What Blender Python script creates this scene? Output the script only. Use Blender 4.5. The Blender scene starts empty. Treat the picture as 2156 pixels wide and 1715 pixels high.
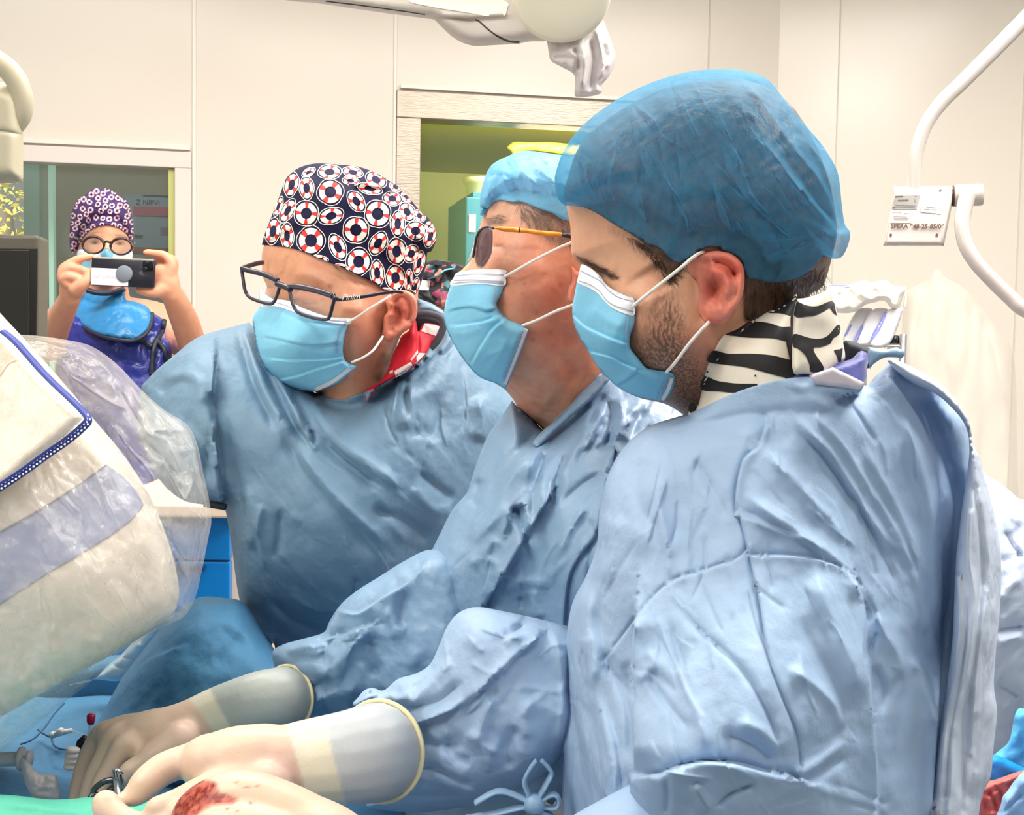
import bpy, bmesh, math, random
import numpy as np
from mathutils import Vector, Matrix
from mathutils.geometry import delaunay_2d_cdt
random.seed(7); RNG = np.random.RandomState(11)
scn = bpy.context.scene
COL = scn.collection

# ---------------------------------------------------------------- camera
FPX = 2600.0; CX, CY = 1078.0, 857.5
CAM = np.array([0.0, 0.0, 1.42])
_p = math.radians(3.5); _r = 0.0158
_f = np.array([0, math.cos(_p), -math.sin(_p)])
_r0 = np.array([1.0, 0, 0]); _u0 = np.array([0, math.sin(_p), math.cos(_p)])
RT = math.cos(_r)*_r0 + math.sin(_r)*_u0
UP = math.cos(_r)*_u0 - math.sin(_r)*_r0
cd = bpy.data.cameras.new('camera'); cam = bpy.data.objects.new('camera', cd); COL.objects.link(cam)
cd.sensor_fit = 'HORIZONTAL'; cd.sensor_width = 36; cd.lens = 36*FPX/2156
cd.clip_start = 0.05; cd.clip_end = 100
M = Matrix.Identity(4)
for i in range(3):
    M[i][0] = RT[i]; M[i][1] = UP[i]; M[i][2] = -_f[i]; M[i][3] = CAM[i]
cam.matrix_world = M
scn.camera = cam

def P(x, y, d):
    """world point seen at photo pixel (x, y) at depth d metres from the camera"""
    return CAM + d*(_f + (x-CX)/FPX*RT - (y-CY)/FPX*UP)
def PA(xy, d):
    xy = np.asarray(xy, float); d = np.asarray(d, float).reshape(-1, 1)
    return CAM + d*(_f + (xy[:, :1]-CX)/FPX*RT - (xy[:, 1:2]-CY)/FPX*UP)

cy_ = scn.cycles; cy_.max_bounces = 8; cy_.diffuse_bounces = 4; cy_.glossy_bounces = 3; cy_.transmission_bounces = 6; cy_.transparent_max_bounces = 16
# ---------------------------------------------------------------- exposure, world, lamps
scn.view_settings.view_transform = 'Standard'; scn.view_settings.look = 'None'
scn.view_settings.exposure = EXPOSURE = 0.45; scn.view_settings.gamma = 1.0
scn.view_settings.use_curve_mapping = False
w = bpy.data.worlds.new('world'); scn.world = w; w.use_nodes = True
w.node_tree.nodes['Background'].inputs[0].default_value = (1.0, 0.96, 0.90, 1)
w.node_tree.nodes['Background'].inputs[1].default_value = 0.22

def S(r, g, b, a=1.0):
    f = lambda c: (c/255/12.92) if c/255 <= .04045 else ((c/255+.055)/1.055)**2.4
    return (f(r), f(g), f(b), a)

def area(name, loc, target, sx, sy, power, color=(1, 1, 1)):
    l = bpy.data.lights.new(name, 'AREA'); l.shape = 'RECTANGLE'; l.size = sx; l.size_y = sy
    l.energy = power; l.color = color
    o = bpy.data.objects.new(name, l); COL.objects.link(o); o.location = loc
    d = Vector(target)-Vector(loc); o.rotation_euler = d.to_track_quat('-Z', 'Y').to_euler()
    return o
CEIL = 2.95
# ceiling light panels: (x, y, size x, size y, power)
PANELS = [(1.25, 1.35, .6, 1.2, 40), (0.1, 1.9, 1.2, .6, 19), (-1.2, 2.3, 1.2, .6, 13), (1.1, 2.8, 1.2, .6, 15),
          (-1.3, 0.6, 1.2, .6, 8), (0.3, -0.8, 1.2, .6, 7)]
for i, (x, y, sx, sy, pw) in enumerate(PANELS):
    area('panel_glow', (x, y, CEIL-.06), (x, y, 0), sx, sy, pw, (1.0, 0.965, 0.925))

# ---------------------------------------------------------------- materials
def mat(name, color=(.8, .8, .8, 1), rough=.6, metal=0, spec=.5, bump=None, sss=0, coat=0, sheen=0, alpha=1, attr=None, trans=0, emit=None, ior=1.45, vary=None, transl=0):
    """bump: list of (scale, strength, detail, (sx,sy,sz)); vary: (scale, amount)"""
    m = bpy.data.materials.new(name); m.use_nodes = True; nt = m.node_tree; N = nt.nodes; L = nt.links
    b = N['Principled BSDF']; b.inputs['Base Color'].default_value = color
    b.inputs['Roughness'].default_value = rough; b.inputs['Metallic'].default_value = metal
    b.inputs['Specular IOR Level'].default_value = spec; b.inputs['Alpha'].default_value = alpha
    b.inputs['IOR'].default_value = ior
    b.inputs['Coat Weight'].default_value = coat; b.inputs['Coat Roughness'].default_value = .08
    b.inputs['Sheen Weight'].default_value = sheen
    b.inputs['Transmission Weight'].default_value = trans
    if sss:
        b.inputs['Subsurface Weight'].default_value = sss
        b.inputs['Subsurface Radius'].default_value = (.012, .005, .003); b.inputs['Subsurface Scale'].default_value = .6
    if emit: b.inputs['Emission Color'].default_value = emit[0]; b.inputs['Emission Strength'].default_value = emit[1]
    tc = N.new('ShaderNodeTexCoord'); src = None
    if attr:
        a = N.new('ShaderNodeAttribute'); a.attribute_name = attr; src = a.outputs['Color']; m['_a'] = 1
    if vary:
        nz = N.new('ShaderNodeTexNoise'); nz.inputs['Scale'].default_value = vary[0]; nz.inputs['Detail'].default_value = 6
        L.new(tc.outputs['Object'], nz.inputs['Vector'])
        mr = N.new('ShaderNodeMapRange'); mr.inputs['From Min'].default_value = .3; mr.inputs['From Max'].default_value = .7
        mr.inputs['To Min'].default_value = 1-vary[1]; mr.inputs['To Max'].default_value = 1+vary[1]
        L.new(nz.outputs['Fac'], mr.inputs['Value'])
        vm = N.new('ShaderNodeVectorMath'); vm.operation = 'SCALE'
        if src is None: vm.inputs[0].default_value = color[:3]
        else: L.new(src, vm.inputs[0])
        L.new(mr.outputs['Result'], vm.inputs['Scale']); src = vm.outputs[0]
    if src is not None: L.new(src, b.inputs['Base Color'])
    if bump:
        prev = None
        for (sc, st, det, ax) in bump:
            mp = N.new('ShaderNodeMapping'); mp.inputs['Scale'].default_value = ax
            L.new(tc.outputs['Object'], mp.inputs['Vector'])
            nz = N.new('ShaderNodeTexNoise'); nz.inputs['Scale'].default_value = sc; nz.inputs['Detail'].default_value = det
            L.new(mp.outputs[0], nz.inputs['Vector'])
            bp = N.new('ShaderNodeBump'); bp.inputs['Strength'].default_value = st; bp.inputs['Distance'].default_value = .5/sc
            L.new(nz.outputs['Fac'], bp.inputs['Height'])
            if prev: L.new(prev.outputs[0], bp.inputs['Normal'])
            prev = bp
        L.new(prev.outputs[0], b.inputs['Normal'])
    if transl:
        tr = N.new('ShaderNodeBsdfTranslucent'); mx = N.new('ShaderNodeMixShader'); mx.inputs[0].default_value = transl
        tr.inputs[0].default_value = color
        if src is not None: L.new(src, tr.inputs[0])
        L.new(b.outputs[0], mx.inputs[1]); L.new(tr.outputs[0], mx.inputs[2]); L.new(mx.outputs[0], N['Material Output'].inputs['Surface'])
    return m

def film(name, color, see=.5, rough=.5, bump=None, spec=.5, fres=0.0, weave=None):
    """thin see-through sheet: part of the light passes straight through it"""
    m = mat(name, color, rough, spec=spec, bump=bump); nt = m.node_tree; N = nt.nodes; L = nt.links
    b = N['Principled BSDF']; t = N.new('ShaderNodeBsdfTransparent'); mx = N.new('ShaderNodeMixShader'); mx.inputs[0].default_value = see
    tl = N.new('ShaderNodeBsdfTranslucent'); tl.inputs[0].default_value = color; m2 = N.new('ShaderNodeMixShader'); m2.inputs[0].default_value = .35
    t.inputs[0].default_value = (1, 1, 1, 1)
    L.new(b.outputs[0], m2.inputs[1]); L.new(tl.outputs[0], m2.inputs[2])
    L.new(m2.outputs[0], mx.inputs[1]); L.new(t.outputs[0], mx.inputs[2])
    if weave:
        tc = N.new('ShaderNodeTexCoord'); nz = N.new('ShaderNodeTexNoise'); nz.inputs['Scale'].default_value = weave[0]; nz.inputs['Detail'].default_value = 5
        L.new(tc.outputs['Object'], nz.inputs['Vector'])
        mr = N.new('ShaderNodeMapRange'); mr.inputs['From Min'].default_value = .3; mr.inputs['From Max'].default_value = .7
        mr.inputs['To Min'].default_value = see-weave[1]; mr.inputs['To Max'].default_value = see+weave[1]
        L.new(nz.outputs['Fac'], mr.inputs['Value'])
        if fres:
            lw = N.new('ShaderNodeLayerWeight'); lw.inputs['Blend'].default_value = .45
            ml = N.new('ShaderNodeMath'); ml.operation = 'MULTIPLY_ADD'; ml.inputs[1].default_value = -fres
            L.new(lw.outputs['Facing'], ml.inputs[0]); L.new(mr.outputs[0], ml.inputs[2]); ml.use_clamp = True
            L.new(ml.outputs[0], mx.inputs[0])
        else: L.new(mr.outputs[0], mx.inputs[0])
    L.new(mx.outputs[0], N['Material Output'].inputs['Surface'])
    return m

# ---------------------------------------------------------------- scene graph helpers
def link(o, parent=None):
    COL.objects.link(o)
    if parent is not None:
        o.parent = parent
        q = parent; t = Vector(parent.location)
        if parent.type != 'EMPTY': t = Vector((0, 0, 0))
        r = parent
        while r.parent is not None: r = r.parent
        if parent.type == 'EMPTY': o.matrix_parent_inverse = Matrix.Translation(-t)
    return o
def tag(o, label=None, cat=None, group=None, kind=None):
    if label: o['label'] = label
    if cat: o['category'] = cat
    if group: o['group'] = group
    if kind: o['kind'] = kind
    return o
def thing(name, loc, label, cat, group=None):
    o = bpy.data.objects.new(name, None); o.empty_display_size = .05; COL.objects.link(o); o.location = tuple(loc)
    return tag(o, label, cat, group)
def mesh_obj(name, V, F, mats, parent=None, smooth=True, fm=None, col=None):
    me = bpy.data.meshes.new(name); V = np.asarray(V, float)
    me.from_pydata(V.tolist(), [], [list(map(int, f)) for f in F])
    for m in (mats if isinstance(mats, (list, tuple)) else [mats]): me.materials.append(m)
    if fm is not None: me.polygons.foreach_set('material_index', np.asarray(fm, dtype=np.int32))
    me.polygons.foreach_set('use_smooth', np.full(len(me.polygons), smooth))
    if col is not None:
        a = me.color_attributes.new('Col', 'FLOAT_COLOR', 'POINT'); a.data.foreach_set('color', np.asarray(col, float).ravel())
    me.validate(); me.update()
    o = bpy.data.objects.new(name, me); link(o, parent); return o

class MB:
    """collects shapes that become one mesh"""
    def __init__(s): s.V = []; s.F = []; s.fm = []; s.C = []; s.n = 0
    def add(s, V, F, mi=0, C=None):
        V = np.asarray(V, float).reshape(-1, 3); s.V.append(V)
        for f in F: s.F.append([int(i)+s.n for i in f]); s.fm.append(mi)
        s.C.append(np.tile([.5, .5, .5, 0.], (len(V), 1)) if C is None else np.asarray(C, float)); s.n += len(V)
    def build(s, name, mats, parent=None, smooth=True):
        return mesh_obj(name, np.vstack(s.V), s.F, mats, parent, smooth, s.fm, np.vstack(s.C))
    def box(s, c, h, ax=None, mi=0, bev=0):
        """box: centre, half sizes, 3 axes; chamfered edges when bev"""
        ax = np.eye(3) if ax is None else np.asarray(ax, float); c = np.asarray(c, float); h = np.asarray(h, float)
        bm = bmesh.new(); bmesh.ops.create_cube(bm, size=2)
        for v in bm.verts: v.co = Vector([v.co[i]*h[i] for i in range(3)])
        if bev: bmesh.ops.bevel(bm, geom=bm.edges[:], offset=bev, segments=3, affect='EDGES', profile=.5)
        bm.verts.ensure_lookup_table(); V = np.array([v.co[:] for v in bm.verts]) @ ax + c
        bm.verts.index_update(); F = [[v.index for v in f.verts] for f in bm.faces]; bm.free()
        s.add(V, F, mi)
    def tube(s, pts, r, n=10, mi=0, cap=True, flat=1.0, col=None):
        pts = np.asarray(pts, float); m = len(pts); r = np.full(m, r, float) if np.isscalar(r) else np.asarray(r, float)
        T = np.gradient(pts, axis=0); T /= np.linalg.norm(T, axis=1, keepdims=True)+1e-12
        a = np.cross(T[0], [0, 0, 1.]);
        if np.linalg.norm(a) < .1: a = np.cross(T[0], [1., 0, 0])
        a /= np.linalg.norm(a); V = []
        th = np.linspace(0, 2*math.pi, n, endpoint=False)
        for i in range(m):
            a = a - T[i]*np.dot(a, T[i]); a /= np.linalg.norm(a)+1e-12; b = np.cross(T[i], a)
            V.append(pts[i]+r[i]*(np.cos(th)[:, None]*a + flat*np.sin(th)[:, None]*b))
        F = [(i*n+j, i*n+(j+1) % n, (i+1)*n+(j+1) % n, (i+1)*n+j) for i in range(m-1) for j in range(n)]
        if cap: F += [tuple(range(n))[::-1], tuple((m-1)*n+j for j in range(n))]
        V = np.vstack(V); s.add(V, F, mi, None if col is None else np.tile(col, (len(V), 1)))
    def lathe(s, c, axis, prof, n=32, mi=0):
        """prof: list of (distance along axis, radius)"""
        axis = np.asarray(axis, float); axis = axis/np.linalg.norm(axis)
        a = np.cross(axis, [0, 0, 1.]);
        if np.linalg.norm(a) < .1: a = np.cross(axis, [1., 0, 0])
        a /= np.linalg.norm(a); b = np.cross(axis, a); th = np.linspace(0, 2*math.pi, n, endpoint=False)
        V = np.vstack([np.asarray(c)+h*axis+max(r, 1e-5)*(np.cos(th)[:, None]*a+np.sin(th)[:, None]*b) for h, r in prof])
        m = len(prof); F = [(i*n+j, i*n+(j+1) % n, (i+1)*n+(j+1) % n, (i+1)*n+j) for i in range(m-1) for j in range(n)]
        F += [tuple(range(n))[::-1], tuple((m-1)*n+j for j in range(n))]
        s.add(V, F, mi)

def spline(pts, n=8, closed=False):
    """Catmull-Rom through pts (any dimension)"""
    p = np.asarray(pts, float); m = len(p)
    if m < 3: return np.vstack([p[0]+(p[-1]-p[0])*t for t in np.linspace(0, 1, n+1)]) if m == 2 else p
    g = (lambda i: p[i % m]) if closed else (lambda i: p[min(max(i, 0), m-1)])
    out = []
    for i in range(m if closed else m-1):
        a, b, c, d = g(i-1), g(i), g(i+1), g(i+2)
        for t in np.linspace(0, 1, n, endpoint=False):
            out.append(.5*((2*b)+(-a+c)*t+(2*a-5*b+4*c-d)*t*t+(-a+3*b-3*c+d)*t**3))
    if not closed: out.append(p[-1])
    return np.array(out)

def outline(pts, step=6):
    """closed outline; a point with a third entry is a corner"""
    ks = [i for i, q in enumerate(pts) if len(q) > 2]; xy = np.array([q[:2] for q in pts], float); n = len(xy)
    if not ks: o = spline(xy, 10, True)
    else:
        o = []
        for a, b in zip(ks, ks[1:]+[ks[0]+n]):
            seg = xy[[i % n for i in range(a, b+1)]]
            s = spline(seg, 10) if len(seg) > 2 else np.vstack([seg[0]+(seg[1]-seg[0])*t for t in np.linspace(0, 1, 12)])
            o.append(s[:-1])
        o = np.vstack(o)
    # resample by arc length; coarser outside the frame
    q = np.vstack([o, o[:1]]); d = np.linalg.norm(np.diff(q, axis=0), axis=1)
    out = []; acc = 1e9
    for i in range(len(o)):
        off = max(0, -o[i][0], o[i][0]-2156, -o[i][1], o[i][1]-1715)
        st = step if off < 30 else step*6
        k = i in ks and False
        if acc >= st or any(np.hypot(*(o[i]-xy[j])) < .01 for j in ks):
            out.append(o[i]); acc = 0
        acc += d[i]
        m = int(d[i]//st)
        if m > 1:
            for t in range(1, m): out.append(q[i]+(q[i+1]-q[i])*t/m)
            acc = d[i]/m
    return np.array(out)

def inside(p, poly):
    x, y = p[:, 0], p[:, 1]; r = np.zeros(len(p), bool); X, Y = poly[:, 0], poly[:, 1]; n = len(poly); j = n-1
    for i in range(n):
        if Y[i] != Y[j]:
            c = ((Y[i] > y) != (Y[j] > y)) & (x < (X[j]-X[i])*(y-Y[i])/(Y[j]-Y[i])+X[i]); r ^= c
        j = i
    return r
def polydist(p, poly, closed=True):
    """distance of points to a polyline, arc position 0..1 and side"""
    q = np.vstack([poly, poly[:1]]) if closed else poly
    best = np.full(len(p), 1e18); arc = np.zeros(len(p)); side = np.zeros(len(p))
    L = np.linalg.norm(np.diff(q, axis=0), axis=1); T = max(L.sum(), 1e-9); s0 = 0
    for i in range(len(q)-1):
        a, b = q[i], q[i+1]; v = b-a; l2 = v@v+1e-12
        w_ = p-a; t = np.clip((w_@v)/l2, 0, 1); r = w_-t[:, None]*v; d2 = (r*r).sum(1)
        k = d2 < best; best[k] = d2[k]; arc[k] = (s0+t[k]*L[i])/T
        side[k] = np.sign(v[0]*w_[k, 1]-v[1]*w_[k, 0]); s0 += L[i]
    return np.sqrt(best), arc, side

def vnoise(p, seed=0):
    """smooth 2-D value noise in -1..1"""
    i = np.floor(p).astype(np.int64); f = p-i; u = f*f*f*(f*(f*6-15)+10)
    def h(x, y):
        n = (x*374761393+y*668265263+seed*974634777) & 0x7fffffff
        n = ((n ^ (n >> 13))*1274126177) & 0x7fffffff
        return ((n ^ (n >> 16)) & 0xffff)/32767.5-1
    a = h(i[:, 0], i[:, 1]); b = h(i[:, 0]+1, i[:, 1]); c = h(i[:, 0], i[:, 1]+1); d = h(i[:, 0]+1, i[:, 1]+1)
    return (a+(b-a)*u[:, 0])*(1-u[:, 1])+(c+(d-c)*u[:, 0])*u[:, 1]

def Z(ox, oy, s, pts):
    return [(ox+q[0]/s, oy+q[1]/s)+tuple(q[2:]) for q in pts]

class Relief:
    """A closed solid: front surface from depth controls, rounded sides, folds, and a back."""
    def __init__(s, out, ctrl, T=.03, R=80, Tb=None, folds=(), noise=(), step=7, ost=None, under=(), off=.004, p=2.0, gain=1.0):
        s.out = outline(out, ost or step); s.T = T; s.R = R; s.Tb = T if Tb is None else Tb; s.folds = folds; s.noise = noise
        s.step = step; s.under = under; s.off = off; s.p = p; s.gain = gain
        if callable(ctrl): s.F = ctrl
        elif np.isscalar(ctrl): s.F = lambda q: np.full(len(q), float(ctrl))
        else:
            c = np.array(ctrl, float); n = len(c); sc = 500.0; X = c[:, :2]/sc
            def k(a, b):
                r = np.linalg.norm(a[:, None]-b[None], axis=2); return r*r*np.log(r+1e-9) if n >= 5 else r
            A = np.zeros((n+3, n+3)); A[:n, :n] = k(X, X)+1e-4*np.eye(n); A[:n, n] = A[n, :n] = 1; A[:n, n+1:] = X; A[n+1:, :n] = X.T
            if n == 3: A[:n, :n] = 0
            W = np.linalg.lstsq(A, np.concatenate([c[:, 2], [0]*3]), rcond=None)[0]
            def F(q):
                q = np.column_stack([np.clip(q[:, 0], -150, 2300), np.clip(q[:, 1], -150, 1900)])/sc
                r = W[n]+q@W[n+1:]
                return r if n == 3 else r+k(q, X)@W[:n]
            s.F = F
    def prof(s, q):
        e, _, _ = polydist(q, s.out); ins = inside(q, s.out); e = np.where(ins, e, 0)
        x = np.clip(e/s.R, 0, 1); return (1-(1-x)**s.p)**(1/s.p), e, ins
    def detail(s, q):
        d = np.zeros(len(q))
        for fo in s.folds:
            ty, amp, w_, pts = fo[:4]; amp = amp*s.gain/1000.0
            pl = spline(np.array([a[:2] for a in pts], float), 6) if len(pts) > 2 else np.array([a[:2] for a in pts], float)
            lo = pl.min(0)-4.5*w_; hi = pl.max(0)+4.5*w_
            k = np.where(((q > lo) & (q < hi)).all(1))[0]
            if not len(k): continue
            dd, arc, side = polydist(q[k], pl, False)
            tp = np.clip(np.minimum(arc, 1-arc)*5, 0, 1) if len(fo) < 5 else np.clip((1-arc)*5, 0, 1) if fo[4] == 'a' else np.ones(len(k))
            tp = tp*tp*(3-2*tp)
            dr = (np.sqrt(dd*dd+(.3*w_)**2)-.3*w_)/w_
            if ty == 'r': v = -np.exp(-1.35*dr)
            elif ty == 'v': v = np.exp(-1.35*dr)
            else:
                sd = side if ty == 's' else -side
                g = np.exp(-dd/w_)
                v = np.where(sd > 0, -g*np.clip(dd/2.5, 0, 1), .35*g*np.clip(dd/2.5, 0, 1))
                v = np.where(dd < 2.5, v, v)
            d[k] += amp*tp*v
        for (sx, sy, ang, amp, seed) in s.noise:
            a = math.radians(ang); c_, s_ = math.cos(a), math.sin(a)
            u = np.column_stack([(q[:, 0]*c_+q[:, 1]*s_)/sx, (-q[:, 0]*s_+q[:, 1]*c_)/sy])
            wv = vnoise(u*.5, seed+50)
            d += amp/1000*(vnoise(u+.6*wv[:, None], seed)+.4*vnoise(u*2.1+3.3, seed+9))
        return d
    def depth(s, q, full=True):
        q = np.asarray(q, float).reshape(-1, 2)
        pr, e, ins = s.prof(q)
        d = s.F(q)+s.T*(1-pr)+s.detail(q)*np.clip(e/12+.25, 0, 1)
        for u in s.under:
            du = u.depth(q); iu = inside(q, u.out)
            d = np.where(iu, np.minimum(d, du-s.off), d)
        return d
    def at(s, x, y, lift=0):
        return P(x, y, float(s.depth([[x, y]])[0])-lift)
    def mesh(s, mb=None, mi=0, paint=None, back=True, lift=0):
        lo = s.out.min(0); hi = s.out.max(0); st = s.step; o = s.out; n = len(o)
        x0, y0 = max(lo[0], -40), max(lo[1], -40); x1, y1 = min(hi[0], 2200), min(hi[1], 1760)
        pts = []
        rows = np.arange(y0, y1, st*.866)
        for r_, yy in enumerate(rows): pts.append(np.column_stack([np.arange(x0+(r_ % 2)*st/2, x1, st), np.full(len(np.arange(x0+(r_ % 2)*st/2, x1, st)), yy)]))
        G = np.vstack(pts) if pts else np.zeros((0, 2))
        C = st*7
        gx, gy = np.meshgrid(np.arange(lo[0], hi[0], C), np.arange(lo[1], hi[1], C)); H = np.column_stack([gx.ravel(), gy.ravel()])
        H = H[(H[:, 0] < x0-C*.4) | (H[:, 0] > x1+C*.4) | (H[:, 1] < y0-C*.4) | (H[:, 1] > y1+C*.4)]
        G = G+RNG.uniform(-.02, .02, G.shape)*st
        G = np.vstack([G, H]); G = G[inside(G, o)]; e, _, _ = polydist(G, o); G = G[e > st*.45]
        ex = []
        for fo in s.folds:
            w_ = fo[2]
            if w_ > 13 and fo[0] not in 'sS': continue
            pl = spline(np.array([a[:2] for a in fo[3]], float), 6) if len(fo[3]) > 2 else np.array([a[:2] for a in fo[3]], float)
            d_ = np.concatenate([[0], np.cumsum(np.linalg.norm(np.diff(pl, axis=0), axis=1))]); n_ = max(2, int(d_[-1]/(st*.8)))
            tt = np.linspace(0, d_[-1], n_); pl = np.column_stack([np.interp(tt, d_, pl[:, 0]), np.interp(tt, d_, pl[:, 1])])
            Tn = np.gradient(pl, axis=0); Tn /= np.linalg.norm(Tn, axis=1, keepdims=True)+1e-9; Nn = np.column_stack([-Tn[:, 1], Tn[:, 0]])
            offs = [-2.5, 0, 2.5] if fo[0] in 'sS' else [-1.7*w_, -.8*w_, 0, .8*w_, 1.7*w_]
            lim = max(abs(offs[0])+st*.45, st*.6)
            if len(G):
                bb = np.where(((G > pl.min(0)-lim) & (G < pl.max(0)+lim)).all(1))[0]
                if len(bb):
                    dd, _, _ = polydist(G[bb], pl, False); G = np.delete(G, bb[dd <= lim], axis=0)
            if ex:
                E0 = np.vstack(ex); bb = np.where(((E0 > pl.min(0)-lim) & (E0 < pl.max(0)+lim)).all(1))[0]
                if len(bb): dd, _, _ = polydist(E0[bb], pl, False); E0 = np.delete(E0, bb[dd <= lim*.8], axis=0)
                ex = [E0]
            for of in offs: ex.append(pl+Nn*of)
        if ex:
            E0 = np.vstack(ex); E0 = E0[inside(E0, o)]; e, _, _ = polydist(E0, o); E0 = E0[(e > st*.4)]; E0 = E0[(E0[:, 1] < 1790) & (E0[:, 0] < 2230)]; G = np.vstack([G, E0])
        allp = np.vstack([o, G])
        res = delaunay_2d_cdt([Vector(a) for a in allp], [], [list(range(n))], 1, 1e-4)
        Q = np.array([tuple(v) for v in res[0]]); Fc = res[2]
        pr, e, ins = s.prof(Q); df = s.depth(Q)-lift; edge = e < .05*st
        Fm = s.F(Q); db = Fm+s.T+s.Tb*pr
        pr2 = s.F(Q)+s.T; df = np.where(edge, np.minimum(df, pr2) if s.under else pr2, df)
        V = PA(Q, df); idx = np.arange(len(Q)); F = []
        # orient faces to the camera
        for f in Fc:
            a, b, c = Q[f[0]], Q[f[1]], Q[f[2]]
            F.append(list(f) if (b[0]-a[0])*(c[1]-a[1])-(b[1]-a[1])*(c[0]-a[0]) < 0 else list(f)[::-1])
        fr = len(F)
        if back:
            bi = np.where(edge, idx, -1); inner = np.where(~edge)[0]; bi[inner] = len(Q)+np.arange(len(inner))
            V = np.vstack([V, PA(Q[inner], db[inner])])
            F += [[bi[i] for i in f[::-1]] for f in F[:fr] if not all(edge[i] for i in f)]
            QQ = np.vstack([Q, Q[inner]])
        else: QQ = Q
        Cc = None
        if paint is not None: Cc = paint(QQ)
        own = mb is None
        mb = mb or MB(); mb.add(V, F, mi, Cc)
        return mb
    def decal(s, mb, poly, mi, lift=.0006, step=5, smooth=True, closed=True):
        """a printed shape lying on the surface: becomes part of the same mesh"""
        o = outline(poly, step) if smooth else np.array([q[:2] for q in poly], float)
        if not smooth:
            q = np.vstack([o, o[:1]]); r = []
            for a, b in zip(q[:-1], q[1:]):
                k = max(1, int(np.hypot(*(b-a))//step)); r += [a+(b-a)*t/k for t in range(k)]
            o = np.array(r)
        lo, hi = o.min(0), o.max(0)
        gx, gy = np.meshgrid(np.arange(lo[0], hi[0], step), np.arange(lo[1], hi[1], step)); G = np.column_stack([gx.ravel(), gy.ravel()])
        if len(G): G = G[inside(G, o)]
        if len(G): e, _, _ = polydist(G, o); G = G[e > step*.5]
        n = len(o); res = delaunay_2d_cdt([Vector(a) for a in np.vstack([o, G])], [], [list(range(n))], 1, 1e-4)
        Q = np.array([tuple(v) for v in res[0]])
        if len(Q) < 3: return
        F = []
        for f in res[2]:
            a, b, c = Q[f[0]], Q[f[1]], Q[f[2]]
            F.append(list(f) if (b[0]-a[0])*(c[1]-a[1])-(b[1]-a[1])*(c[0]-a[0]) < 0 else list(f)[::-1])
        mb.add(PA(Q, s.depth(Q)-lift), F, mi)
    def strip(s, mb, pts, w_, mi, lift=.0006, n=8, h=None):
        """a narrow band following a line on the surface"""
        pl = spline(np.array(pts, float), n); T = np.gradient(pl, axis=0); T /= np.linalg.norm(T, axis=1, keepdims=True)+1e-9
        N_ = np.column_stack([-T[:, 1], T[:, 0]]); A = pl+N_*w_/2; B = pl-N_*w_/2; m = len(pl)
        Q = np.vstack([A, B]); k = inside(Q, s.out)
        V = PA(Q, s.depth(Q)-lift)
        F = [(i, i+1, m+i+1, m+i) for i in range(m-1) if k[i] and k[i+1] and k[m+i] and k[m+i+1]]
        F = [f if np.cross(V[f[1]]-V[f[0]], V[f[2]]-V[f[0]])@(CAM-V[f[0]]) > 0 else f[::-1] for f in F]
        if F: mb.add(V, F, mi)
    def cord(s, mb, pts, r, mi=0, lift=0, n=8, sides=8):
        pl = spline(np.array(pts, float), n); mb.tube(PA(pl, s.depth(pl)-lift), r, sides, mi)

def vremesh(mb, name, mats, parent, voxel, smooth=6, fac=.5, paint=None):
    """fuse all shapes of mb into one continuous surface"""
    V = np.vstack(mb.V); me = bpy.data.meshes.new('tmp'); me.from_pydata(V.tolist(), [], mb.F); me.update()
    o = bpy.data.objects.new('tmp', me); COL.objects.link(o)
    m = o.modifiers.new('r', 'REMESH'); m.mode = 'VOXEL'; m.voxel_size = voxel
    m2 = o.modifiers.new('s', 'SMOOTH'); m2.factor = fac; m2.iterations = smooth
    dg = bpy.context.evaluated_depsgraph_get(); ev = o.evaluated_get(dg)
    me2 = bpy.data.meshes.new_from_object(ev); bpy.data.objects.remove(o); me2.name = name
    me2.materials.clear()
    for x in (mats if isinstance(mats, (list, tuple)) else [mats]): me2.materials.append(x)
    n = len(me2.vertices); me2.polygons.foreach_set('use_smooth', np.ones(len(me2.polygons), bool))
    if paint is not None:
        co = np.zeros(n*3); me2.vertices.foreach_get('co', co); co = co.reshape(-1, 3); 
        a = me2.color_attributes.new('Col', 'FLOAT_COLOR', 'POINT'); a.data.foreach_set('color', np.asarray(paint(co), float).ravel())
    me2.update()
    o2 = bpy.data.objects.new(name, me2); link(o2, parent); return o2
def topx(co):
    """photo pixel of world points"""
    r = co-CAM; d = r@_f; return np.column_stack([CX+FPX*(r@RT)/d, CY-FPX*(r@UP)/d]), d
def chain(mb, pts, n=8, sides=16, flat0=False):
    """tapered limb through (px, py, depth, radius in metres), round ends"""
    a = np.array(pts, float); c = np.column_stack([PA(a[:, :2], a[:, 2]), a[:, 3]]); c = spline(c, n)
    p = c[:, :3]; r = c[:, 3]
    t0 = p[0]-p[1]; t0 /= np.linalg.norm(t0)+1e-9; t1 = p[-1]-p[-2]; t1 /= np.linalg.norm(t1)+1e-9
    hs = [(.98, .2), (.87, .5), (.6, .8), (.3, .954)]
    h0 = [] if flat0 else hs
    p = np.vstack([np.array([p[0]+t0*r[0]*h for h, _ in h0]).reshape(-1, 3), p, [p[-1]+t1*r[-1]*h for h, _ in hs[::-1]]])
    r = np.concatenate([[r[0]*k for _, k in h0], r, [r[-1]*k for _, k in hs[::-1]]])
    mb.tube(p, r, sides)
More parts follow.
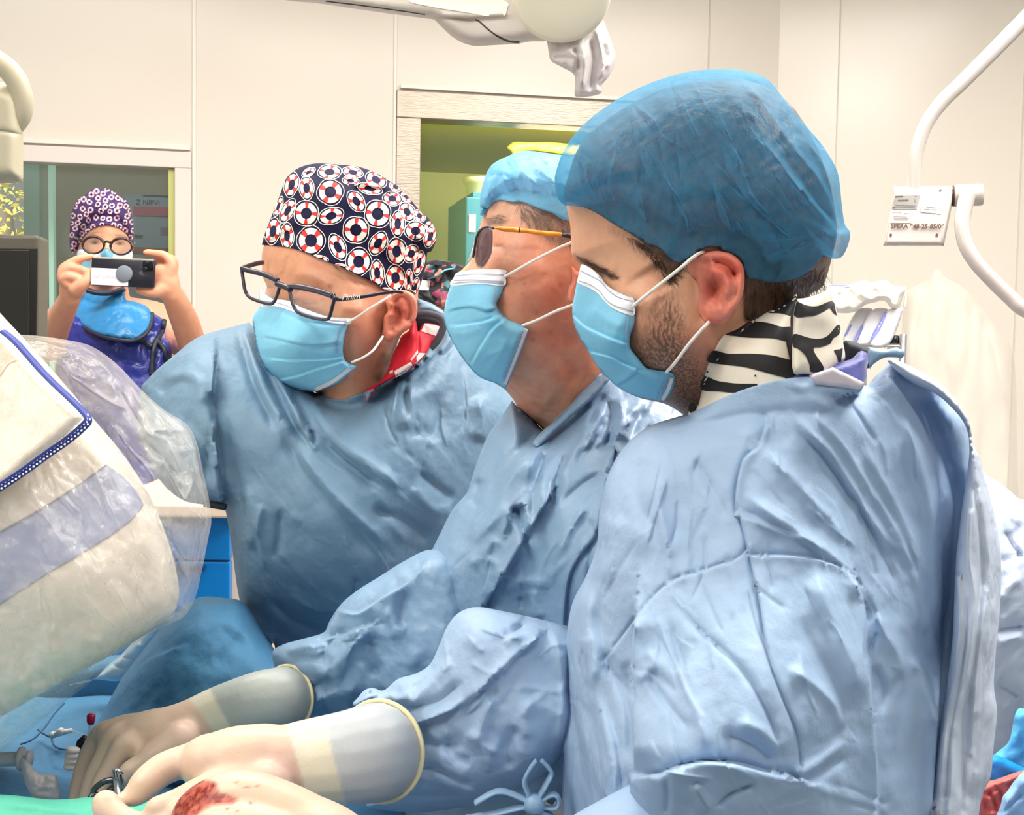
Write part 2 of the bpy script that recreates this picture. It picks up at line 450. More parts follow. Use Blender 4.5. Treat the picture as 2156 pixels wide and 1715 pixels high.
def wrinkles(seed, box, ang, n, amp=(1, 2.4), w_=(3, 7), ln=(50, 170), spread=12):
    """extra fine creases: random short lines inside box running along ang (degrees)"""
    r = np.random.RandomState(seed); out = []
    for _ in range(n):
        x, y = r.uniform(box[0], box[2]), r.uniform(box[1], box[3]); a = math.radians(ang+r.normal()*spread); L_ = r.uniform(*ln); b = r.normal()*.12*L_
        dx, dy = math.cos(a), math.sin(a)
        out.append((r.choice(['r', 'v', 's']), r.uniform(*amp), r.uniform(*w_), [(x-dx*L_/2, y-dy*L_/2), (x-dy*b*.6, y+dx*b*.6), (x+dx*L_/2, y+dy*L_/2)]))
    return out
def pleats(f): return list(f)+[('v', 2.2, 2.6)+tuple(q[3:]) for q in f if q[0] in 'sS']
def soft(q, cx, cy, rx, ry, rot=0):
    a = math.radians(rot); x = (q[:, 0]-cx)*math.cos(a)+(q[:, 1]-cy)*math.sin(a); y = -(q[:, 0]-cx)*math.sin(a)+(q[:, 1]-cy)*math.cos(a)
    return np.exp(-((x/rx)**2+(y/ry)**2))
def region(q, poly, feather):
    o = np.array(poly, float); d, _, _ = polydist(q, o); i = inside(q, o)
    x = np.clip(np.where(i, d, -d)/feather*.5+.5, 0, 1); return x*x*(3-2*x)
def mixc(c, col, k):
    return c*(1-k[:, None])+np.array(col)[None, :]*k[:, None]
def text(name, s, loc, ax_x, ax_y, size, m, parent, extrude=.0003, shear=0, bold=0):
    c = bpy.data.curves.new(name, 'FONT'); c.body = s; c.size = size; c.extrude = extrude; c.align_x = 'LEFT'; c.shear = shear; c.offset = bold
    o = bpy.data.objects.new(name+'_t', c); COL.objects.link(o)
    X = Vector(ax_x).normalized(); Y = Vector(ax_y).normalized(); Zz = X.cross(Y)
    Mx = Matrix.Identity(4)
    for i in range(3): Mx[i][0] = X[i]; Mx[i][1] = Y[i]; Mx[i][2] = Zz[i]; Mx[i][3] = loc[i]
    dg = bpy.context.evaluated_depsgraph_get(); me = bpy.data.meshes.new_from_object(o.evaluated_get(dg)); me.transform(Mx)
    bpy.data.objects.remove(o); me.materials.clear(); me.materials.append(m)
    o2 = bpy.data.objects.new(name, me); link(o2, parent); return o2
# ================================================================ the room
m_wall = mat('wall_panel', S(232, 222, 210), rough=.22, spec=.35)
m_trim = mat('trim_white', S(240, 231, 221), rough=.3)
m_floor = mat('floor_vinyl', S(150, 160, 165), rough=.35)
m_ceil = mat('ceiling_white', S(240, 238, 232), rough=.6)
m_steel = mat('brushed_steel', S(178, 164, 150), rough=.36, metal=.7, bump=[(30, .1, 3, (1, 1, 12))])
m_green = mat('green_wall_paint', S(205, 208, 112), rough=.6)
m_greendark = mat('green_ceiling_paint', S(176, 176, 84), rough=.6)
m_lampglow = mat('lamp_diffuser', S(255, 252, 244), emit=(S(255, 250, 238), 6.0))
m_glass = film('window_glass', S(190, 205, 200), see=.93, rough=.03, spec=.6)

A12 = math.radians(12)
WU = np.array([math.cos(A12), math.sin(A12), 0]); WN = np.array([math.sin(A12), -math.cos(A12), 0])
W0 = P(620, 698, 4.2); W0[2] = 0
def wall_sz(x, y, back=0.0):
    """wall coordinates (along, height) of a pixel on the back wall plane (moved `back` m behind it)"""
    r = P(x, y, 1.0)-CAM; o = W0-WN*back; t = ((o-CAM)@WN)/(r@WN); q = CAM+t*r; return (q-o)@WU, q[2]
def WP(s, z, back=0.0): return W0+WU*s-WN*back+np.array([0, 0, z])
def wallbox(mb, s0, s1, z0, z1, b0, b1, mi=0, bev=0):
    c = (WP((s0+s1)/2, (z0+z1)/2, (b0+b1)/2)); mb.box(c, (abs(s1-s0)/2, abs(b1-b0)/2, abs(z1-z0)/2), [WU, -WN, [0, 0, 1]], mi, bev)

sC, _ = wall_sz(1638, 200)                 # the bend where the right wall begins
sL = -3.4
w1 = (wall_sz(-330, 300)[0], wall_sz(403, 318)[0], .85, wall_sz(403, 321)[1])     # outer frame of the left window
w2 = (wall_sz(835, 190)[0], wall_sz(1470, 220)[0], .95, wall_sz(835, 190)[1])
mb = MB()
TH = .10
def wallpiece(s0, s1, z0, z1): wallbox(mb, s0, s1, z0, z1, 0, TH)
wallpiece(sL, w1[0], 0, CEIL); wallpiece(w1[0], w1[1], 0, w1[2]); wallpiece(w1[0], w1[1], w1[3], CEIL)
wallpiece(w1[1], w2[0], 0, CEIL); wallpiece(w2[0], w2[1], 0, w2[2]); wallpiece(w2[0], w2[1], w2[3], CEIL)
wallpiece(w2[1], sC, 0, CEIL)
tag(mb.build('wall_back', m_wall, None, smooth=False), kind='structure')
# right wall, bending gently towards the camera
A6 = math.radians(-7); RU = np.array([math.cos(A6), math.sin(A6), 0]); RN = np.array([math.sin(A6), -math.cos(A6), 0]); R0 = WP(sC, 0)
def RP(s, z, b=0.0): return R0+RU*s-RN*b+np.array([0, 0, z])
def right_sz(x, y):
    r = P(x, y, 1.0)-CAM; t = ((R0-CAM)@RN)/(r@RN); q = CAM+t*r; return (q-R0)@RU, q[2]
mb = MB(); mb.box(RP(1.6, CEIL/2, TH/2), (1.6, TH/2, CEIL/2), [RU, -RN, [0, 0, 1]])
tag(mb.build('wall_right', m_wall, None, smooth=False), kind='structure')
mb = MB(); mb.box((0.6, 1.6, -.05), (4.2, 4.4, .05)); tag(mb.build('floor', m_floor, smooth=False), kind='structure')
mb = MB(); mb.box((0.6, 1.6, CEIL+.05), (4.2, 4.4, .05)); tag(mb.build('ceiling', m_ceil, smooth=False), kind='structure')
pl = WP(sL, 0); mb = MB(); mb.box((pl[0]-.05, (pl[1]-2.6)/2, CEIL/2), (.05, (pl[1]+2.6)/2, CEIL/2)); tag(mb.build('wall_left', m_wall, smooth=False), kind='structure')
for i, (x, y, sx, sy, pw) in enumerate(PANELS):
    mb = MB(); mb.box((x, y, CEIL-.015), (sx/2+.02, sy/2+.02, .02), mi=0)
    t = thing('ceiling_light', (x, y, CEIL-.03), 'square-edged white ceiling light panel over the ' + ['right-hand surgeon', 'middle of the room', 'left window', 'right wall', 'x-ray machine', 'camera side'][i], 'ceiling light', 'ceiling light panels')
    mb.build('housing', m_trim, t, smooth=False)
    mb = MB(); mb.box((x, y, CEIL-.037), (sx/2, sy/2, .003)); mb.build('diffuser', m_lampglow, t, smooth=False)

# window 1: white frame, recessed pane, corridor behind
def window(name, w, fr_l, fr_r, fr_t, fr_b, depth, mframe, mi_inner=None):
    t = MB()
    s0, s1, z0, z1 = w
    wallbox(t, s0, s1, z1-fr_t, z1, -.012, depth, bev=.003); wallbox(t, s0, s1, z0, z0+fr_b, -.012, depth, bev=.003)
    wallbox(t, s0, s0+fr_l, z0+fr_b, z1-fr_t, -.0115, depth, bev=.003); wallbox(t, s1-fr_r, s1, z0+fr_b, z1-fr_t, -.0115, depth, bev=.003)
    f = t.build(name, mframe, None, smooth=False); tag(f, kind='structure')
    g = MB(); wallbox(g, s0+fr_l+.001, s1-fr_r-.001, z0+fr_b+.001, z1-fr_t-.001, depth*.45, depth*.45+.006); g.build('pane', m_glass, f, smooth=False)
    return f
m_frame1 = mat('window_frame_white', S(232, 220, 212), rough=.35)
fr = .062
f1 = window('window_1', w1, .06, w1[1]-wall_sz(368, 400)[0], w1[3]-wall_sz(330, 352)[1], .06, .07, m_frame1)
m_edge = mat('pane_edge_film', S(206, 208, 128), rough=.3)
mb = MB(); si = wall_sz(368, 400)[0]; wallbox(mb, si-.021, si-.001, w1[2]+.07, wall_sz(330, 352)[1]-.002, .012, .03); mb.build('seal_strip', m_edge, f1, smooth=False)
f2 = window('window_2', w2, wall_sz(885, 300)[0]-w2[0], .085, w2[3]-wall_sz(885, 250)[1], .08, .10, m_steel)
# joints and trims
def trim(n, s0, s1, z0, z1, b=.006):
    mb = MB(); wallbox(mb, s0, s1, z0, z1, -b, .0, bev=.001); tag(mb.build('trim_%d' % n, m_trim, smooth=False), kind='structure')
s = wall_sz(409, 200)[0]; trim(1, s-.006, s+.006, 0.02, CEIL-.01)
s = wall_sz(833, 100)[0]; trim(2, s-.006, s+.004, 0.02, CEIL-.01)
trim(3, w1[0]+.02, w1[1]-.004, w1[3]+.006, w1[3]+.022, .016); trim(4, w2[0]+.012, w2[1], w2[3]+.006, w2[3]+.020, .016)
m_joint = mat('joint_grey', S(214, 204, 188), rough=.5)
def groove(n, wallf, U, Nn, s):
    mb = MB(); c = wallf(s, CEIL/2, -.0015); mb.box(c, (.0025, .0015, CEIL/2-.01), [U, -Nn, [0, 0, 1]]); tag(mb.build('trim_%d' % n, m_joint, smooth=False), kind='structure')
groove(5, WP, WU, WN, wall_sz(1493, 80)[0]); groove(6, RP, RU, RN, right_sz(1768, 80)[0]); groove(7, RP, RU, RN, right_sz(2143, 500)[0])

# room behind window 2 (green)
gs0 = wall_sz(884, 300)[0]-.02; gs1 = gs0+3.2
mb = MB()
wallbox(mb, gs0-.10, gs0-.02, 0, 2.6, .105, 2.3); wallbox(mb, gs1, gs1+.1, 0, 2.6, .105, 2.3)
wallbox(mb, gs0-.1, gs1+.1, 0, 2.6, 2.3, 2.4)
tag(mb.build('wall_annex', m_green, smooth=False), kind='structure')
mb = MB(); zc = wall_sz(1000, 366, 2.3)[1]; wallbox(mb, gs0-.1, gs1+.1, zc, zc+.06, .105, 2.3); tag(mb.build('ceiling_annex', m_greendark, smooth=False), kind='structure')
mb = MB(); wallbox(mb, gs0-.1, gs1+.1, -.05, 0, .105, 2.4); tag(mb.build('floor_annex', m_floor, smooth=False), kind='structure')
area('annex_lamp', tuple(WP(gs0+1.1, zc-.03, .38)), tuple(WP(gs0+1.1, 1.2, 1.2)), 1.4, .3, 44, (1, .98, .85))
# teal cabinet with a box, a white bin and a yellow bag on top
m_teal = mat('teal_cabinet', S(56, 124, 136), rough=.4); m_tealp = mat('teal_cabinet_glass', S(122, 120, 60), rough=.2)
m_whitep = mat('white_plastic', S(238, 234, 226), rough=.4)
bk = .6
c0 = wall_sz(980, 500, bk)[0]; zt = wall_sz(990, 414, bk)[1]
t = thing('cabinet', WP(c0+.35, 0, bk+.2), 'teal cabinet with a glazed door in the green room behind the window', 'cabinet')
mb = MB(); wallbox(mb, c0, c0+.75, 0.02, zt, bk, bk+.45, bev=.006); wallbox(mb, c0+.03, c0+.72, zt, zt+.022, bk+.02, bk+.44, bev=.004); mb.build('body', m_teal, t, smooth=False)
mb = MB(); wallbox(mb, c0+.075, c0+.68, .4, zt-.2, bk-.012, bk-.001, bev=.003); mb.build('door', m_tealp, t, smooth=False)
mb = MB(); wallbox(mb, c0+.012, c0+.04, zt-.14, zt-.07, bk-.005, bk+.01, bev=.002); mb.build('label_plate', m_whitep, t, smooth=False)
zb = wall_sz(1010, 368, bk+.1)[1]
t = thing('plastic_bin', WP(c0+.2, zt+.022, bk+.2), 'cream plastic bin standing on the teal cabinet', 'bin')
mb = MB(); q = WP(c0+.115, zt+.022, bk+.2)
mb.lathe(q, (0, 0, 1), [(0, .07), (.01, .076), (zb-zt-.05, .084), (zb-zt-.045, .092), (zb-zt-.024, .092), (zb-zt-.024, .08)], 36)
mb.build('bin_body', mat('cream_plastic', S(226, 222, 176), rough=.4), t)
# corridor behind window 1
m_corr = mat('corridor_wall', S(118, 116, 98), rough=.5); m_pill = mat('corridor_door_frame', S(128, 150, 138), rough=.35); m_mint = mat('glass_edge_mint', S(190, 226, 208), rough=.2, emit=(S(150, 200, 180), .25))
cs0 = wall_sz(52, 500, 1.3)[0]; cs1 = wall_sz(700, 500, 1.3)[0]
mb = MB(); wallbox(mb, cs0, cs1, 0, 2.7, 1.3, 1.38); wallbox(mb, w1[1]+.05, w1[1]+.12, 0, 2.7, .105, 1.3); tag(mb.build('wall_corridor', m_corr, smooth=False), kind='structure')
mb = MB(); wallbox(mb, sL, w1[1]+.12, 2.65, 2.75, .105, 1.38); tag(mb.build('ceiling_corridor', m_ceil, smooth=False), kind='structure')
mb = MB(); wallbox(mb, sL, w1[1]+.12, -.05, 0, .105, 1.38); tag(mb.build('floor_corridor', m_floor, smooth=False), kind='structure')
a_, b_ = wall_sz(50, 500, .9)[0], wall_sz(84, 500, .9)[0]
mb = MB(); wallbox(mb, a_, b_, 0, 2.65, .9, .98, bev=.004); tag(mb.build('trim_8', m_pill, smooth=False), kind='structure')
a_, b_ = wall_sz(102, 500, .5)[0], wall_sz(113, 500, .5)[0]
t = thing('glass_door', WP(a_, 0, .55), 'open glass door with a mint green edge behind the left window', 'door')
mb = MB(); wallbox(mb, a_, b_, .02, 2.6, .5, .56, bev=.003); mb.build('door_edge', m_mint, t, smooth=False)
mb = MB(); wallbox(mb, a_-.55, a_-.001, .04, 2.58, .525, .533); mb.build('door_pane', film('door_glass', S(170, 200, 190), see=.85, rough=.02), t, smooth=False)
# posters on the corridor wall
def cbox(x0, y0, x1, y1, bk, th=.01):
    s0, z1 = wall_sz(x0, y0, bk); s1, z0 = wall_sz(x1, y1, bk); mb = MB(); wallbox(mb, s0, s1, z0, z1, bk-th, bk); return mb
t = thing('poster', WP(wall_sz(320, 500, 1.29)[0], wall_sz(320, 600, 1.29)[1], 1.29), 'grey-blue notice board with a red band seen through the left window', 'poster')
cbox(262, 408, 362, 640, 1.295, .01).build('board', mat('notice_board', S(112, 124, 134), rough=.5), t, smooth=False)
cbox(280, 434, 362, 456, 1.284, .003).build('red_band', mat('notice_red', S(140, 66, 84), rough=.5), t, smooth=False)
cbox(300, 410, 362, 414, 1.284, .003).build('black_bar', mat('notice_black', S(40, 44, 52), rough=.5), t, smooth=False)
cbox(283, 494, 300, 500, 1.284, .003).build('black_mark', bpy.data.materials['notice_black'], t, smooth=False)
cbox(338, 478, 352, 494, 1.284, .003).build('logo_square', mat('notice_purple', S(96, 82, 104), rough=.5), t, smooth=False)
cbox(280, 520, 362, 535, 1.284, .003).build('orange_band', mat('notice_orange', S(120, 62, 40), rough=.5), t, smooth=False)
s_, z_ = wall_sz(286, 430, 1.283); text('lettering', 'Z NIPVI', WP(s_, z_, 1.283), WU, (0, 0, 1), .03, bpy.data.materials['notice_black'], t)
area('corridor_lamp', tuple(WP(-.9, 2.6, .7)), tuple(WP(-.9, 0, .8)), 1.0, .4, 7, (1, 1, .95))
# trees outside, far beyond the corridor
m_leaf = mat('autumn_leaves', S(224, 214, 96), rough=.6, vary=(6, .5), transl=.4)
mb = MB(); c = P(10, 440, 8.5); rr = np.random.RandomState(5)
for i in range(5000):
    v = rr.normal(size=3); v /= np.linalg.norm(v); q = c+v*rr.uniform(.2, 1)**.5*np.array([.9, .5, 1.2]); a = rr.normal(size=3); a /= np.linalg.norm(a); b = np.cross(a, rr.normal(size=3)); b /= np.linalg.norm(b); L_ = rr.uniform(.018, .04)
    mb.add([q-a*L_, q-b*L_*.45, q+a*L_, q+b*L_*.45], [(0, 1, 2, 3)])
t = thing('tree', (c[0], c[1], 0), 'sunlit yellow-green tree outside, seen at the far left edge', 'tree')
tag(mb.build('foliage', m_leaf, t, smooth=False), kind='stuff')
mb = MB(); mb.tube([(c[0], c[1], 0), (c[0]+.05, c[1], 1.2), tuple(c)], [.13, .1, .05], 12); mb.build('trunk', mat('bark', S(90, 76, 60)), t)
area('daylight_outside', tuple(c+np.array([-.6, -2.2, 2.2])), tuple(c), 2.5, 2.5, 520, (1, .98, .9))
# ================================================================ people: shared materials
CR = [(9, .25, 4, (1, 1, 1)), (55, .22, 5, (1, 1, 1)), (900, .10, 1, (1, 1, 1))]
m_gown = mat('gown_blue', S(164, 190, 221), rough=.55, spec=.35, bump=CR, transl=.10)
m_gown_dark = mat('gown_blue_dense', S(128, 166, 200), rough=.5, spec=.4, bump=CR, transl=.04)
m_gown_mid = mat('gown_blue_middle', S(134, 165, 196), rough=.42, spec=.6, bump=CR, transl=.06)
m_thread = mat('seam_thread', S(110, 138, 172), rough=.7)
m_mask = mat('mask_blue', S(136, 206, 238), rough=.6, spec=.3, bump=[(70, .14, 4, (1, 1, 1)), (1400, .2, 1, (1, 1, 1))], transl=.15)
m_maskw = mat('mask_white', S(236, 234, 238), rough=.6, spec=.3, bump=[(1400, .25, 1, (1, 1, 1))])
m_stitch = mat('mask_stitch', S(150, 168, 196), rough=.6)
m_loop = mat('ear_loop_white', S(248, 240, 232), rough=.6)
m_cloth = mat('cap_cotton_navy', S(24, 22, 56), rough=.8, spec=.2, bump=[(40, .2, 4, (1, 1, 1)), (900, .2, 1, (1, 1, 1))])
m_ringw = mat('print_white', S(238, 230, 220), rough=.75); m_ringr = mat('print_red', S(214, 40, 36), rough=.7)
m_ringp = mat('print_rose_white', S(240, 214, 222), rough=.75)

def skin(name, rough=.48, nscale=38, namt=.16, hair=(70, 50, 38), spot=None):
    """skin: painted base colour (pigment), fine mottling, and short beard hair where the alpha says so"""
    m = mat(name, S(200, 150, 125), rough=rough, spec=.4, sss=.12, bump=[(260, .12, 3, (1, 1, 1)), (40, .1, 3, (1, 1, 1))], attr='Col')
    nt = m.node_tree; N = nt.nodes; L = nt.links; b = N['Principled BSDF']
    a = [n for n in N if n.type == 'ATTRIBUTE'][0]; tc = [n for n in N if n.type == 'TEX_COORD'][0]
    nz = N.new('ShaderNodeTexNoise'); nz.inputs['Scale'].default_value = nscale; nz.inputs['Detail'].default_value = 7; nz.inputs['Roughness'].default_value = .6
    L.new(tc.outputs['Object'], nz.inputs['Vector'])
    mr = N.new('ShaderNodeMapRange'); mr.inputs['From Min'].default_value = .4; mr.inputs['From Max'].default_value = .75; mr.inputs['To Max'].default_value = namt*2.2
    L.new(nz.outputs['Fac'], mr.inputs['Value'])
    m1 = N.new('ShaderNodeMix'); m1.data_type = 'RGBA'; m1.blend_type = 'MULTIPLY'
    m1.inputs[7].default_value = S(226, 168, 150)
    L.new(mr.outputs[0], m1.inputs[0]); L.new(a.outputs['Color'], m1.inputs[6])
    mp = N.new('ShaderNodeMapping'); mp.inputs['Scale'].default_value = (1, 1, .35); mp.inputs['Rotation'].default_value = (0, .5, 0); L.new(tc.outputs['Object'], mp.inputs[0])
    n2 = N.new('ShaderNodeTexNoise'); n2.inputs['Scale'].default_value = 520; n2.inputs['Detail'].default_value = 3; L.new(mp.outputs[0], n2.inputs['Vector'])
    m3 = N.new('ShaderNodeMapRange'); m3.inputs['From Min'].default_value = .38; m3.inputs['From Max'].default_value = .62; L.new(n2.outputs['Fac'], m3.inputs['Value'])
    ad = N.new('ShaderNodeMath'); ad.operation = 'MULTIPLY_ADD'; ad.inputs[1].default_value = .8; ad.inputs[2].default_value = .35; L.new(m3.outputs[0], ad.inputs[0])
    mu = N.new('ShaderNodeMath'); mu.operation = 'MULTIPLY'; mu.use_clamp = True; L.new(ad.outputs[0], mu.inputs[0]); L.new(a.outputs['Alpha'], mu.inputs[1])
    m2 = N.new('ShaderNodeMix'); m2.data_type = 'RGBA'; m2.inputs[7].default_value = S(*hair); L.new(mu.outputs[0], m2.inputs[0]); L.new(m1.outputs[2], m2.inputs[6])
    L.new(m2.outputs[2], b.inputs['Base Color']); return m

def mask_obj(rel, parent, top, band, pleats_done=True, edge=None, loops=(), loop_r=.0011, side=None, name='face_mask', loop_src=None):
    rel.folds = pleats(rel.folds); mb = rel.mesh()
    rel.decal(mb, band, 1, .0007, 4)
    for l in top: rel.strip(mb, l, 1.8, 2, .0016)
    if edge: 
        for l in edge: rel.strip(mb, [(x-6, y-2) for x, y in l], 8, 1, .0013)
    if side:
        for l in side: rel.strip(mb, l, 1.6, 2, .0014)
    o = mb.build(name, [m_mask, m_maskw, m_stitch], parent); o['label'] = 'pleated light blue surgical mask with a white top band'
    return o
def ear_loop(parent, pts, r, mat_=None):
    mb = MB(); mb.tube(spline(np.array(pts), 10), r, 8); return mb.build('ear_loop', mat_ or m_loop, parent)
def hairs(mb, rel, roots, length, direction, r=.00018, jitter=.35, lift=.001, mi=0, curl=.15):
    """short hair strands: root pixels, length px, direction (dx, dy)"""
    for (x, y) in roots:
        a = math.atan2(direction[1], direction[0])+RNG.normal()*jitter; L_ = length*RNG.uniform(.6, 1.3); c = RNG.normal()*curl
        q = np.array([(x+math.cos(a+c*t)*L_*t, y+math.sin(a+c*t)*L_*t) for t in (0, .35, .7, 1)])
        d = rel.depth(q)-np.array([0, .7, 1.3, 1.6])*lift; mb.tube(PA(q, d), [r, r, r*.8, r*.3], 4, mi, cap=False)
def scatter(poly, n):
    o = np.array(poly, float); lo, hi = o.min(0), o.max(0); q = RNG.uniform(lo, hi, (n*6, 2)); return q[inside(q, o)][:n]
def torso_legs(mb, xc, d, w, dep, ztop, zhip, lean=(0, 0)):
    """hidden trunk and legs of the body down to the floor; xc/d give the column under the head"""
    c = P(xc, 900, d); x, y = c[0], c[1]
    mb.tube([(x+lean[0], y+lean[1], ztop), (x+lean[0]*.9, y+lean[1]*.9, ztop-.08), (x+lean[0]*.6, y+lean[1]*.6, ztop-.3), (x, y, zhip+.08), (x, y, zhip-.05)], [.05, w*.7, w*.9, w*.9, w*.8], 20, flat=dep)
    for sx in (-.1, .1):
        mb.tube([(x+sx, y, zhip+.02), (x+sx, y, zhip*.5), (x+sx, y, .1), (x+sx, y, .03)], [.085, .06, .045, .05], 14)
        mb.tube([(x+sx, y+.08, .05), (x+sx, y-.02, .05), (x+sx, y-.17, .035)], [.035, .045, .03], 12)
# ================================================================ surgeon at the right (striped collar)
ZA = lambda p: Z(1150, 130, 2.227, p)       # tracing frames
ZB = lambda p: Z(1180, 420, 5.133, p)
ZC = lambda p: Z(1440, 590, 5.39, p)
ZG = lambda p: Z(1180, 700, 1.6896, p)
m_skin3 = skin('skin_tan', hair=(112, 82, 66), namt=.12)
t3 = thing('person', (P(1560, 1000, .92)[0], P(1560, 1000, .92)[1], 0), 'person in blue bouffant cap, striped collar and pale blue gown, nearest at the right', 'person', 'surgical team in blue gowns')
ear_out = ZB([(1372, 700), (1395, 650), (1450, 595), (1560, 555), (1700, 545), (1830, 575), (1930, 650), (1980, 740), (1990, 860), (1975, 1000), (1930, 1130), (1850, 1270), (1760, 1340), (1650, 1350), (1560, 1310), (1500, 1230), (1490, 1130), (1500, 1020), (1480, 900), (1420, 820), (1375, 760)])
head3 = Relief([(1330, 240), (1420, 190), (1520, 180), (1620, 205), (1690, 280), (1735, 380), (1750, 480), (1735, 560), (1705, 620), (1695, 680), (1700, 760), (1710, 860), (1700, 960), (1460, 960), (1441, 895), (1438, 872, 1), (1400, 850), (1340, 835), (1290, 805), (1255, 770), (1238, 720), (1232, 680), (1222, 662), (1214, 640), (1222, 605), (1230, 580), (1222, 562), (1209, 545), (1203, 530), (1202, 500), (1200, 470), (1194, 440), (1196, 410), (1215, 350), (1260, 285)],
    [(1200, 480, .915), (1260, 700, .925), (1330, 480, .89), (1400, 600, .885), (1450, 720, .882), (1350, 780, .905), (1600, 450, .878), (1600, 650, .905), (1500, 860, .94), (1660, 800, .95), (1500, 300, .89), (1400, 860, .94)],
    T=.075, R=150, step=5,
    folds=[('v', 7, 20, [(1225, 572), (1250, 585), (1275, 595)]), ('r', 3.5, 14, [(1210, 538), (1240, 552), (1270, 565), (1300, 578)]), ('v', 2.0, 5, ZB([(440, 810), (520, 850), (600, 860), (690, 850)])),
           ('r', 4, 36, [(1290, 610), (1330, 620), (1390, 640)]), ('v', 5, 40, [(1360, 560), (1380, 590), (1400, 620)]), ('v', 3, 26, [(1480, 720), (1470, 780), (1450, 850)]), ('r', 3, 28, [(1420, 740), (1400, 790), (1360, 830)]),
           ('v', 4, 14, [(1470, 560), (1466, 620), (1480, 690)]), ('v', 1.2, 4, ZB([(530, 900), (570, 880), (620, 870)]))], noise=[(60, 60, 0, .8, 3)])
def paint3(q):
    c = np.tile(np.array(S(216, 164, 134))[:3], (len(q), 1))
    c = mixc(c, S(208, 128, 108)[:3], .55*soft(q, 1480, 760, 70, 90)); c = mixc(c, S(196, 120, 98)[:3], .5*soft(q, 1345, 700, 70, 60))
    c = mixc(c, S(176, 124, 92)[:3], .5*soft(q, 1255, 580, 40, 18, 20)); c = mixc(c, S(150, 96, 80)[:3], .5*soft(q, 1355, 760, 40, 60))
    a = .95*region(q, [(1325, 820), (1320, 760), (1345, 700), (1390, 640), (1402, 610), (1430, 640), (1440, 700), (1450, 740), (1478, 780), (1492, 760), (1500, 900), (1330, 900)], 34)
    a = np.maximum(a, .9*region(q, ZB([(150, 590), (250, 640), (350, 690), (470, 730), (560, 790), (620, 850), (540, 850), (430, 790), (330, 720), (240, 690), (160, 640)]), 7))
    a = np.maximum(a, .8*region(q, ZB([(560, 330), (700, 380), (900, 450), (1100, 520), (1250, 690), (1380, 720), (1240, 900), (1140, 1010), (1110, 880), (960, 650), (780, 480)]), 20))
    a = np.maximum(a, region(q, [(1560, 560), (1740, 540), (1720, 650), (1640, 640), (1580, 676), (1568, 640)], 20))
    return np.column_stack([c, a])
earR = Relief(ear_out, [(1450, 560, .880), (1470, 640, .884), (1500, 690, .880), (1540, 540, .864), (1566, 600, .860), (1545, 660, .864), (1500, 600, .870)], T=.012, R=16, step=3, under=[head3], off=.0008,
    folds=[('v', 9, 9, ZB([(1480, 710), (1600, 690), (1720, 680), (1820, 720), (1880, 800)]), 'x'), ('v', 6, 8, ZB([(1880, 800), (1905, 900), (1890, 1010), (1830, 1080)]), 'x'),
           ('v', 8, 7, ZB([(1470, 720), (1540, 770), (1620, 830)])),
           ('r', 4, 12, ZB([(1640, 760), (1740, 810), (1800, 900), (1790, 1010), (1720, 1060)]), 'x'),
           ('v', 15, 13, ZB([(1570, 900), (1610, 940), (1640, 980), (1600, 1040)]), 'x'), ('v', 8, 12, ZB([(1680, 900), (1700, 960), (1660, 1010)]), 'x'), ('r', 4, 9, ZB([(1500, 900), (1520, 980), (1510, 1050)])),
           ('r', 3, 20, ZB([(1600, 1180), (1680, 1200), (1760, 1160)])), ('v', 2.5, 8, ZB([(1590, 1120), (1640, 1060), (1720, 1040)]))])
def paint_ear3(q):
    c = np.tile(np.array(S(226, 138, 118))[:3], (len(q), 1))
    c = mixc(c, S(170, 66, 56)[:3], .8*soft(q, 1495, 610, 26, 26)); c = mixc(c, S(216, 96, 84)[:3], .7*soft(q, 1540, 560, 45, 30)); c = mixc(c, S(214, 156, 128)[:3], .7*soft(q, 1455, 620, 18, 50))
    c = mixc(c, S(190, 90, 70)[:3], .5*soft(q, 1520, 570, 40, 18)); return np.column_stack([c, np.zeros(len(q))])
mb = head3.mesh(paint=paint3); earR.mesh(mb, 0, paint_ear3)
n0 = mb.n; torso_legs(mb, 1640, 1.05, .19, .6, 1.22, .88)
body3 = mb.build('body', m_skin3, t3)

# hair under the cap, temples and nape
m_hair3 = mat('hair_dark_brown', S(84, 60, 46), rough=.45, spec=.4, bump=[(120, .6, 5, (1, 1, .2)), (500, .5, 3, (1, 1, .2))], vary=(160, .5))
hair3 = Relief([(1196, 372), (1225, 300), (1300, 236), (1400, 186), (1520, 168), (1630, 190), (1700, 270), (1745, 380), (1762, 480), (1752, 540), (1738, 590), (1728, 606), (1700, 622), (1665, 645), (1610, 665), (1572, 672), (1570, 620), (1560, 560), (1500, 520), (1446, 548), (1425, 562), (1408, 590), (1402, 560), (1380, 535), (1340, 500), (1290, 470), (1250, 445), (1210, 428), (1188, 415)],
    lambda q: head3.F(q)-.008, T=.078, R=150, step=6, under=[head3], off=.0035, noise=[(16, 60, 60, 1.0, 5)])
mb = hair3.mesh()
hairs(mb, hair3, scatter([(1580, 600), (1740, 560), (1735, 600), (1660, 650), (1585, 672)], 420), 26, (.15, 1), lift=.0016)
hairs(mb, head3, scatter(ZB([(700, 400), (1050, 520), (1300, 700), (1230, 850), (1150, 900), (1060, 760), (900, 560)]), 300), 20, (.75, .8), lift=.0007, r=.00014)
hairs(mb, head3, scatter(ZB([(160, 595), (260, 645), (400, 720), (560, 800), (600, 840), (430, 790), (250, 690), (165, 640)]), 130), 13, (.9, .45), lift=.0008, jitter=.25, r=.00013)
hairs(mb, head3, scatter([(1340, 740), (1400, 630), (1430, 650), (1470, 760), (1480, 860), (1430, 870), (1420, 800), (1345, 780)], 450), 8, (.1, 1), lift=.0006, r=.00007, jitter=.6)
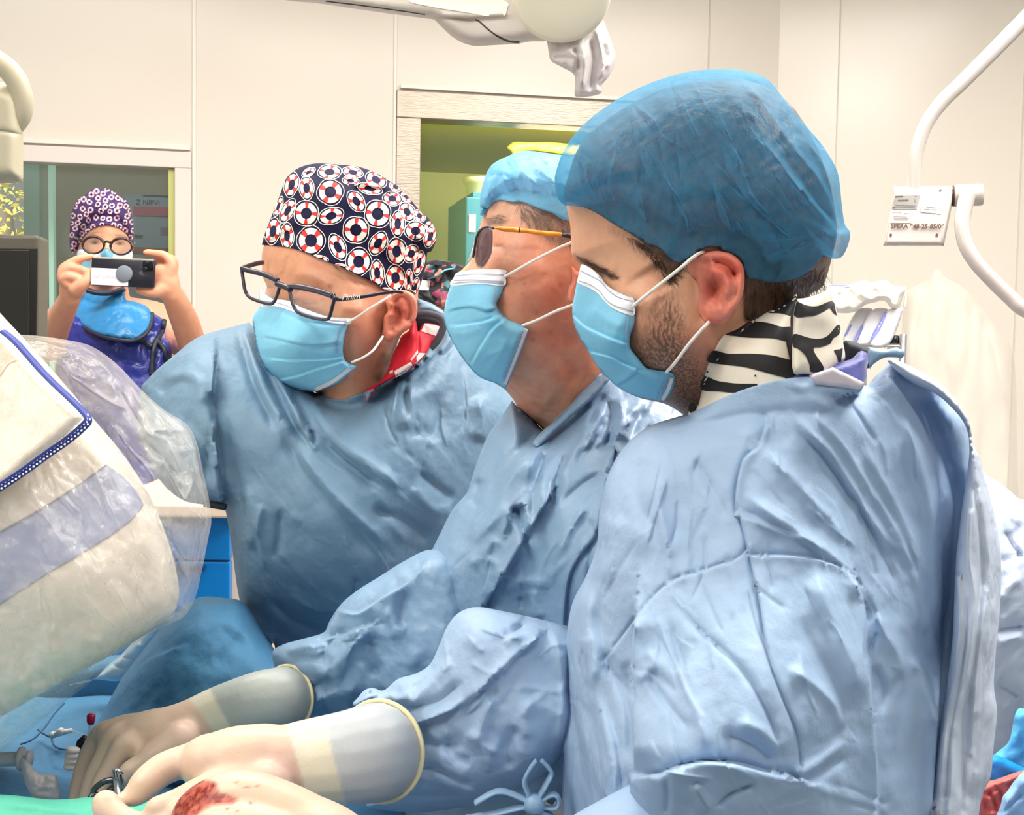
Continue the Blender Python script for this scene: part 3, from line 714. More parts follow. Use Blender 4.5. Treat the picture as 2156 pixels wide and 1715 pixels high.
hairs(mb, head3, scatter([(1590, 680), (1640, 650), (1640, 662), (1560, 720)], 60), 14, (-.4, 1), lift=.0007, r=.00012)
mb.build('hair', m_hair3, t3)

# bouffant cap
m_bouf3 = film('bouffant_blue_thin', S(66, 160, 208), see=.60, rough=.65, spec=.2, bump=[(50, .35, 5, (1, 1, 1)), (600, .3, 2, (1, 1, 1))], weave=(90, .05), fres=.30)
cap3_out = ZA([(40, 560), (50, 500), (85, 410), (160, 310), (280, 210), (420, 130), (560, 75), (700, 42), (860, 35), (960, 50), (1040, 85), (1120, 180), (1200, 280), (1290, 385), (1355, 490), (1375, 560), (1385, 660), (1400, 760), (1425, 800), (1415, 860), (1385, 915), (1340, 922), (1300, 905), (1280, 930), (1220, 990), (1150, 1020), (1060, 1033), (990, 1020), (930, 1005), (925, 940), (880, 900), (800, 880), (700, 900), (625, 940), (575, 915), (530, 870), (440, 840), (350, 790), (240, 720), (150, 680), (90, 675, 1), (55, 640)])
cf = lambda l: ZA(l)
cap3 = Relief(cap3_out, lambda q: np.minimum(head3.F(q)-.024, .870), T=.074, R=135, Tb=.08, step=6, under=[hair3], off=.004, ost=5,
    folds=[('r', 4, 5, cf([(460, 700), (450, 620), (470, 740), (500, 830), (600, 930)])), ('r', 5, 5, cf([(510, 470), (560, 560), (620, 650), (665, 740), (670, 830), (690, 890)])), ('r', 5, 5, cf([(770, 550), (820, 640), (860, 740), (875, 820), (850, 880)])),
           ('r', 4, 4, cf([(800, 240), (860, 370), (910, 500), (950, 620), (975, 710)])), ('r', 4, 5, cf([(910, 270), (1000, 380), (1100, 470), (1160, 560), (1260, 690), (1340, 790)])), ('r', 6, 7, cf([(880, 60), (980, 160), (1080, 300), (1170, 420), (1250, 520), (1320, 640), (1370, 770)])),
           ('r', 5, 6, cf([(1000, 330), (1090, 480), (1180, 590), (1280, 700), (1360, 800)])), ('r', 5, 6, cf([(1040, 90), (1150, 260), (1260, 420), (1330, 560), (1375, 700)])), ('v', 4, 8, cf([(1100, 420), (1200, 560), (1300, 700), (1350, 760)])),
           ('r', 3, 4, cf([(330, 320), (330, 430), (300, 560), (330, 650), (370, 780)])), ('r', 3, 4, cf([(240, 480), (250, 600), (300, 700), (340, 780)])), ('r', 3, 4, cf([(170, 350), (150, 480), (180, 600), (240, 700)])), ('r', 3, 4, cf([(190, 440), (200, 560), (270, 680)])),
           ('r', 2.5, 4, cf([(510, 330), (600, 390), (660, 420)])), ('r', 2.5, 4, cf([(700, 380), (790, 480), (860, 560)])), ('r', 2.5, 4, cf([(880, 400), (900, 470), (890, 520)])), ('r', 3, 5, cf([(90, 420), (70, 520), (90, 620)])),
           ('v', 4, 8, cf([(690, 900), (800, 865), (880, 880), (960, 950), (1060, 985), (1180, 960), (1290, 860)])), ('r', 4, 7, cf([(930, 960), (1060, 1010), (1180, 990), (1270, 910)])), ('v', 5, 8, cf([(1290, 905), (1320, 860), (1370, 800)])), ('r', 3, 5, cf([(960, 900), (1100, 890), (1250, 840), (1350, 790)]))],
    noise=[(34, 120, -35, 1.6, 21)])
cap3.folds = list(cap3.folds)+wrinkles(31, (1200, 260, 1500, 520), 72, 26, (1.5, 3), (2.5, 4.5), (60, 160))+wrinkles(32, (1450, 180, 1760, 520), 55, 34, (1.5, 3.2), (2.5, 5), (80, 220), 8)+wrinkles(33, (1420, 500, 1740, 580), 160, 12, (1.5, 3), (2.5, 5), (40, 110))
mb = cap3.mesh(); cap3.strip(mb, ZA([(90, 676), (150, 688), (240, 728), (350, 797), (440, 848), (530, 878)]), 5, 1, .0008)
tag(mb.build('bouffant_cap', [m_bouf3, mat('cap_band_pale', S(190, 206, 226), rough=.7, bump=[(600, .5, 2, (1, 1, 1))])], t3), 'dark hair showing through the thin blue cap fabric')

# mask
mk3 = Relief(ZB([(232, 697, 1), (320, 740), (430, 830), (480, 900), (550, 960), (640, 1010), (720, 1045), (783, 1060, 1), (802, 1110), (805, 1200), (795, 1350), (760, 1450), (748, 1540), (765, 1620), (830, 1700), (900, 1790), (950, 1825), (1080, 1850), (1200, 1870), (1240, 1930, 1), (1225, 2030), (1180, 2120), (1130, 2180, 1), (1000, 2160), (800, 2120), (640, 2040), (520, 1940), (400, 1800), (300, 1640), (200, 1480), (140, 1320), (128, 1180), (150, 1040), (180, 880), (200, 800)]),
    [(1228, 560, .935), (1215, 650, .950), (1240, 740, .945), (1300, 800, .935), (1330, 660, .893), (1325, 740, .897), (1400, 800, .915), (1390, 838, .93), (1280, 640, .905), (1280, 720, .905), (1340, 800, .915)], T=.010, R=26, Tb=.002, step=4, under=[head3], off=.003,
    folds=[('s', 5, 12, ZB([(150, 1260), (260, 1360), (420, 1440), (560, 1500), (740, 1560)]), 'x'), ('s', 5, 13, ZA([(190, 1355), (300, 1380), (360, 1410), (430, 1442)]), 'x'), ('S', 4, 12, ZA([(320, 1525), (380, 1490), (432, 1445)]), 'x'),
           ('v', 2, 3, ZB([(430, 830), (520, 960), (640, 1060), (780, 1120)])), ('r', 3, 20, ZB([(300, 1150), (500, 1300), (700, 1420)]))], noise=[(30, 30, 0, .5, 8)])
tp = ZB([(225, 705), (310, 760), (400, 830), (460, 920), (560, 1010), (680, 1070), (790, 1100)])
band3 = ZB([(230, 700), (330, 745), (430, 830), (480, 900), (550, 960), (640, 1010), (720, 1045), (783, 1062), (802, 1120), (798, 1250), (690, 1230), (560, 1170), (470, 1090), (400, 1010), (300, 950), (190, 900), (190, 840), (205, 780)])
mo3 = mask_obj(mk3, t3, [ZB([(215, 770), (320, 820), (430, 880), (520, 980), (640, 1060), (790, 1100)]), ZB([(200, 880), (320, 920), (420, 990), (500, 1090), (600, 1150), (790, 1210)])], band3, edge=[ZB([(1235, 1935), (1190, 2070), (1130, 2175)])], side=[ZB([(1180, 1900), (1130, 2030), (1080, 2160)]), ZB([(1150, 1890), (1100, 2020), (1040, 2150)]), ZB([(710, 1260), (700, 1380), (690, 1500)]), ZB([(760, 1260), (750, 1380), (730, 1480)])])
ear_loop(mo3, [mk3.at(1334, 644, .001), P(1350, 630, .884), P(1400, 590, .872), P(1440, 558, .866), P(1456, 544, .866), P(1475, 532, .874), P(1490, 530, .885)], .00125)
ear_loop(mo3, [mk3.at(1403, 783, .001), P(1420, 765, .893), P(1450, 725, .878), P(1475, 696, .872), P(1486, 685, .870), P(1492, 678, .875)], .00125)
# striped collar
m_cream = mat('collar_cream', S(232, 222, 206), rough=.7, bump=[(60, .1, 3, (1, 1, 1)), (1200, .15, 1, (1, 1, 1))]); m_black = mat('collar_black', S(24, 23, 26), rough=.7, bump=[(1200, .15, 1, (1, 1, 1))])
col3 = Relief(ZC([(1240, 190), (1100, 290), (950, 355), (800, 440), (600, 560), (470, 610), (400, 690), (350, 790), (285, 930), (235, 1090), (205, 1240), (150, 1440), (60, 1480), (60, 1560), (140, 1700), (1000, 1700), (1700, 1500), (1600, 1000), (1350, 900), (1290, 200)]),
    [(1480, 850, .90), (1540, 720, .885), (1620, 760, .868), (1650, 680, .885), (1680, 800, .868), (1500, 880, .89)], T=.03, R=60, step=6, under=[head3], off=.003, folds=[('v', 5, 8, ZC([(1235, 200), (1235, 600), (1230, 1000)]), 'x')])
mb = col3.mesh()
for p in [[(300, 830), (350, 795), (500, 830), (750, 830), (1000, 850), (1200, 900), (1260, 910), (1260, 1120), (1140, 1100), (950, 1050), (700, 985), (500, 960), (270, 925)],
          [(470, 612), (600, 555), (750, 470), (950, 480), (1100, 525), (1260, 540), (1260, 720), (1150, 690), (1000, 655), (750, 648), (600, 632)],
          [(950, 362), (1100, 285), (1260, 180), (1290, 200), (1290, 420), (1200, 398), (1100, 372)],
          [(1180, 700), (1160, 690), (1200, 880), (1200, 900), (1300, 900), (1300, 500), (1215, 400), (1215, 700)],
          [(235, 1090), (380, 1140), (600, 1170), (850, 1180), (700, 1260), (560, 1275), (400, 1260), (195, 1240)],
          [(120, 1390), (60, 1400), (60, 1500), (140, 1480)]]: col3.decal(mb, ZC(p), 1, .0007, 6)
for (x, y) in ((265, 1040), (810, 1082)):
    q = ZC([(x+12*math.cos(a), y+14*math.sin(a)) for a in np.linspace(0, 6.28, 9)[:-1]]); col3.decal(mb, q, 1, .001, 3)
collar3 = mb.build('striped_collar', [m_cream, m_black], t3)
flp3 = Relief(ZC([(1280, 210, 1), (1400, 195), (1540, 150), (1630, 100, 1), (1660, 200), (1665, 240), (1710, 260), (1730, 340), (1760, 500), (1790, 600), (1805, 700), (1830, 850), (1800, 920), (1600, 1060), (1250, 1060, 1), (1225, 980, 1), (1230, 750), (1240, 500), (1250, 350)]),
    [(1675, 650, .862), (1675, 760, .856), (1730, 640, .875), (1770, 740, .885), (1720, 780, .866)], T=.012, R=30, step=5, under=[col3], off=.005, noise=[(60, 40, 10, .8, 31)])
mb = flp3.mesh()
for p in [[(1285, 215), (1262, 235), (1290, 240), (1400, 285), (1520, 290), (1660, 235), (1708, 258), (1720, 330), (1735, 400), (1690, 360), (1660, 310), (1600, 345), (1500, 392), (1400, 408), (1252, 405)],
          [(1243, 610), (1350, 630), (1440, 655), (1550, 660), (1640, 620), (1755, 495), (1770, 600), (1690, 660), (1670, 710), (1560, 755), (1470, 765), (1500, 850), (1580, 970), (1570, 1030), (1440, 1040), (1430, 960), (1380, 850), (1300, 775), (1238, 750)],
          [(1705, 790), (1780, 780), (1800, 750), (1800, 820), (1785, 890), (1790, 920), (1755, 930), (1740, 860)]]: flp3.decal(mb, ZC(p), 1, .0007, 5)
mb.build('collar_flap', [m_cream, m_black], collar3)
# navy lining of the lead collar and scrubs
m_navy = mat('navy_lining', S(62, 66, 150), rough=.55, sheen=.3, bump=[(900, .2, 1, (1, 1, 1))])
m_dk = mat('dark_lining', S(30, 34, 46), rough=.7)
nv = Relief(ZC([(1100, 1100), (1300, 1030), (1550, 960), (1750, 930), (1900, 890), (2000, 800), (2070, 820), (2100, 880), (2080, 980), (2060, 1160), (1900, 1300), (1300, 1300)]), [(1700, 780, .875), (1760, 770, .88), (1820, 750, .90), (1750, 830, .87)], T=.012, R=20, step=6,
    folds=[('s', 3, 8, ZC([(1700, 985), (1850, 950), (2000, 900), (2090, 880)]), 'x')])
nv.mesh().build('navy_collar', m_navy, t3)
nv2 = Relief(ZC([(1810, 700), (1900, 690), (2050, 740), (2130, 800), (2140, 960), (2060, 1000), (1850, 950), (1800, 900)]), .915, T=.01, R=14, step=6)
nv2.mesh().build('collar_lining', m_dk, t3)

wl_ = Relief(ZC([(1420, 1080, 1), (1690, 985, 1), (2050, 1160, 1), (2000, 1240, 1), (1500, 1180, 1)]), [(1700, 800, .858), (1760, 780, .862), (1820, 805, .872)], T=.003, R=6, step=6, under=[nv], off=.002); wl_.mesh().build('collar_tab', mat('tab_lilac_white', S(226, 216, 226), rough=.6), t3)
# gown
gown3_out = [(1440, 873, 1), (1475, 860), (1520, 838), (1580, 815), (1650, 798), (1710, 793), (1770, 802), (1820, 812), (1845, 790), (1880, 755, 1), (1940, 790), (2000, 850), (2040, 900), (2060, 1000), (2085, 1150), (2085, 1300), (2075, 1500), (2060, 1715), (2060, 3200), (1900, 4300), (1300, 4300), (1170, 3000), (1183, 1715), (1180, 1600), (1182, 1480), (1192, 1350), (1205, 1270), (1235, 1210), (1256, 1150), (1262, 1080), (1280, 1000), (1315, 940), (1365, 898)]
gF = [(1250, 1100, .89), (1330, 960, .90), (1450, 900, .885), (1560, 880, .865), (1700, 830, .862), (1600, 1050, .835), (1480, 1150, .845), (1580, 1200, .815), (1450, 1400, .79), (1600, 1400, .765), (1700, 1500, .78), (1560, 1640, .745),
      (1240, 1300, .90), (1230, 1500, .91), (1230, 1700, .92), (1800, 900, .885), (1850, 1100, .895), (1900, 1300, .90), (1930, 1600, .90), (1960, 900, .93), (1990, 1200, .945), (2040, 1400, .95), (1400, 1650, .76)]
zf = lambda ty, a, w_, p, *e: (ty, a, w_, ZG(p))+tuple(e)
gown3 = Relief(gown3_out, gF, T=.07, R=110, Tb=.05, step=6.5, ost=8, gain=1.5, under=[head3, col3, nv], off=.004, folds=[
    zf('S', 4, 14, [(815, 190), (760, 270), (735, 330), (700, 400), (650, 450), (628, 530), (622, 610), (640, 670)], 'x'), zf('v', 3, 3.5, [(815, 190), (760, 270), (735, 330), (700, 400), (650, 450), (628, 530), (622, 610), (640, 670), (665, 770), (690, 880), (710, 980), (725, 1080), (745, 1180), (790, 1300), (840, 1430), (855, 1550)], 'x'),
    zf('r', 2.5, 4, [(725, 210), (745, 270), (738, 320), (715, 380)]), zf('S', 3, 12, [(640, 670), (665, 770), (690, 880), (710, 980), (725, 1080), (745, 1180)]),
    zf('s', 3, 10, [(155, 1165), (240, 1050), (300, 970), (390, 885), (500, 845), (620, 805), (660, 770)], 'x'), zf('v', 2.5, 3, [(155, 1165), (240, 1050), (300, 970), (390, 885), (500, 845), (620, 805), (660, 770)], 'x'),
    zf('v', 2.5, 3, [(680, 790), (800, 790), (920, 805), (1010, 840), (1070, 900), (1110, 970), (1125, 1050), (1100, 1130)], 'x'), zf('s', 4, 14, [(680, 790), (800, 790), (920, 805), (1010, 840), (1070, 900)], 'x'),
    zf('S', 22, 45, [(262, 1050), (254, 1200), (254, 1400), (262, 1570)], 'a'), zf('s', 16, 40, [(1060, 900), (1085, 1000), (1080, 1150), (1105, 1250), (1115, 1400), (1128, 1560), (1128, 1720)], 'x'),
    zf('v', 8, 16, [(1055, 900), (1090, 1000), (1095, 1080), (1110, 1200), (1125, 1340)]), zf('r', 7, 12, [(1125, 990), (1150, 1060), (1215, 1180), (1190, 1230)]), zf('v', 5, 9, [(1110, 1180), (1150, 1270), (1130, 1360)]),
    zf('r', 6, 14, [(1220, 1150), (1280, 1200), (1310, 1290), (1350, 1420)]), zf('v', 4, 14, [(1230, 1240), (1200, 1400), (1190, 1600)]),
    zf('s', 14, 40, [(250, 1600), (262, 1572), (340, 1572), (400, 1550), (480, 1530), (560, 1526), (640, 1535), (740, 1562), (825, 1582)], 'x'), zf('v', 6, 7, [(262, 1572), (340, 1565), (400, 1550), (480, 1530), (560, 1526), (640, 1535), (740, 1562), (825, 1582)], 'x'), zf('r', 5, 10, [(825, 1582), (900, 1540), (980, 1480), (1010, 1440)]), zf('v', 4, 9, [(860, 1600), (940, 1560), (1020, 1500)]),
    zf('r', 6, 10, [(480, 1600), (500, 1650), (540, 1700)]), zf('v', 5, 8, [(545, 1700), (600, 1640), (700, 1600)]), zf('v', 4, 7, [(370, 1580), (380, 1630), (375, 1715)]),
    zf('r', 6, 14, [(640, 560), (740, 640), (850, 710), (960, 790), (1050, 870)]), zf('r', 4, 8, [(640, 650), (760, 700), (880, 740), (960, 790)]), zf('v', 3, 6, [(640, 620), (740, 680), (860, 730)]),
    zf('r', 5, 9, [(830, 300), (950, 420), (1040, 560), (1120, 690), (1180, 780)]), zf('v', 4, 6, [(820, 330), (930, 440), (1030, 590), (1100, 700), (1150, 800), (1250, 980)]), zf('r', 4, 8, [(880, 270), (1000, 400), (1100, 560), (1200, 720), (1260, 860)]), zf('r', 5, 12, [(700, 400), (800, 500), (940, 640), (1060, 780)]),
    zf('v', 4, 7, [(1140, 720), (1220, 850), (1290, 1050), (1330, 1250), (1350, 1400)]), zf('r', 4, 10, [(1180, 720), (1260, 860), (1310, 1030), (1345, 1200)]), zf('r', 4, 9, [(1060, 380), (1160, 560), (1250, 740), (1320, 920)]), zf('v', 3, 6, [(1040, 200), (1030, 250), (1070, 310), (1130, 400)]), zf('r', 4, 12, [(1180, 780), (1240, 920), (1290, 1080)]),
    zf('v', 30, 34, [(1290, 260), (1370, 450), (1400, 600), (1390, 850), (1370, 1050), (1350, 1300)], 'a'), zf('r', 10, 24, [(1180, 250), (1270, 420), (1320, 640), (1340, 900), (1350, 1150)]), zf('s', 8, 20, [(1190, 180), (1290, 330), (1350, 560), (1360, 800), (1358, 1100), (1345, 1380), (1325, 1700)], 'x'),
    zf('r', 9, 30, [(900, 830), (960, 1000), (1040, 1180), (1090, 1330)]), zf('v', 5, 20, [(840, 1000), (900, 1120), (1000, 1300), (1010, 1430)]), zf('r', 6, 14, [(1000, 1430), (980, 1330), (890, 1240), (800, 1190)]), zf('v', 5, 12, [(560, 1430), (620, 1440), (700, 1480), (770, 1540)]), zf('r', 5, 16, [(620, 1380), (720, 1420), (800, 1500)]),
    zf('v', 4, 6, [(400, 940), (470, 1030), (640, 1190), (710, 1300), (760, 1420), (800, 1560)]), zf('r', 5, 10, [(430, 1150), (460, 1280), (500, 1400), (510, 1510)]), zf('v', 4, 7, [(380, 1000), (410, 1100), (450, 1240), (500, 1400)]), zf('v', 4, 8, [(300, 1200), (380, 1320), (460, 1420)]), zf('r', 5, 14, [(260, 1240), (330, 1180), (300, 1120)]), zf('v', 3, 8, [(260, 1210), (330, 1210), (420, 1290)]),
    zf('r', 6, 14, [(110, 900), (100, 1050), (130, 1140), (100, 1280)]), zf('v', 7, 12, [(140, 900), (135, 1030), (160, 1160), (220, 1260), (245, 1320)]), zf('v', 10, 18, [(20, 1100), (35, 1300), (70, 1500), (90, 1715)], 'x'), zf('r', 8, 16, [(90, 1100), (130, 1300), (180, 1500), (190, 1715)], 'x'), zf('v', 9, 14, [(240, 1200), (250, 1400), (240, 1715)], 'x'), zf('v', 4, 8, [(160, 1300), (200, 1450), (220, 1650)]),
    zf('r', 4, 18, [(330, 480), (350, 600), (380, 740), (400, 820)]), zf('v', 3, 14, [(290, 430), (270, 560), (320, 720)]), zf('r', 4, 20, [(200, 640), (180, 760), (170, 900)]), zf('v', 3, 9, [(470, 440), (540, 560), (600, 680)]), zf('r', 3, 8, [(390, 880), (380, 760), (345, 600)])],
    noise=[(120, 120, 0, 3.2, 41), (40, 90, -20, 1.0, 42), (16, 40, -15, .35, 43)])
gown3.folds = list(gown3.folds)+wrinkles(41, (1590, 850, 1930, 1350), 62, 34, (.9, 2.0))+wrinkles(42, (1350, 1230, 1800, 1580), 72, 20, (.9, 2.0))+wrinkles(43, (1250, 940, 1500, 1230), 105, 20, (.8, 1.8))+wrinkles(44, (1200, 1350, 1320, 1700), 88, 12)+wrinkles(45, (1350, 1620, 1830, 1720), 40, 10, spread=40)
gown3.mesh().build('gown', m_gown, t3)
bp3_out = ZG([(1160, 95), (1225, 110), (1330, 165), (1400, 230), (1450, 305), (1464, 370), (1468, 400), (1490, 440), (1505, 500), (1532, 600), (1562, 740), (1568, 850), (1562, 1000), (1552, 1100), (1542, 1250), (1553, 1350), (1542, 1460), (1530, 1580), (1500, 1650), (1480, 1800), (1400, 2600), (1330, 2600), (1318, 1800), (1328, 1650), (1348, 1430), (1375, 1250), (1395, 1080), (1402, 900), (1408, 790), (1424, 660), (1444, 520), (1455, 410), (1440, 330), (1390, 265), (1330, 215), (1230, 165)])
zb = lambda ty, a, w_, p: (ty, a, w_, ZG(p), 'x')
bp3 = Relief(bp3_out, [(1880, 765, .89), (2030, 920, .90), (2050, 1100, .905), (2060, 1300, .90), (2020, 1600, .90), (2100, 1250, .93), (2000, 1500, .89), (2090, 1500, .925)], T=.05, Tb=.05, R=45, step=6, under=[gown3], off=.004,
    folds=[zb('r', 7, 6, [(1455, 640), (1450, 800), (1470, 950), (1450, 1150), (1400, 1400), (1380, 1700)]), zb('v', 8, 6, [(1475, 560), (1490, 700), (1500, 850), (1490, 1000), (1470, 1200), (1440, 1400), (1430, 1700)]), zb('r', 6, 6, [(1500, 600), (1520, 750), (1525, 900), (1510, 1150), (1480, 1350)]),
           zb('v', 6, 5, [(1430, 880), (1440, 1000), (1430, 1200), (1390, 1400), (1370, 1650)]), zb('r', 6, 7, [(1420, 880), (1425, 1050), (1400, 1250), (1365, 1450), (1345, 1700)]), zb('r', 5, 5, [(1520, 920), (1490, 1100), (1470, 1300), (1460, 1500)]), zb('v', 5, 5, [(1510, 1150), (1500, 1300), (1480, 1500), (1450, 1650)]), zb('v', 5, 6, [(1540, 700), (1545, 850), (1535, 950)])],
    noise=[(9, 120, 5, 1.6, 51), (30, 60, 0, 2, 52)])
m_inner = mat('gown_back_pale', S(206, 216, 234), rough=.6, spec=.3, bump=CR, transl=.15)
tag(bp3.mesh().build('gown_back_panel', m_inner, t3), 'paler pleated back panel of the open gown')
# neck tie and folded label sheet at the collar
tie = Relief(ZG([(1095, 60), (1150, 60), (1200, 56), (1226, 70), (1215, 92), (1195, 88), (1150, 90), (1110, 115), (1100, 130)]), .875, T=.004, R=8, step=5); tie.mesh().build('neck_tie', m_gown_mid, t3)
for o_ in []: pass
# ================================================================ surgeon in the middle (orange glasses)
ZE = lambda p: Z(960, 430, 6.862, p)
ZF = lambda p: Z(920, 280, 2.68, p)
ZH = lambda p: Z(440, 680, 1.6567, p)
ZI = lambda p: Z(0, 1380, 2.3956, p)
ZJ = lambda p: Z(100, 1480, 7.187, p)
m_skin2 = skin('skin_ruddy', hair=(150, 130, 115), namt=.28, nscale=46)
t2 = thing('person', (P(1150, 1000, 1.15)[0], P(1150, 1000, 1.15)[1], 0), 'person in a crumpled blue cap and orange-armed glasses, gloved hands at work, between the other surgeons', 'person', 'surgical team in blue gowns')
t2['label'] = 'person with orange-armed glasses and blue cap, gloved hands at work, in the middle'
head2 = Relief([(1035, 400), (1090, 365), (1180, 350), (1290, 360), (1370, 400), (1420, 480), (1425, 580), (1390, 660), (1340, 720), (1330, 800), (1360, 900), (1400, 1000), (1200, 1000), (1146, 908), (1120, 885), (1095, 862), (1080, 840), (1066, 822), (1040, 805), (1000, 780), (970, 735), (955, 690), (952, 640), (948, 600), (960, 578), (975, 565), (990, 548), (994, 530), (997, 512), (1003, 500), (1010, 478), (1016, 458), (1022, 440)],
    [(1010, 500, 1.10), (990, 560, 1.11), (960, 640, 1.13), (1000, 740, 1.11), (1100, 480, 1.085), (1100, 620, 1.07), (1180, 640, 1.08), (1200, 560, 1.08), (1130, 740, 1.09), (1180, 860, 1.13), (1250, 760, 1.12), (1300, 600, 1.10), (1200, 400, 1.09)],
    T=.075, R=100, step=5, folds=[('v', 5, 12, [(1030, 515), (1050, 520), (1066, 522)]), ('v', 2, 3, ZE([(540, 610), (620, 605), (690, 600)])), ('r', 3, 8, [(1018, 462), (1040, 466), (1060, 470)]), ('r', 4, 30, [(1040, 560), (1090, 560), (1150, 560)]), ('v', 3, 20, [(1130, 640), (1110, 690), (1090, 780)]), ('v', 2.5, 4, [(1208, 560), (1203, 590), (1198, 640)]), ('v', 2, 9, [(1180, 830), (1150, 880)]), ('v', 3, 30, [(1200, 680), (1190, 760), (1230, 800)]), ('v', 2.5, 12, [(1240, 690), (1200, 800), (1160, 870)])], noise=[(26, 30, 10, .7, 4), (60, 60, 0, 1, 5)])
def paint2(q):
    c = np.tile(np.array(S(224, 164, 136))[:3], (len(q), 1))
    c = mixc(c, S(205, 112, 92)[:3], .4*soft(q, 1150, 640, 90, 100)); c = mixc(c, S(212, 160, 128)[:3], .6*soft(q, 1170, 850, 60, 50)); c = mixc(c, S(206, 168, 148)[:3], .7*soft(q, 1110, 445, 90, 24)); c = mixc(c, S(160, 108, 80)[:3], .55*soft(q, 1040, 462, 26, 12)); c = mixc(c, S(150, 90, 70)[:3], .5*soft(q, 1052, 522, 22, 9))
    for (x, y, r_) in ((1191, 669, 4), (1105, 597, 3), (1122, 715, 5), (1085, 540, 5), (1180, 600, 6), (1130, 660, 6), (1100, 618, 5), (1160, 700, 5), (1060, 640, 4), (1145, 575, 6)): c = mixc(c, S(150, 70, 55)[:3], .45*soft(q, x, y, r_, r_*.8))
    return np.column_stack([c, .25*soft(q, 1150, 450, 70, 20)])
lobe = Relief([(1204, 560), (1214, 570), (1230, 575), (1250, 590), (1255, 640), (1225, 650), (1205, 642), (1194, 630), (1197, 605), (1204, 590)], 1.055, T=.01, R=9, step=3, under=[head2], off=.001)
mb = head2.mesh(paint=paint2); lobe.mesh(mb, 0, lambda q: np.tile(np.append(S(220, 140, 118)[:3], 0), (len(q), 1))); torso_legs(mb, 1290, 1.28, .2, .6, 1.2, .9)
mb.build('body', m_skin2, t2)
m_hair2 = mat('hair_grey', S(150, 130, 116), rough=.5, bump=[(150, .6, 4, (1, 1, .3))], vary=(160, .35))
hair2 = Relief([(1140, 436), (1180, 452), (1215, 475), (1215, 500), (1170, 492), (1120, 488), (1105, 470), (1120, 450)], lambda q: head2.F(q)-.001, T=.004, R=14, step=4, under=[head2], off=.0015)
mb = MB()
hairs(mb, head2, scatter([(1090, 430), (1150, 440), (1215, 480), (1210, 520), (1160, 500), (1120, 480), (1095, 460)], 420), 22, (.5, .9), lift=.0012, r=.00016, jitter=.5)
hairs(mb, head2, scatter([(1018, 455), (1056, 452), (1060, 468), (1022, 472)], 90), 12, (.9, .2), lift=.001, r=.00014)
mb.build('hair', m_hair2, t2)
m_bouf2 = film('bouffant_blue_light', S(120, 200, 240), see=.16, rough=.55, bump=[(45, .5, 5, (1, 1, 1)), (400, .2, 2, (1, 1, 1))], weave=(70, .1))
cap2 = Relief(ZF([(245, 465), (243, 420), (250, 320), (300, 190), (400, 130), (490, 100), (600, 110), (720, 125), (900, 130), (1150, 190), (1330, 330), (1380, 480), (1340, 600), (1200, 640), (900, 540), (745, 498), (690, 478), (650, 450), (590, 432), (540, 410), (480, 388), (420, 388), (360, 376), (320, 390), (290, 420), (262, 462)]),
    lambda q: head2.F(q)-.014, T=.078, R=95, step=5, under=[head2], off=.006,
    folds=[('r', 4, 5, ZF([(420, 380), (400, 330), (380, 260), (400, 180)])), ('r', 4, 5, ZF([(540, 405), (520, 350), (540, 290), (500, 220)])), ('r', 4, 6, ZF([(500, 230), (560, 300), (620, 360), (680, 400)])), ('r', 3, 5, ZF([(560, 200), (640, 260), (700, 330)])), ('v', 4, 6, ZF([(460, 385), (450, 320), (430, 250)])), ('v', 4, 6, ZF([(600, 430), (580, 360), (590, 300)])), ('r', 3, 6, ZF([(300, 400), (290, 320), (330, 230)])), ('v', 4, 6, ZF([(340, 370), (330, 300), (370, 220)])), ('r', 3, 5, ZF([(640, 440), (660, 380), (640, 320)])), ('v', 3, 8, ZF([(280, 400), (340, 360), (450, 368), (560, 400), (650, 435), (740, 480)]))],
    noise=[(24, 60, -20, 2.2, 61), (10, 30, -40, 1.0, 62)], gain=1.5)
cap2.folds = list(cap2.folds)+wrinkles(51, (1015, 325, 1200, 450), 75, 30, (1.5, 3), (2.5, 5), (20, 70), 35)
cap2.mesh().build('bouffant_cap', m_bouf2, t2)
mk2 = Relief(ZE([(0, 1000), (100, 965), (300, 945), (500, 938), (712, 948, 1), (712, 1050), (690, 1180), (640, 1330), (590, 1440), (640, 1560), (740, 1650), (860, 1710)])[:-1]+ZF([(345, 990), (400, 1050), (460, 1075), (523, 1105, 1), (480, 1220), (440, 1320), (388, 1445, 1), (340, 1415), (240, 1375), (160, 1290), (100, 1200), (60, 1120), (40, 1040), (48, 960), (70, 880), (110, 790)]),
    [(963, 575, 1.115), (940, 640, 1.14), (960, 720, 1.13), (1000, 790, 1.125), (1060, 575, 1.075), (1050, 640, 1.07), (1100, 700, 1.07), (1070, 800, 1.10), (1000, 640, 1.085), (1030, 740, 1.085)], T=.012, R=24, Tb=.002, step=4, under=[head2], off=.003,
    folds=[('S', 4, 10, ZF([(90, 1000), (130, 990), (200, 985), (280, 1005), (335, 990)]), 'x'), ('s', 5, 11, ZF([(110, 1085), (180, 1075), (250, 1065), (310, 1045)]), 'x'), ('s', 5, 12, ZF([(200, 1285), (240, 1210), (290, 1130), (330, 1085), (350, 1070)]), 'x'), ('r', 3, 14, ZF([(70, 1130), (160, 1130), (260, 1100)])), ('r', 2, 14, ZF([(300, 1350), (350, 1250), (400, 1150)]))], noise=[(24, 24, 0, .5, 9)])
band2 = ZF([(108, 790), (160, 778), (250, 768), (385, 772), (385, 800), (378, 860), (240, 850), (80, 858), (95, 815)])
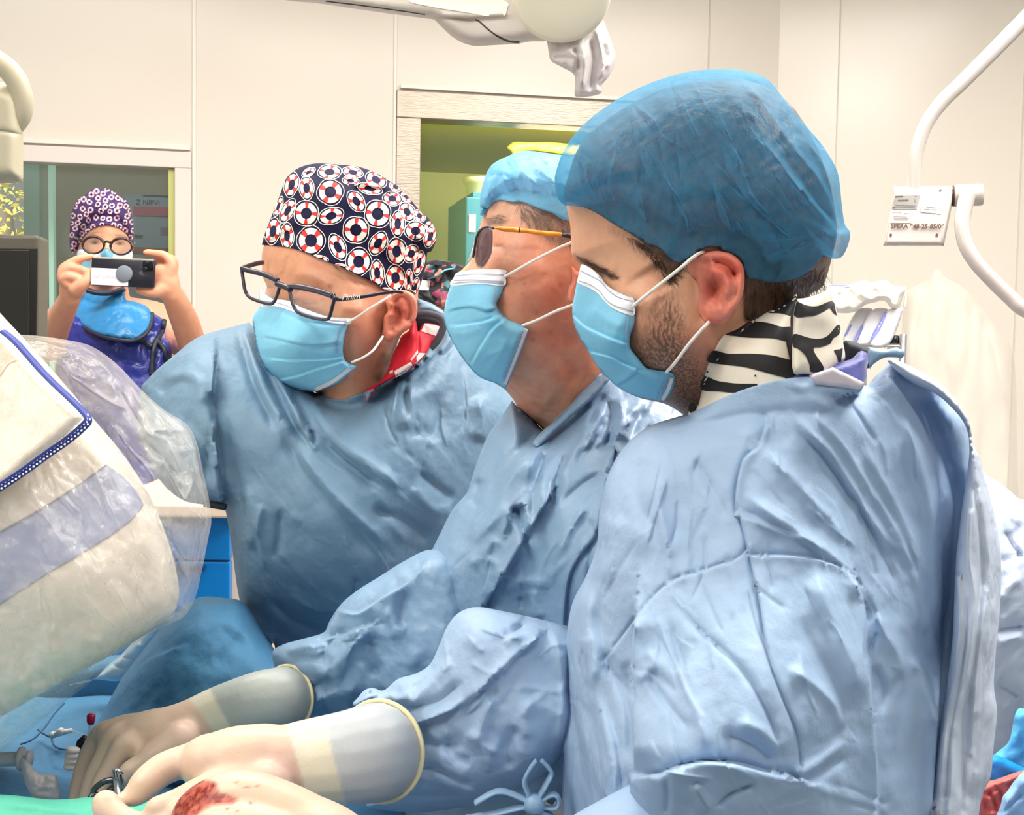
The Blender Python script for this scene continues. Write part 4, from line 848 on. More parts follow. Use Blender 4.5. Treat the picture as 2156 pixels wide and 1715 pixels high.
mo2 = mask_obj(mk2, t2, [ZF([(110, 805), (200, 795), (300, 795), (380, 800)]), ZF([(85, 850), (200, 838), (375, 848)]), ZF([(95, 832), (200, 828), (375, 838)])], band2, edge=[ZF([(520, 1108), (480, 1215), (390, 1440)])], side=[ZF([(490, 1110), (455, 1210), (380, 1400)]), ZF([(470, 1100), (440, 1200), (370, 1380)]), ZF([(330, 870), (325, 930), (310, 990)])])
ear_loop(mo2, [mk2.at(1063, 582, .001), P(1080, 573, 1.062), P(1130, 545, 1.052), P(1180, 520, 1.055), P(1205, 509, 1.055), P(1235, 490, 1.07)], .0013)
ear_loop(mo2, [mk2.at(1100, 685, .001), P(1130, 674, 1.066), P(1170, 655, 1.055), P(1205, 642, 1.05), P(1225, 632, 1.055)], .0013)
# glasses: tinted wrap lens, orange arm
m_orange = mat('glasses_orange', S(246, 150, 30), rough=.35, coat=.3); m_dark = mat('glasses_dark', S(46, 40, 44), rough=.3)
m_tint = film('tinted_lens', S(96, 78, 92), see=.28, rough=.06, spec=.8)
gl = MB()
arm = ZE([(535, 350), (600, 325), (700, 320), (905, 335), (915, 340), (1000, 350), (1200, 375), (1540, 410), (1535, 470), (1300, 455), (1000, 415), (915, 410), (800, 400), (690, 395), (620, 370)])
armR = Relief(arm, 1.058, T=.002, R=4, step=4, p=3, under=[head2], off=.006); ga = armR.mesh()
gl_o = ga.build('glasses', m_orange, t2); gl_o['label'] = 'bright orange glasses arm with a dark tip and smoky lens'
mb = MB(); mb.tube([P(1183, 494, 1.0555), P(1200, 497, 1.0555), P(1240, 510, 1.062)], .0020, 10); mb.build('arm_tip', m_dark, gl_o)
mb = MB(); mb.tube([P(1093.5, 478, 1.0525), P(1094, 489, 1.0525)], .0006, 6); mb.build('hinge_line', m_dark, gl_o)
lens = Relief(ZE([(455, 330), (500, 335), (528, 370), (532, 500), (520, 680), (480, 790), (430, 870), (370, 925), (310, 900), (275, 800), (272, 650), (290, 500), (330, 400), (390, 345)]), [(1030, 490, 1.045), (1005, 500, 1.075), (1003, 550, 1.085), (1032, 540, 1.05)], T=.008, R=14, Tb=.001, step=3); lens.mesh().build('lens', m_tint, gl_o)
lens_b = MB(); lens_b.tube(PA(spline(ZE([(540, 345), (490, 330), (440, 330), (390, 348), (330, 400), (292, 500), (268, 650), (250, 760)]), 6), np.linspace(1.047, 1.09, 43)), .0011, 8); lens_b.build('rim', m_dark, gl_o)
mb = MB(); mb.tube([P(997, 523, 1.10), P(993, 538, 1.105), P(988, 548, 1.11)], .0012, 8); mb.build('nose_pad', mat('nose_pad_clear', S(236, 230, 222), rough=.3), gl_o)

# gown body
g2_out = [(1146, 908, 1), (1170, 880), (1205, 848), (1240, 812), (1270, 785), (1330, 800), (1440, 850), (1520, 950), (1540, 1200), (1500, 1715), (1480, 3000), (860, 3000), (850, 1715), (862, 1500), (850, 1330), (872, 1230), (893, 1190), (923, 1130), (953, 1072), (983, 1036), (1001, 982), (1025, 921), (1050, 885), (1078, 843, 1), (1100, 866), (1128, 890)]
zh = lambda ty, a, w_, p, *e: (ty, a, w_, ZH(p))+tuple(e)
gown2 = Relief(g2_out, [(1080, 880, 1.14), (1146, 920, 1.13), (1040, 1000, 1.13), (940, 1180, 1.15), (1000, 1200, 1.12), (1100, 1000, 1.09), (1200, 900, 1.11), (1200, 1050, 1.05), (1200, 1200, 1.03), (1100, 1250, 1.10), (900, 1350, 1.17), (1000, 1600, 1.19), (1250, 1400, 1.05), (1300, 900, 1.08), (1400, 900, 1.08), (1200, 1650, 1.15)], T=.07, R=90, Tb=.10, step=6, ost=7, under=[head2], off=.004, gain=1.6, folds=[
    zh('r', 9, 18, [(1180, 400), (1100, 480), (1040, 560), (1000, 660), (920, 780)]), zh('v', 9, 16, [(1160, 370), (1080, 440), (1020, 520), (970, 640)]), zh('r', 8, 14, [(1290, 250), (1200, 380), (1130, 480), (1110, 560)]), zh('v', 10, 16, [(1190, 440), (1150, 520), (1130, 620), (1120, 700)]), zh('s', 6, 12, [(1120, 780), (1115, 740), (1100, 640), (1060, 650), (1040, 720)], 'x'),
    zh('v', 9, 9, [(1110, 770), (1090, 700), (1075, 650), (1050, 670)]), zh('v', 8, 10, [(940, 540), (930, 600), (910, 640)]), zh('r', 6, 14, [(1010, 740), (960, 800), (900, 850)]), zh('v', 8, 12, [(1230, 440), (1240, 480), (1210, 560), (1190, 660)]), zh('r', 7, 14, [(1420, 260), (1320, 380), (1250, 500), (1230, 600)]),
    zh('v', 4, 3, [(1490, 330), (1420, 440), (1380, 600), (1350, 740), (1290, 820), (1255, 900), (1240, 1050)], 'x'), zh('s', 5, 14, [(1420, 440), (1380, 600), (1350, 740), (1290, 820), (1255, 900), (1240, 1050)], 'x'), zh('r', 8, 10, [(1430, 250), (1440, 330), (1420, 420)]), zh('v', 8, 10, [(1400, 260), (1405, 350), (1380, 440)]), zh('r', 6, 9, [(1480, 280), (1470, 350), (1440, 420)]), zh('v', 4, 6, [(1380, 520), (1300, 560), (1220, 640)]),
    zh('r', 8, 16, [(980, 980), (1000, 940), (1060, 905), (1120, 900), (1190, 920)]), zh('v', 7, 12, [(960, 1000), (985, 950), (1040, 925)]), zh('s', 12, 26, [(1180, 620), (1120, 720), (1040, 860), (970, 980)], 'x'), zh('v', 6, 12, [(830, 880), (840, 960), (830, 1050)]), zh('r', 5, 10, [(790, 960), (810, 1040), (800, 1120)]), zh('v', 6, 12, [(760, 880), (730, 960), (690, 1060), (730, 1140)]),
    zh('r', 5, 12, [(1130, 920), (1140, 1000), (1150, 1040)]), zh('v', 4, 10, [(1090, 950), (1100, 1000)]), zh('r', 4, 8, [(1330, 620), (1260, 720), (1220, 820)]), zh('r', 5, 10, [(960, 820), (1000, 840), (1020, 900)]), zh('v', 5, 12, [(880, 800), (900, 700), (960, 600)])],
    noise=[(80, 100, 0, 3, 71), (30, 70, 25, .9, 72), (12, 30, 30, .3, 73)])
gown2.folds = list(gown2.folds)+wrinkles(61, (950, 900, 1250, 1300), 118, 18, (.8, 1.8))+wrinkles(62, (1240, 820, 1430, 960), 110, 22, (1.5, 3.5), (4, 9), (30, 90), 25)
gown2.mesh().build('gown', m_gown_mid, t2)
coll2 = Relief(ZH([(1170, 368, 1), (1230, 320), (1300, 240), (1370, 185), (1400, 195), (1330, 270), (1260, 330), (1200, 385), (1150, 430), (1128, 420), (1140, 400)]), lambda q: gown2.F(q)-.002, T=.006, R=8, step=5, under=[gown2], off=.003); coll2.mesh().build('neckband', m_gown_mid, t2)
# sleeves
s2a_out = ZH([(220, 1150), (260, 1120), (330, 1100), (400, 1078), (420, 1040), (460, 980), (520, 930), (600, 880), (680, 830), (770, 790), (850, 820), (900, 950), (900, 1150), (820, 1300), (700, 1390), (520, 1390), (410, 1382), (330, 1375), (312, 1320), (270, 1250), (238, 1220)])
slv2a = Relief(s2a_out, [(590, 1400, 1.215), (680, 1400, 1.18), (760, 1330, 1.17), (820, 1240, 1.16), (900, 1180, 1.15), (900, 1350, 1.14), (700, 1500, 1.20), (640, 1500, 1.21)], T=.05, R=70, step=5, under=[], gain=1.5, folds=[
    zh('v', 9, 12, [(500, 1080), (450, 1090), (400, 1150), (420, 1220)]), zh('s', 8, 14, [(400, 1110), (440, 1090), (490, 1078), (560, 1050)], 'x'), zh('r', 7, 12, [(560, 1060), (500, 1130), (440, 1200), (380, 1240)]), zh('v', 8, 12, [(560, 1080), (560, 1160), (600, 1230)]), zh('v', 7, 10, [(690, 920), (670, 1020), (700, 1090), (720, 1160)]), zh('s', 7, 14, [(460, 1000), (520, 1010), (600, 960), (700, 900), (740, 850)], 'x'),
    zh('r', 6, 12, [(640, 1060), (700, 1080), (720, 1150), (700, 1220)]), zh('v', 6, 10, [(270, 1180), (340, 1170), (400, 1180)]), zh('r', 6, 8, [(260, 1150), (330, 1130), (390, 1120)]), zh('v', 7, 10, [(300, 1290), (380, 1260), (440, 1230)]), zh('r', 5, 12, [(360, 1320), (440, 1290), (520, 1290)]), zh('v', 5, 10, [(480, 1340), (560, 1310), (620, 1270)]), zh('v', 7, 10, [(430, 1240), (400, 1300), (390, 1370)]), zh('r', 5, 9, [(600, 1000), (640, 1040), (650, 1110)])],
    noise=[(40, 60, -30, 2.4, 81), (16, 24, -30, .7, 82)])
slv2a.folds = list(slv2a.folds)+wrinkles(63, (600, 1220, 880, 1500), 130, 16, (1.2, 2.8), (4, 8), (40, 110), 35)
slv2a.mesh().build('sleeve', m_gown_mid, t2)
s2b_out = ZH([(545, 1278), (575, 1272), (610, 1280), (660, 1240), (720, 1222), (770, 1190), (800, 1130), (830, 1060), (868, 1012), (930, 990), (1020, 1003), (1100, 1020), (1190, 1040), (1260, 1062), (1330, 1120), (1340, 1400), (1240, 1500), (1160, 1580), (1060, 1625), (950, 1672), (800, 1700), (700, 1705), (560, 1690), (565, 1660), (640, 1600), (685, 1480), (660, 1390), (610, 1350), (505, 1335), (520, 1305)])
slv2b = Relief(s2b_out, [(830, 1550, 1.02), (860, 1640, 1.02), (900, 1450, 1.00), (1000, 1300, .99), (1150, 1320, .98), (1000, 1550, .985), (1150, 1500, .97), (1200, 1450, .985), (950, 1690, 1.01), (780, 1460, 1.04)], T=.055, R=85, step=5, gain=1.4, folds=[
    zh('s', 9, 18, [(1250, 1060), (1190, 1040), (1160, 1090), (1090, 1150), (1000, 1230), (930, 1300), (850, 1350), (700, 1410)], 'x'), zh('v', 8, 10, [(1195, 1045), (1180, 1030), (1120, 1040), (1050, 1080)]), zh('r', 6, 10, [(1190, 1050), (1230, 1180), (1235, 1350), (1220, 1500)]), zh('r', 6, 12, [(1150, 1060), (1080, 1090), (1020, 1120)]), zh('v', 5, 8, [(1100, 1050), (1060, 1075), (1020, 1090)]),
    zh('r', 7, 12, [(860, 1180), (800, 1220), (730, 1300), (690, 1350)]), zh('v', 7, 9, [(890, 1240), (810, 1310), (720, 1340), (680, 1370)]), zh('v', 5, 8, [(780, 1180), (770, 1230), (700, 1280)]), zh('r', 5, 8, [(620, 1290), (660, 1310), (700, 1280)]), zh('v', 6, 7, [(560, 1280), (570, 1310), (560, 1325)]), zh('s', 8, 9, [(505, 1335), (550, 1300), (610, 1290)], 'x'),
    zh('v', 6, 10, [(700, 1450), (800, 1470), (900, 1470)]), zh('r', 6, 14, [(900, 1420), (950, 1470), (1020, 1500)]), zh('v', 6, 8, [(700, 1560), (780, 1555), (880, 1600), (940, 1610)]), zh('v', 5, 10, [(830, 1430), (850, 1500), (920, 1540)]), zh('r', 6, 12, [(1000, 1300), (960, 1380), (940, 1470)]), zh('v', 6, 12, [(1080, 1400), (1040, 1480), (1060, 1560)]), zh('r', 4, 12, [(1130, 1300), (1100, 1380), (1110, 1460)]), zh('r', 5, 10, [(700, 1500), (740, 1540), (720, 1600)]), zh('v', 5, 14, [(640, 1640), (750, 1650), (900, 1640)])],
    noise=[(40, 60, -30, 2, 85), (15, 26, -30, .6, 86)])
slv2b.folds = list(slv2b.folds)+wrinkles(64, (820, 1330, 1180, 1680), 150, 22, (1.2, 2.8), (4, 8), (50, 130), 35)
slv2b.mesh().build('sleeve', m_gown, t2)
# waist tie, knotted in a bow
bow = MB()
for pts in ([(1000, 1690), (1050, 1665), (1100, 1680), (1125, 1693)], [(1125, 1693), (1105, 1650), (1115, 1620), (1130, 1600)], [(1125, 1693), (1150, 1650), (1160, 1625), (1140, 1600)], [(1125, 1693), (1160, 1672), (1176, 1680), (1170, 1700), (1130, 1696)], [(1125, 1693), (1090, 1700), (1040, 1712), (980, 1722)], [(1125, 1693), (1140, 1705), (1165, 1720)]):
    pl = spline(pts, 8); bow.tube(PA(pl, np.full(len(pl), .955)), .0055, 10, flat=.35)
bow.lathe(P(1125, 1693, .953), (0, 1, 0), [(-.008, .003), (-.005, .008), (.005, .008), (.008, .003)], 14); bow.build('waist_tie', m_gown_mid, t2)

# gloves: one continuous latex surface each
m_latex = mat('latex_glove', S(236, 212, 186), rough=.38, spec=.4, sss=.18, attr='Col', bump=[(70, .12, 4, (1, 1, 1)), (900, .1, 1, (1, 1, 1))])
LAT = S(214, 188, 166)[:3]; LATP = S(198, 162, 152)[:3]; CUFFW = S(216, 210, 190)[:3]; CUFFG = S(184, 188, 192)[:3]
def paint_glove(wr0, wr1, wr2, palm, cuffcol=CUFFG):
    """wr0->wr1 line in px where the white cuff band starts, wr2 where the sleeve shows through"""
    def f(co):
        q, d = topx(co); c = np.tile(np.array(LAT), (len(q), 1))
        for (x, y, rx, ry, k) in palm: c = mixc(c, LATP, k*soft(q, x, y, rx, ry))
        for line, col in ((wr0, CUFFW), (wr1, cuffcol)):
            (x0, y0), (x1, y1) = line; sd = (x1-x0)*(q[:, 1]-y0)-(y1-y0)*(q[:, 0]-x0); sd = sd/math.hypot(x1-x0, y1-y0)
            c = mixc(c, col, np.clip(-sd/6+.5, 0, 1))
        return np.column_stack([c, np.ones(len(q))])
    return f
# upper (far) hand, right arm
mb = MB()
chain(mb, flat0=True, pts=[(606, 1467, 1.213, .0300), (585, 1471, 1.200, .0305), (545, 1478, 1.195, .0300), (470, 1500, 1.20, .0275), (400, 1528, 1.20, .0255), (350, 1545, 1.20, .026)])
chain(mb, [(400, 1535, 1.20, .025), (340, 1552, 1.20, .029), (290, 1560, 1.20, .027), (255, 1568, 1.20, .021)])
chain(mb, [(340, 1540, 1.215, .020), (270, 1540, 1.215, .018), (228, 1545, 1.21, .014)])
chain(mb, [(300, 1545, 1.22, .014), (226, 1536, 1.22, .0105), (195, 1570, 1.215, .0095), (172, 1625, 1.21, .0085), (158, 1690, 1.205, .008)])      # index
chain(mb, [(300, 1560, 1.195, .015), (246, 1545, 1.19, .0120), (222, 1590, 1.185, .0105), (196, 1640, 1.18, .0095), (180, 1700, 1.175, .009)])      # middle
chain(mb, [(290, 1575, 1.18, .014), (262, 1565, 1.175, .011), (240, 1605, 1.17, .0100), (214, 1650, 1.165, .0090), (200, 1705, 1.16, .0085)])      # ring
chain(mb, [(380, 1560, 1.17, .020), (330, 1590, 1.16, .015), (295, 1612, 1.155, .0115), (268, 1622, 1.15, .0085), (262, 1640, 1.15, .007)])      # thumb
chain(mb, [(370, 1570, 1.18, .018), (335, 1605, 1.175, .013), (310, 1640, 1.17, .011), (300, 1680, 1.165, .009)])      # little
gv2a = vremesh(mb, 'glove', [m_latex], t2, .0028, 8, .5, paint_glove(((409, 1485), (460, 1552)), ((449, 1463), (497, 1552)), None, [(390, 1540, 60, 40, .4), (330, 1580, 50, 30, .3)], S(168, 174, 170)[:3]))
cuffm = mat('cuff_rim_yellow', S(226, 216, 172), rough=.5)
def cuff_ring(x, y, d, R_, near, upv, r, parent):
    a = np.linspace(0, 2*math.pi, 41); c = P(x, y, d); tg = P(*upv)-P(*near); tg /= np.linalg.norm(tg); n_ = np.cross(tg, UP); n_ /= np.linalg.norm(n_); u_ = np.cross(n_, tg)
    mb = MB(); mb.tube(c+R_*(np.cos(a)[:, None]*u_+np.sin(a)[:, None]*n_), r, 8, cap=False); mb.build('cuff_rim', cuffm, parent)
cuff_ring(606, 1467, 1.213, .0304, (606, 1467, 1.213), (585, 1471, 1.200), .0018, gv2a)
# lower (near) hand, left arm
mb = MB()
chain(mb, flat0=True, pts=[(800, 1580, 1.008, .0395), (775, 1586, .992, .039), (730, 1594, .985, .037), (650, 1604, .985, .034), (590, 1610, .98, .031), (540, 1612, .98, .030)])
chain(mb, [(560, 1600, .98, .029), (490, 1604, .975, .028), (440, 1605, .975, .023)])
chain(mb, [(520, 1590, .985, .022), (450, 1590, .985, .0165), (395, 1600, .98, .0135), (345, 1618, .97, .0130), (310, 1645, .96, .0125), (285, 1670, .955, .0105), (258, 1682, .95, .0055)])  # index
chain(mb, [(540, 1640, .96, .020), (480, 1650, .95, .015), (420, 1668, .94, .012), (370, 1688, .935, .010), (330, 1700, .93, .009)])            # middle
chain(mb, [(560, 1660, .95, .022), (500, 1690, .935, .015), (440, 1708, .925, .011), (380, 1716, .92, .010)])                      # ring
chain(mb, [(400, 1740, .92, .012), (330, 1745, .925, .011), (270, 1735, .93, .0115), (228, 1705, .935, .0110), (222, 1690, .937, .0105)])              # thumb tip
chain(mb, [(560, 1690, .95, .020), (480, 1720, .93, .013), (420, 1745, .92, .011)])
gv2b = vremesh(mb, 'glove', [m_latex], t2, .0026, 8, .5, paint_glove(((608, 1534), (652, 1700)), ((683, 1518), (730, 1700)), None, [(590, 1610, 70, 60, .75), (420, 1610, 40, 16, .3), (360, 1640, 30, 30, .25)]))
cuff_ring(800, 1580, 1.008, .040, (800, 1580, 1.008), (775, 1586, .992), .0022, gv2b)
# ================================================================ surgeon at the left (life ring cap)
ZK = lambda p: Z(480, 320, 3.0625, p)
ZL = lambda p: Z(790, 540, 5.357, p)
m_skin1 = skin('skin_warm', hair=(120, 95, 80), namt=.14)
t1 = thing('person', (P(760, 1000, 1.48)[0], P(760, 1000, 1.48)[1], 0), 'person leaning over in navy life ring cap, dark rectangular glasses and blue gown', 'person', 'surgical team in blue gowns')
head1 = Relief([(552, 560), (552, 530), (566, 490), (590, 440), (615, 400), (650, 370), (700, 362), (770, 372), (830, 408), (875, 460), (888, 540), (880, 620), (872, 680), (845, 705), (832, 740), (818, 790), (830, 850), (860, 920), (700, 920), (660, 850), (666, 826), (640, 822), (600, 808), (566, 770), (552, 720), (546, 680), (548, 640), (556, 622), (562, 604), (556, 590), (551, 575)],
    [(560, 560, 1.40), (560, 650, 1.42), (600, 600, 1.365), (640, 560, 1.345), (720, 560, 1.33), (640, 720, 1.37), (740, 640, 1.325), (760, 700, 1.33), (800, 650, 1.345), (730, 780, 1.37), (780, 800, 1.39), (600, 760, 1.42), (850, 600, 1.37), (700, 400, 1.36), (700, 850, 1.42)],
    T=.075, R=95, step=4.5, folds=[('v', 12, 14, ZK([(420, 880), (500, 900), (600, 900), (640, 880)])), ('v', 8, 12, ZK([(215, 860), (260, 870), (310, 850)])), ('r', 7, 9, ZK([(330, 830), (320, 900), (300, 980)])), ('r', 6, 10, ZK([(420, 800), (500, 795), (600, 830), (680, 880)])), ('r', 4, 7, ZK([(235, 770), (280, 790), (320, 800)])), ('v', 4, 4, ZK([(385, 660), (370, 740), (355, 800)])), ('r', 3, 5, ZK([(360, 660), (345, 740), (335, 800)])), ('v', 2.5, 4, ZK([(440, 650), (450, 720), (430, 790)])), ('v', 2.5, 4, ZK([(600, 720), (700, 780), (780, 860)])), ('v', 2.5, 4, ZK([(680, 720), (760, 800), (860, 870)])), ('v', 2, 4, ZK([(760, 760), (840, 830), (900, 870)])), ('v', 2, 3, ZK([(430, 940), (520, 960), (600, 950)])), ('r', 3, 8, ZK([(430, 930), (520, 930), (600, 930)])),
        ('v', 3, 14, ZK([(780, 1120), (760, 1250), (800, 1330)])), ('r', 4, 22, ZK([(700, 1000), (800, 1010), (900, 1000)])), ('v', 6, 20, ZK([(980, 1200), (900, 1380), (800, 1500)])), ('r', 4, 10, ZK([(1040, 1260), (1010, 1380), (960, 1480)])), ('v', 4, 7, ZK([(1060, 1200), (1040, 1320), (1000, 1420)])), ('v', 3, 12, ZK([(640, 1540), (760, 1540), (880, 1480)])), ('v', 3, 8, ZK([(990, 1000), (970, 1100), (985, 1200)]))], noise=[(30, 40, 0, .8, 14)])
def paint1(q):
    c = np.tile(np.array(S(204, 150, 120))[:3], (len(q), 1))
    c = mixc(c, S(190, 134, 106)[:3], .5*soft(q, *ZK([(600, 800)])[0], 60, 30)); c = mixc(c, S(222, 140, 118)[:3], .6*soft(q, *ZK([(850, 1150)])[0], 35, 50)); c = mixc(c, S(188, 110, 84)[:3], .5*soft(q, *ZK([(590, 740)])[0], 30, 8, 30)); c = mixc(c, S(170, 108, 84)[:3], .6*soft(q, *ZK([(520, 930)])[0], 26, 9))
    for u in np.linspace(0, 1, 9): c = mixc(c, S(96, 62, 50)[:3], .5*soft(q, *ZK([(440+170*u, 948+30*math.sin(u*3.1))])[0], 5, 1.8))
    for u in np.linspace(0, 1, 6): c = mixc(c, S(96, 62, 50)[:3], .5*soft(q, *ZK([(222+80*u, 858+14*math.sin(u*3.1))])[0], 4, 1.8))
    return np.column_stack([c, .35*soft(q, *ZK([(540, 800)])[0], 36, 7, 12)])
ear1 = Relief(ZK([(1015, 960), (1040, 915), (1100, 890), (1160, 895), (1205, 930), (1222, 985), (1215, 1060), (1190, 1110), (1150, 1150), (1100, 1180), (1060, 1215), (1015, 1218), (990, 1180), (1000, 1120), (1005, 1060), (1030, 1020)]), [(820, 640, 1.335), (815, 700, 1.345), (860, 620, 1.335), (872, 670, 1.34), (840, 700, 1.34)], T=.012, R=12, step=2.6, under=[head1], off=.001,
    folds=[('v', 10, 6, ZK([(1080, 960), (1120, 930), (1165, 960), (1180, 1020), (1165, 1080)]), 'x'), ('v', 13, 9, ZK([(1090, 1010), (1110, 1060), (1080, 1100)]), 'x'), ('r', 4, 6, ZK([(1060, 960), (1040, 1030), (1050, 1070)])), ('r', 3, 5, ZK([(1130, 990), (1140, 1050), (1110, 1110)])), ('r', 4, 8, ZK([(1020, 1180), (1040, 1180), (1050, 1160)])), ('v', 4, 4, ZK([(1060, 1130), (1075, 1160), (1090, 1180)]))])
mb = head1.mesh(paint=paint1)
ear1.mesh(mb, 0, lambda q: np.column_stack([mixc(np.tile(np.array(S(224, 142, 118))[:3], (len(q), 1)), S(186, 80, 66)[:3], .8*soft(q, *ZK([(1120, 1030)])[0], 18, 26)), np.zeros(len(q))]))
torso_legs(mb, 890, 1.76, .16, .6, 1.2, .9); mb.build('body', m_skin1, t1)
# printed cloth cap
cap1 = Relief(ZK([(218, 598, 1), (228, 560), (240, 520), (290, 390), (335, 275), (370, 180), (420, 125), (480, 92), (560, 74), (640, 75), (720, 82), (800, 88), (870, 102), (960, 138), (1030, 180), (1100, 225), (1180, 310), (1240, 380), (1290, 425), (1330, 480), (1345, 530), (1335, 590), (1310, 640), (1285, 650), (1280, 720), (1262, 780), (1240, 860), (1212, 915, 1), (1165, 890), (1120, 888), (1060, 900), (1010, 888), (950, 845), (850, 798), (740, 745), (600, 690), (450, 630), (330, 606)]),
    lambda q: head1.F(q)-.010, T=.078, R=100, step=4.5, under=[head1], off=.005, folds=[('v', 5, 7, ZK([(700, 170), (790, 210), (830, 240), (960, 240), (1060, 275), (1120, 330)])), ('r', 6, 8, ZK([(820, 200), (900, 205), (1000, 230), (1090, 290)])), ('v', 7, 6, ZK([(1290, 470), (1230, 500), (1200, 570), (1230, 630), (1290, 640)])), ('r', 5, 8, ZK([(1300, 540), (1290, 600), (1260, 660)])), ('v', 3, 6, ZK([(480, 120), (560, 160), (600, 170)])), ('v', 3, 6, ZK([(1200, 650), (1190, 760), (1195, 860)])), ('v', 3, 7, ZK([(1150, 420), (1180, 480), (1200, 540)])), ('r', 3, 7, ZK([(1060, 460), (1110, 540), (1120, 620)]))], noise=[(34, 34, 0, 1.4, 91)], gain=1.2)
mb = cap1.mesh()
def life_ring(rel, mb, x, y, rx, ry, rot=0, ph=45, rope=True, iw=1, ir=2, hole=.47, lift=.0009, band=.42):
    """printed life ring: white ring, four red bands, thin rope outline"""
    a = math.radians(rot); ca, sa = math.cos(a), math.sin(a)
    def pt(r, t): u = r*rx*np.cos(t); v = r*ry*np.sin(t); return np.column_stack([x+u*ca-v*sa, y+u*sa+v*ca])
    t = np.linspace(0, 2*math.pi, 49)[:-1]; Q = np.vstack([pt(r, t) for r in (hole, .64, .8, .92)]); ok = inside(Q, rel.out)
    V = PA(Q, rel.depth(Q)-lift); p4 = math.radians(ph)
    for k in range(3):
        for i in range(48):
            j = (i+1) % 48; f = (k*48+i, (k+1)*48+i, (k+1)*48+j, k*48+j)
            if not all(ok[m] for m in f): continue
            tm = (t[i]+.065-p4) % (math.pi/2); red = tm < band*.5 or tm > math.pi/2-band*.5
            mb.add(V[list(f)], [(0, 1, 2, 3)], ir if red else iw)
    if rope:
        t = np.linspace(0, 2*math.pi, 65); k4 = 1.02+.10*np.abs(np.sin((t-p4)*2))
        q = np.column_stack([x+k4*rx*np.cos(t)*ca-k4*ry*np.sin(t)*sa, y+k4*rx*np.cos(t)*sa+k4*ry*np.sin(t)*ca]); rel.strip(mb, q, 1.5, iw, lift, 1)
for (x, y, rx, ry, ro, ph) in [(410, 210, 42, 76, 15, 30), (507, 232, 44, 72, -3, 40), (660, 258, 80, 78, 0, 30), (655, 128, 72, 44, 0, 20), (520, 130, 44, 22, -30, 45), (805, 130, 62, 34, 12, 50), (790, 185, 50, 26, 10, 20), (828, 318, 46, 72, -35, 30), (965, 398, 80, 84, 0, 10), (955, 178, 66, 48, 30, 40), (665, 412, 78, 50, -15, 20), (505, 395, 74, 78, 0, 5), (385, 378, 38, 78, 28, 40), (325, 350, 22, 62, 20, 40), (290, 510, 46, 80, 12, 30), (381, 540, 40, 78, -2, 60), (535, 570, 84, 88, 0, 45), (708, 612, 48, 84, -24, 40), (825, 502, 80, 82, 0, 5), (843, 706, 76, 84, 0, 50), (968, 588, 50, 76, 30, 30), (1088, 640, 60, 82, 0, 20), (1095, 462, 44, 78, 2, 45), (1060, 300, 58, 42, 10, 30), (1155, 385, 46, 60, -30, 50), (1210, 508, 66, 58, 0, 35), (1182, 655, 48, 56, 30, 40), (962, 780, 42, 80, -3, 40), (1080, 810, 58, 78, 0, 30), (1305, 545, 34, 68, 20, 30), (1232, 715, 30, 74, 15, 30), (1165, 825, 24, 66, 5, 30), (1208, 868, 22, 56, 15, 30), (595, 690, 48, 22, 8, 30), (915, 235, 76, 34, 12, 60), (1235, 410, 34, 40, -30, 20), (740, 745, 50, 20, 20, 30), (1080, 225, 40, 26, 35, 20), (1150, 290, 36, 24, 40, 60), (1300, 480, 26, 28, 0, 30), (320, 260, 14, 30, 20, 20), (1030, 890, 40, 12, 10, 20)]:
    c = ZK([(x, y)])[0]; life_ring(cap1, mb, c[0], c[1], rx/3.0625, ry/3.0625, ro, ph)
capo = mb.build('scrub_cap', [m_cloth, m_ringw, m_ringr], t1); capo['label'] = 'navy cotton cap printed with white and red life rings'
# mask
mk1 = Relief(ZK([(205, 880, 1), (230, 905), (290, 945, 1), (345, 950), (400, 962), (500, 1010), (650, 1060), (788, 1070, 1), (770, 1120), (750, 1200), (742, 1290), (762, 1350), (832, 1382, 1), (760, 1450), (690, 1500), (580, 1542), (500, 1540), (440, 1530), (330, 1488), (250, 1410), (205, 1320), (180, 1230), (168, 1150), (158, 1080), (180, 1030), (205, 1000), (200, 940)]),
    [(545, 620, 1.425), (540, 680, 1.44), (570, 780, 1.43), (650, 815, 1.41), (600, 650, 1.345), (600, 720, 1.335), (690, 680, 1.315), (725, 700, 1.315), (740, 775, 1.335), (640, 760, 1.35), (735, 672, 1.315)], T=.014, R=22, Tb=.002, step=4, under=[head1], off=.003, gain=1.3,
    folds=[('S', 4, 9, ZK([(250, 1195), (350, 1215), (450, 1240), (560, 1250), (700, 1235)]), 'x'), ('s', 5, 9, ZK([(290, 1330), (400, 1340), (520, 1335), (640, 1330), (720, 1320)]), 'x'), ('s', 5, 10, ZK([(350, 1460), (450, 1440), (560, 1400), (660, 1370), (740, 1345)]), 'x'), ('r', 3, 14, ZK([(230, 1100), (250, 1200), (270, 1300)])), ('v', 1.5, 3, ZK([(300, 1010), (420, 1060), (560, 1100), (740, 1120)]))], noise=[(22, 22, 0, .5, 15)])
band1 = ZK([(207, 885), (230, 908), (290, 948), (345, 952), (400, 964), (500, 1012), (650, 1062), (786, 1072), (775, 1112), (640, 1095), (480, 1050), (330, 1000), (235, 1000), (208, 990)])
mo1 = mask_obj(mk1, t1, [ZK([(225, 960), (330, 975), (480, 1028), (640, 1078), (780, 1090)]), ZK([(225, 990), (330, 1000), (480, 1050), (640, 1095), (772, 1112)])], band1, edge=[ZK([(825, 1385), (700, 1480), (580, 1538)])], side=[ZK([(715, 1130), (690, 1220), (685, 1300)]), ZK([(735, 1130), (712, 1220), (705, 1300)])])
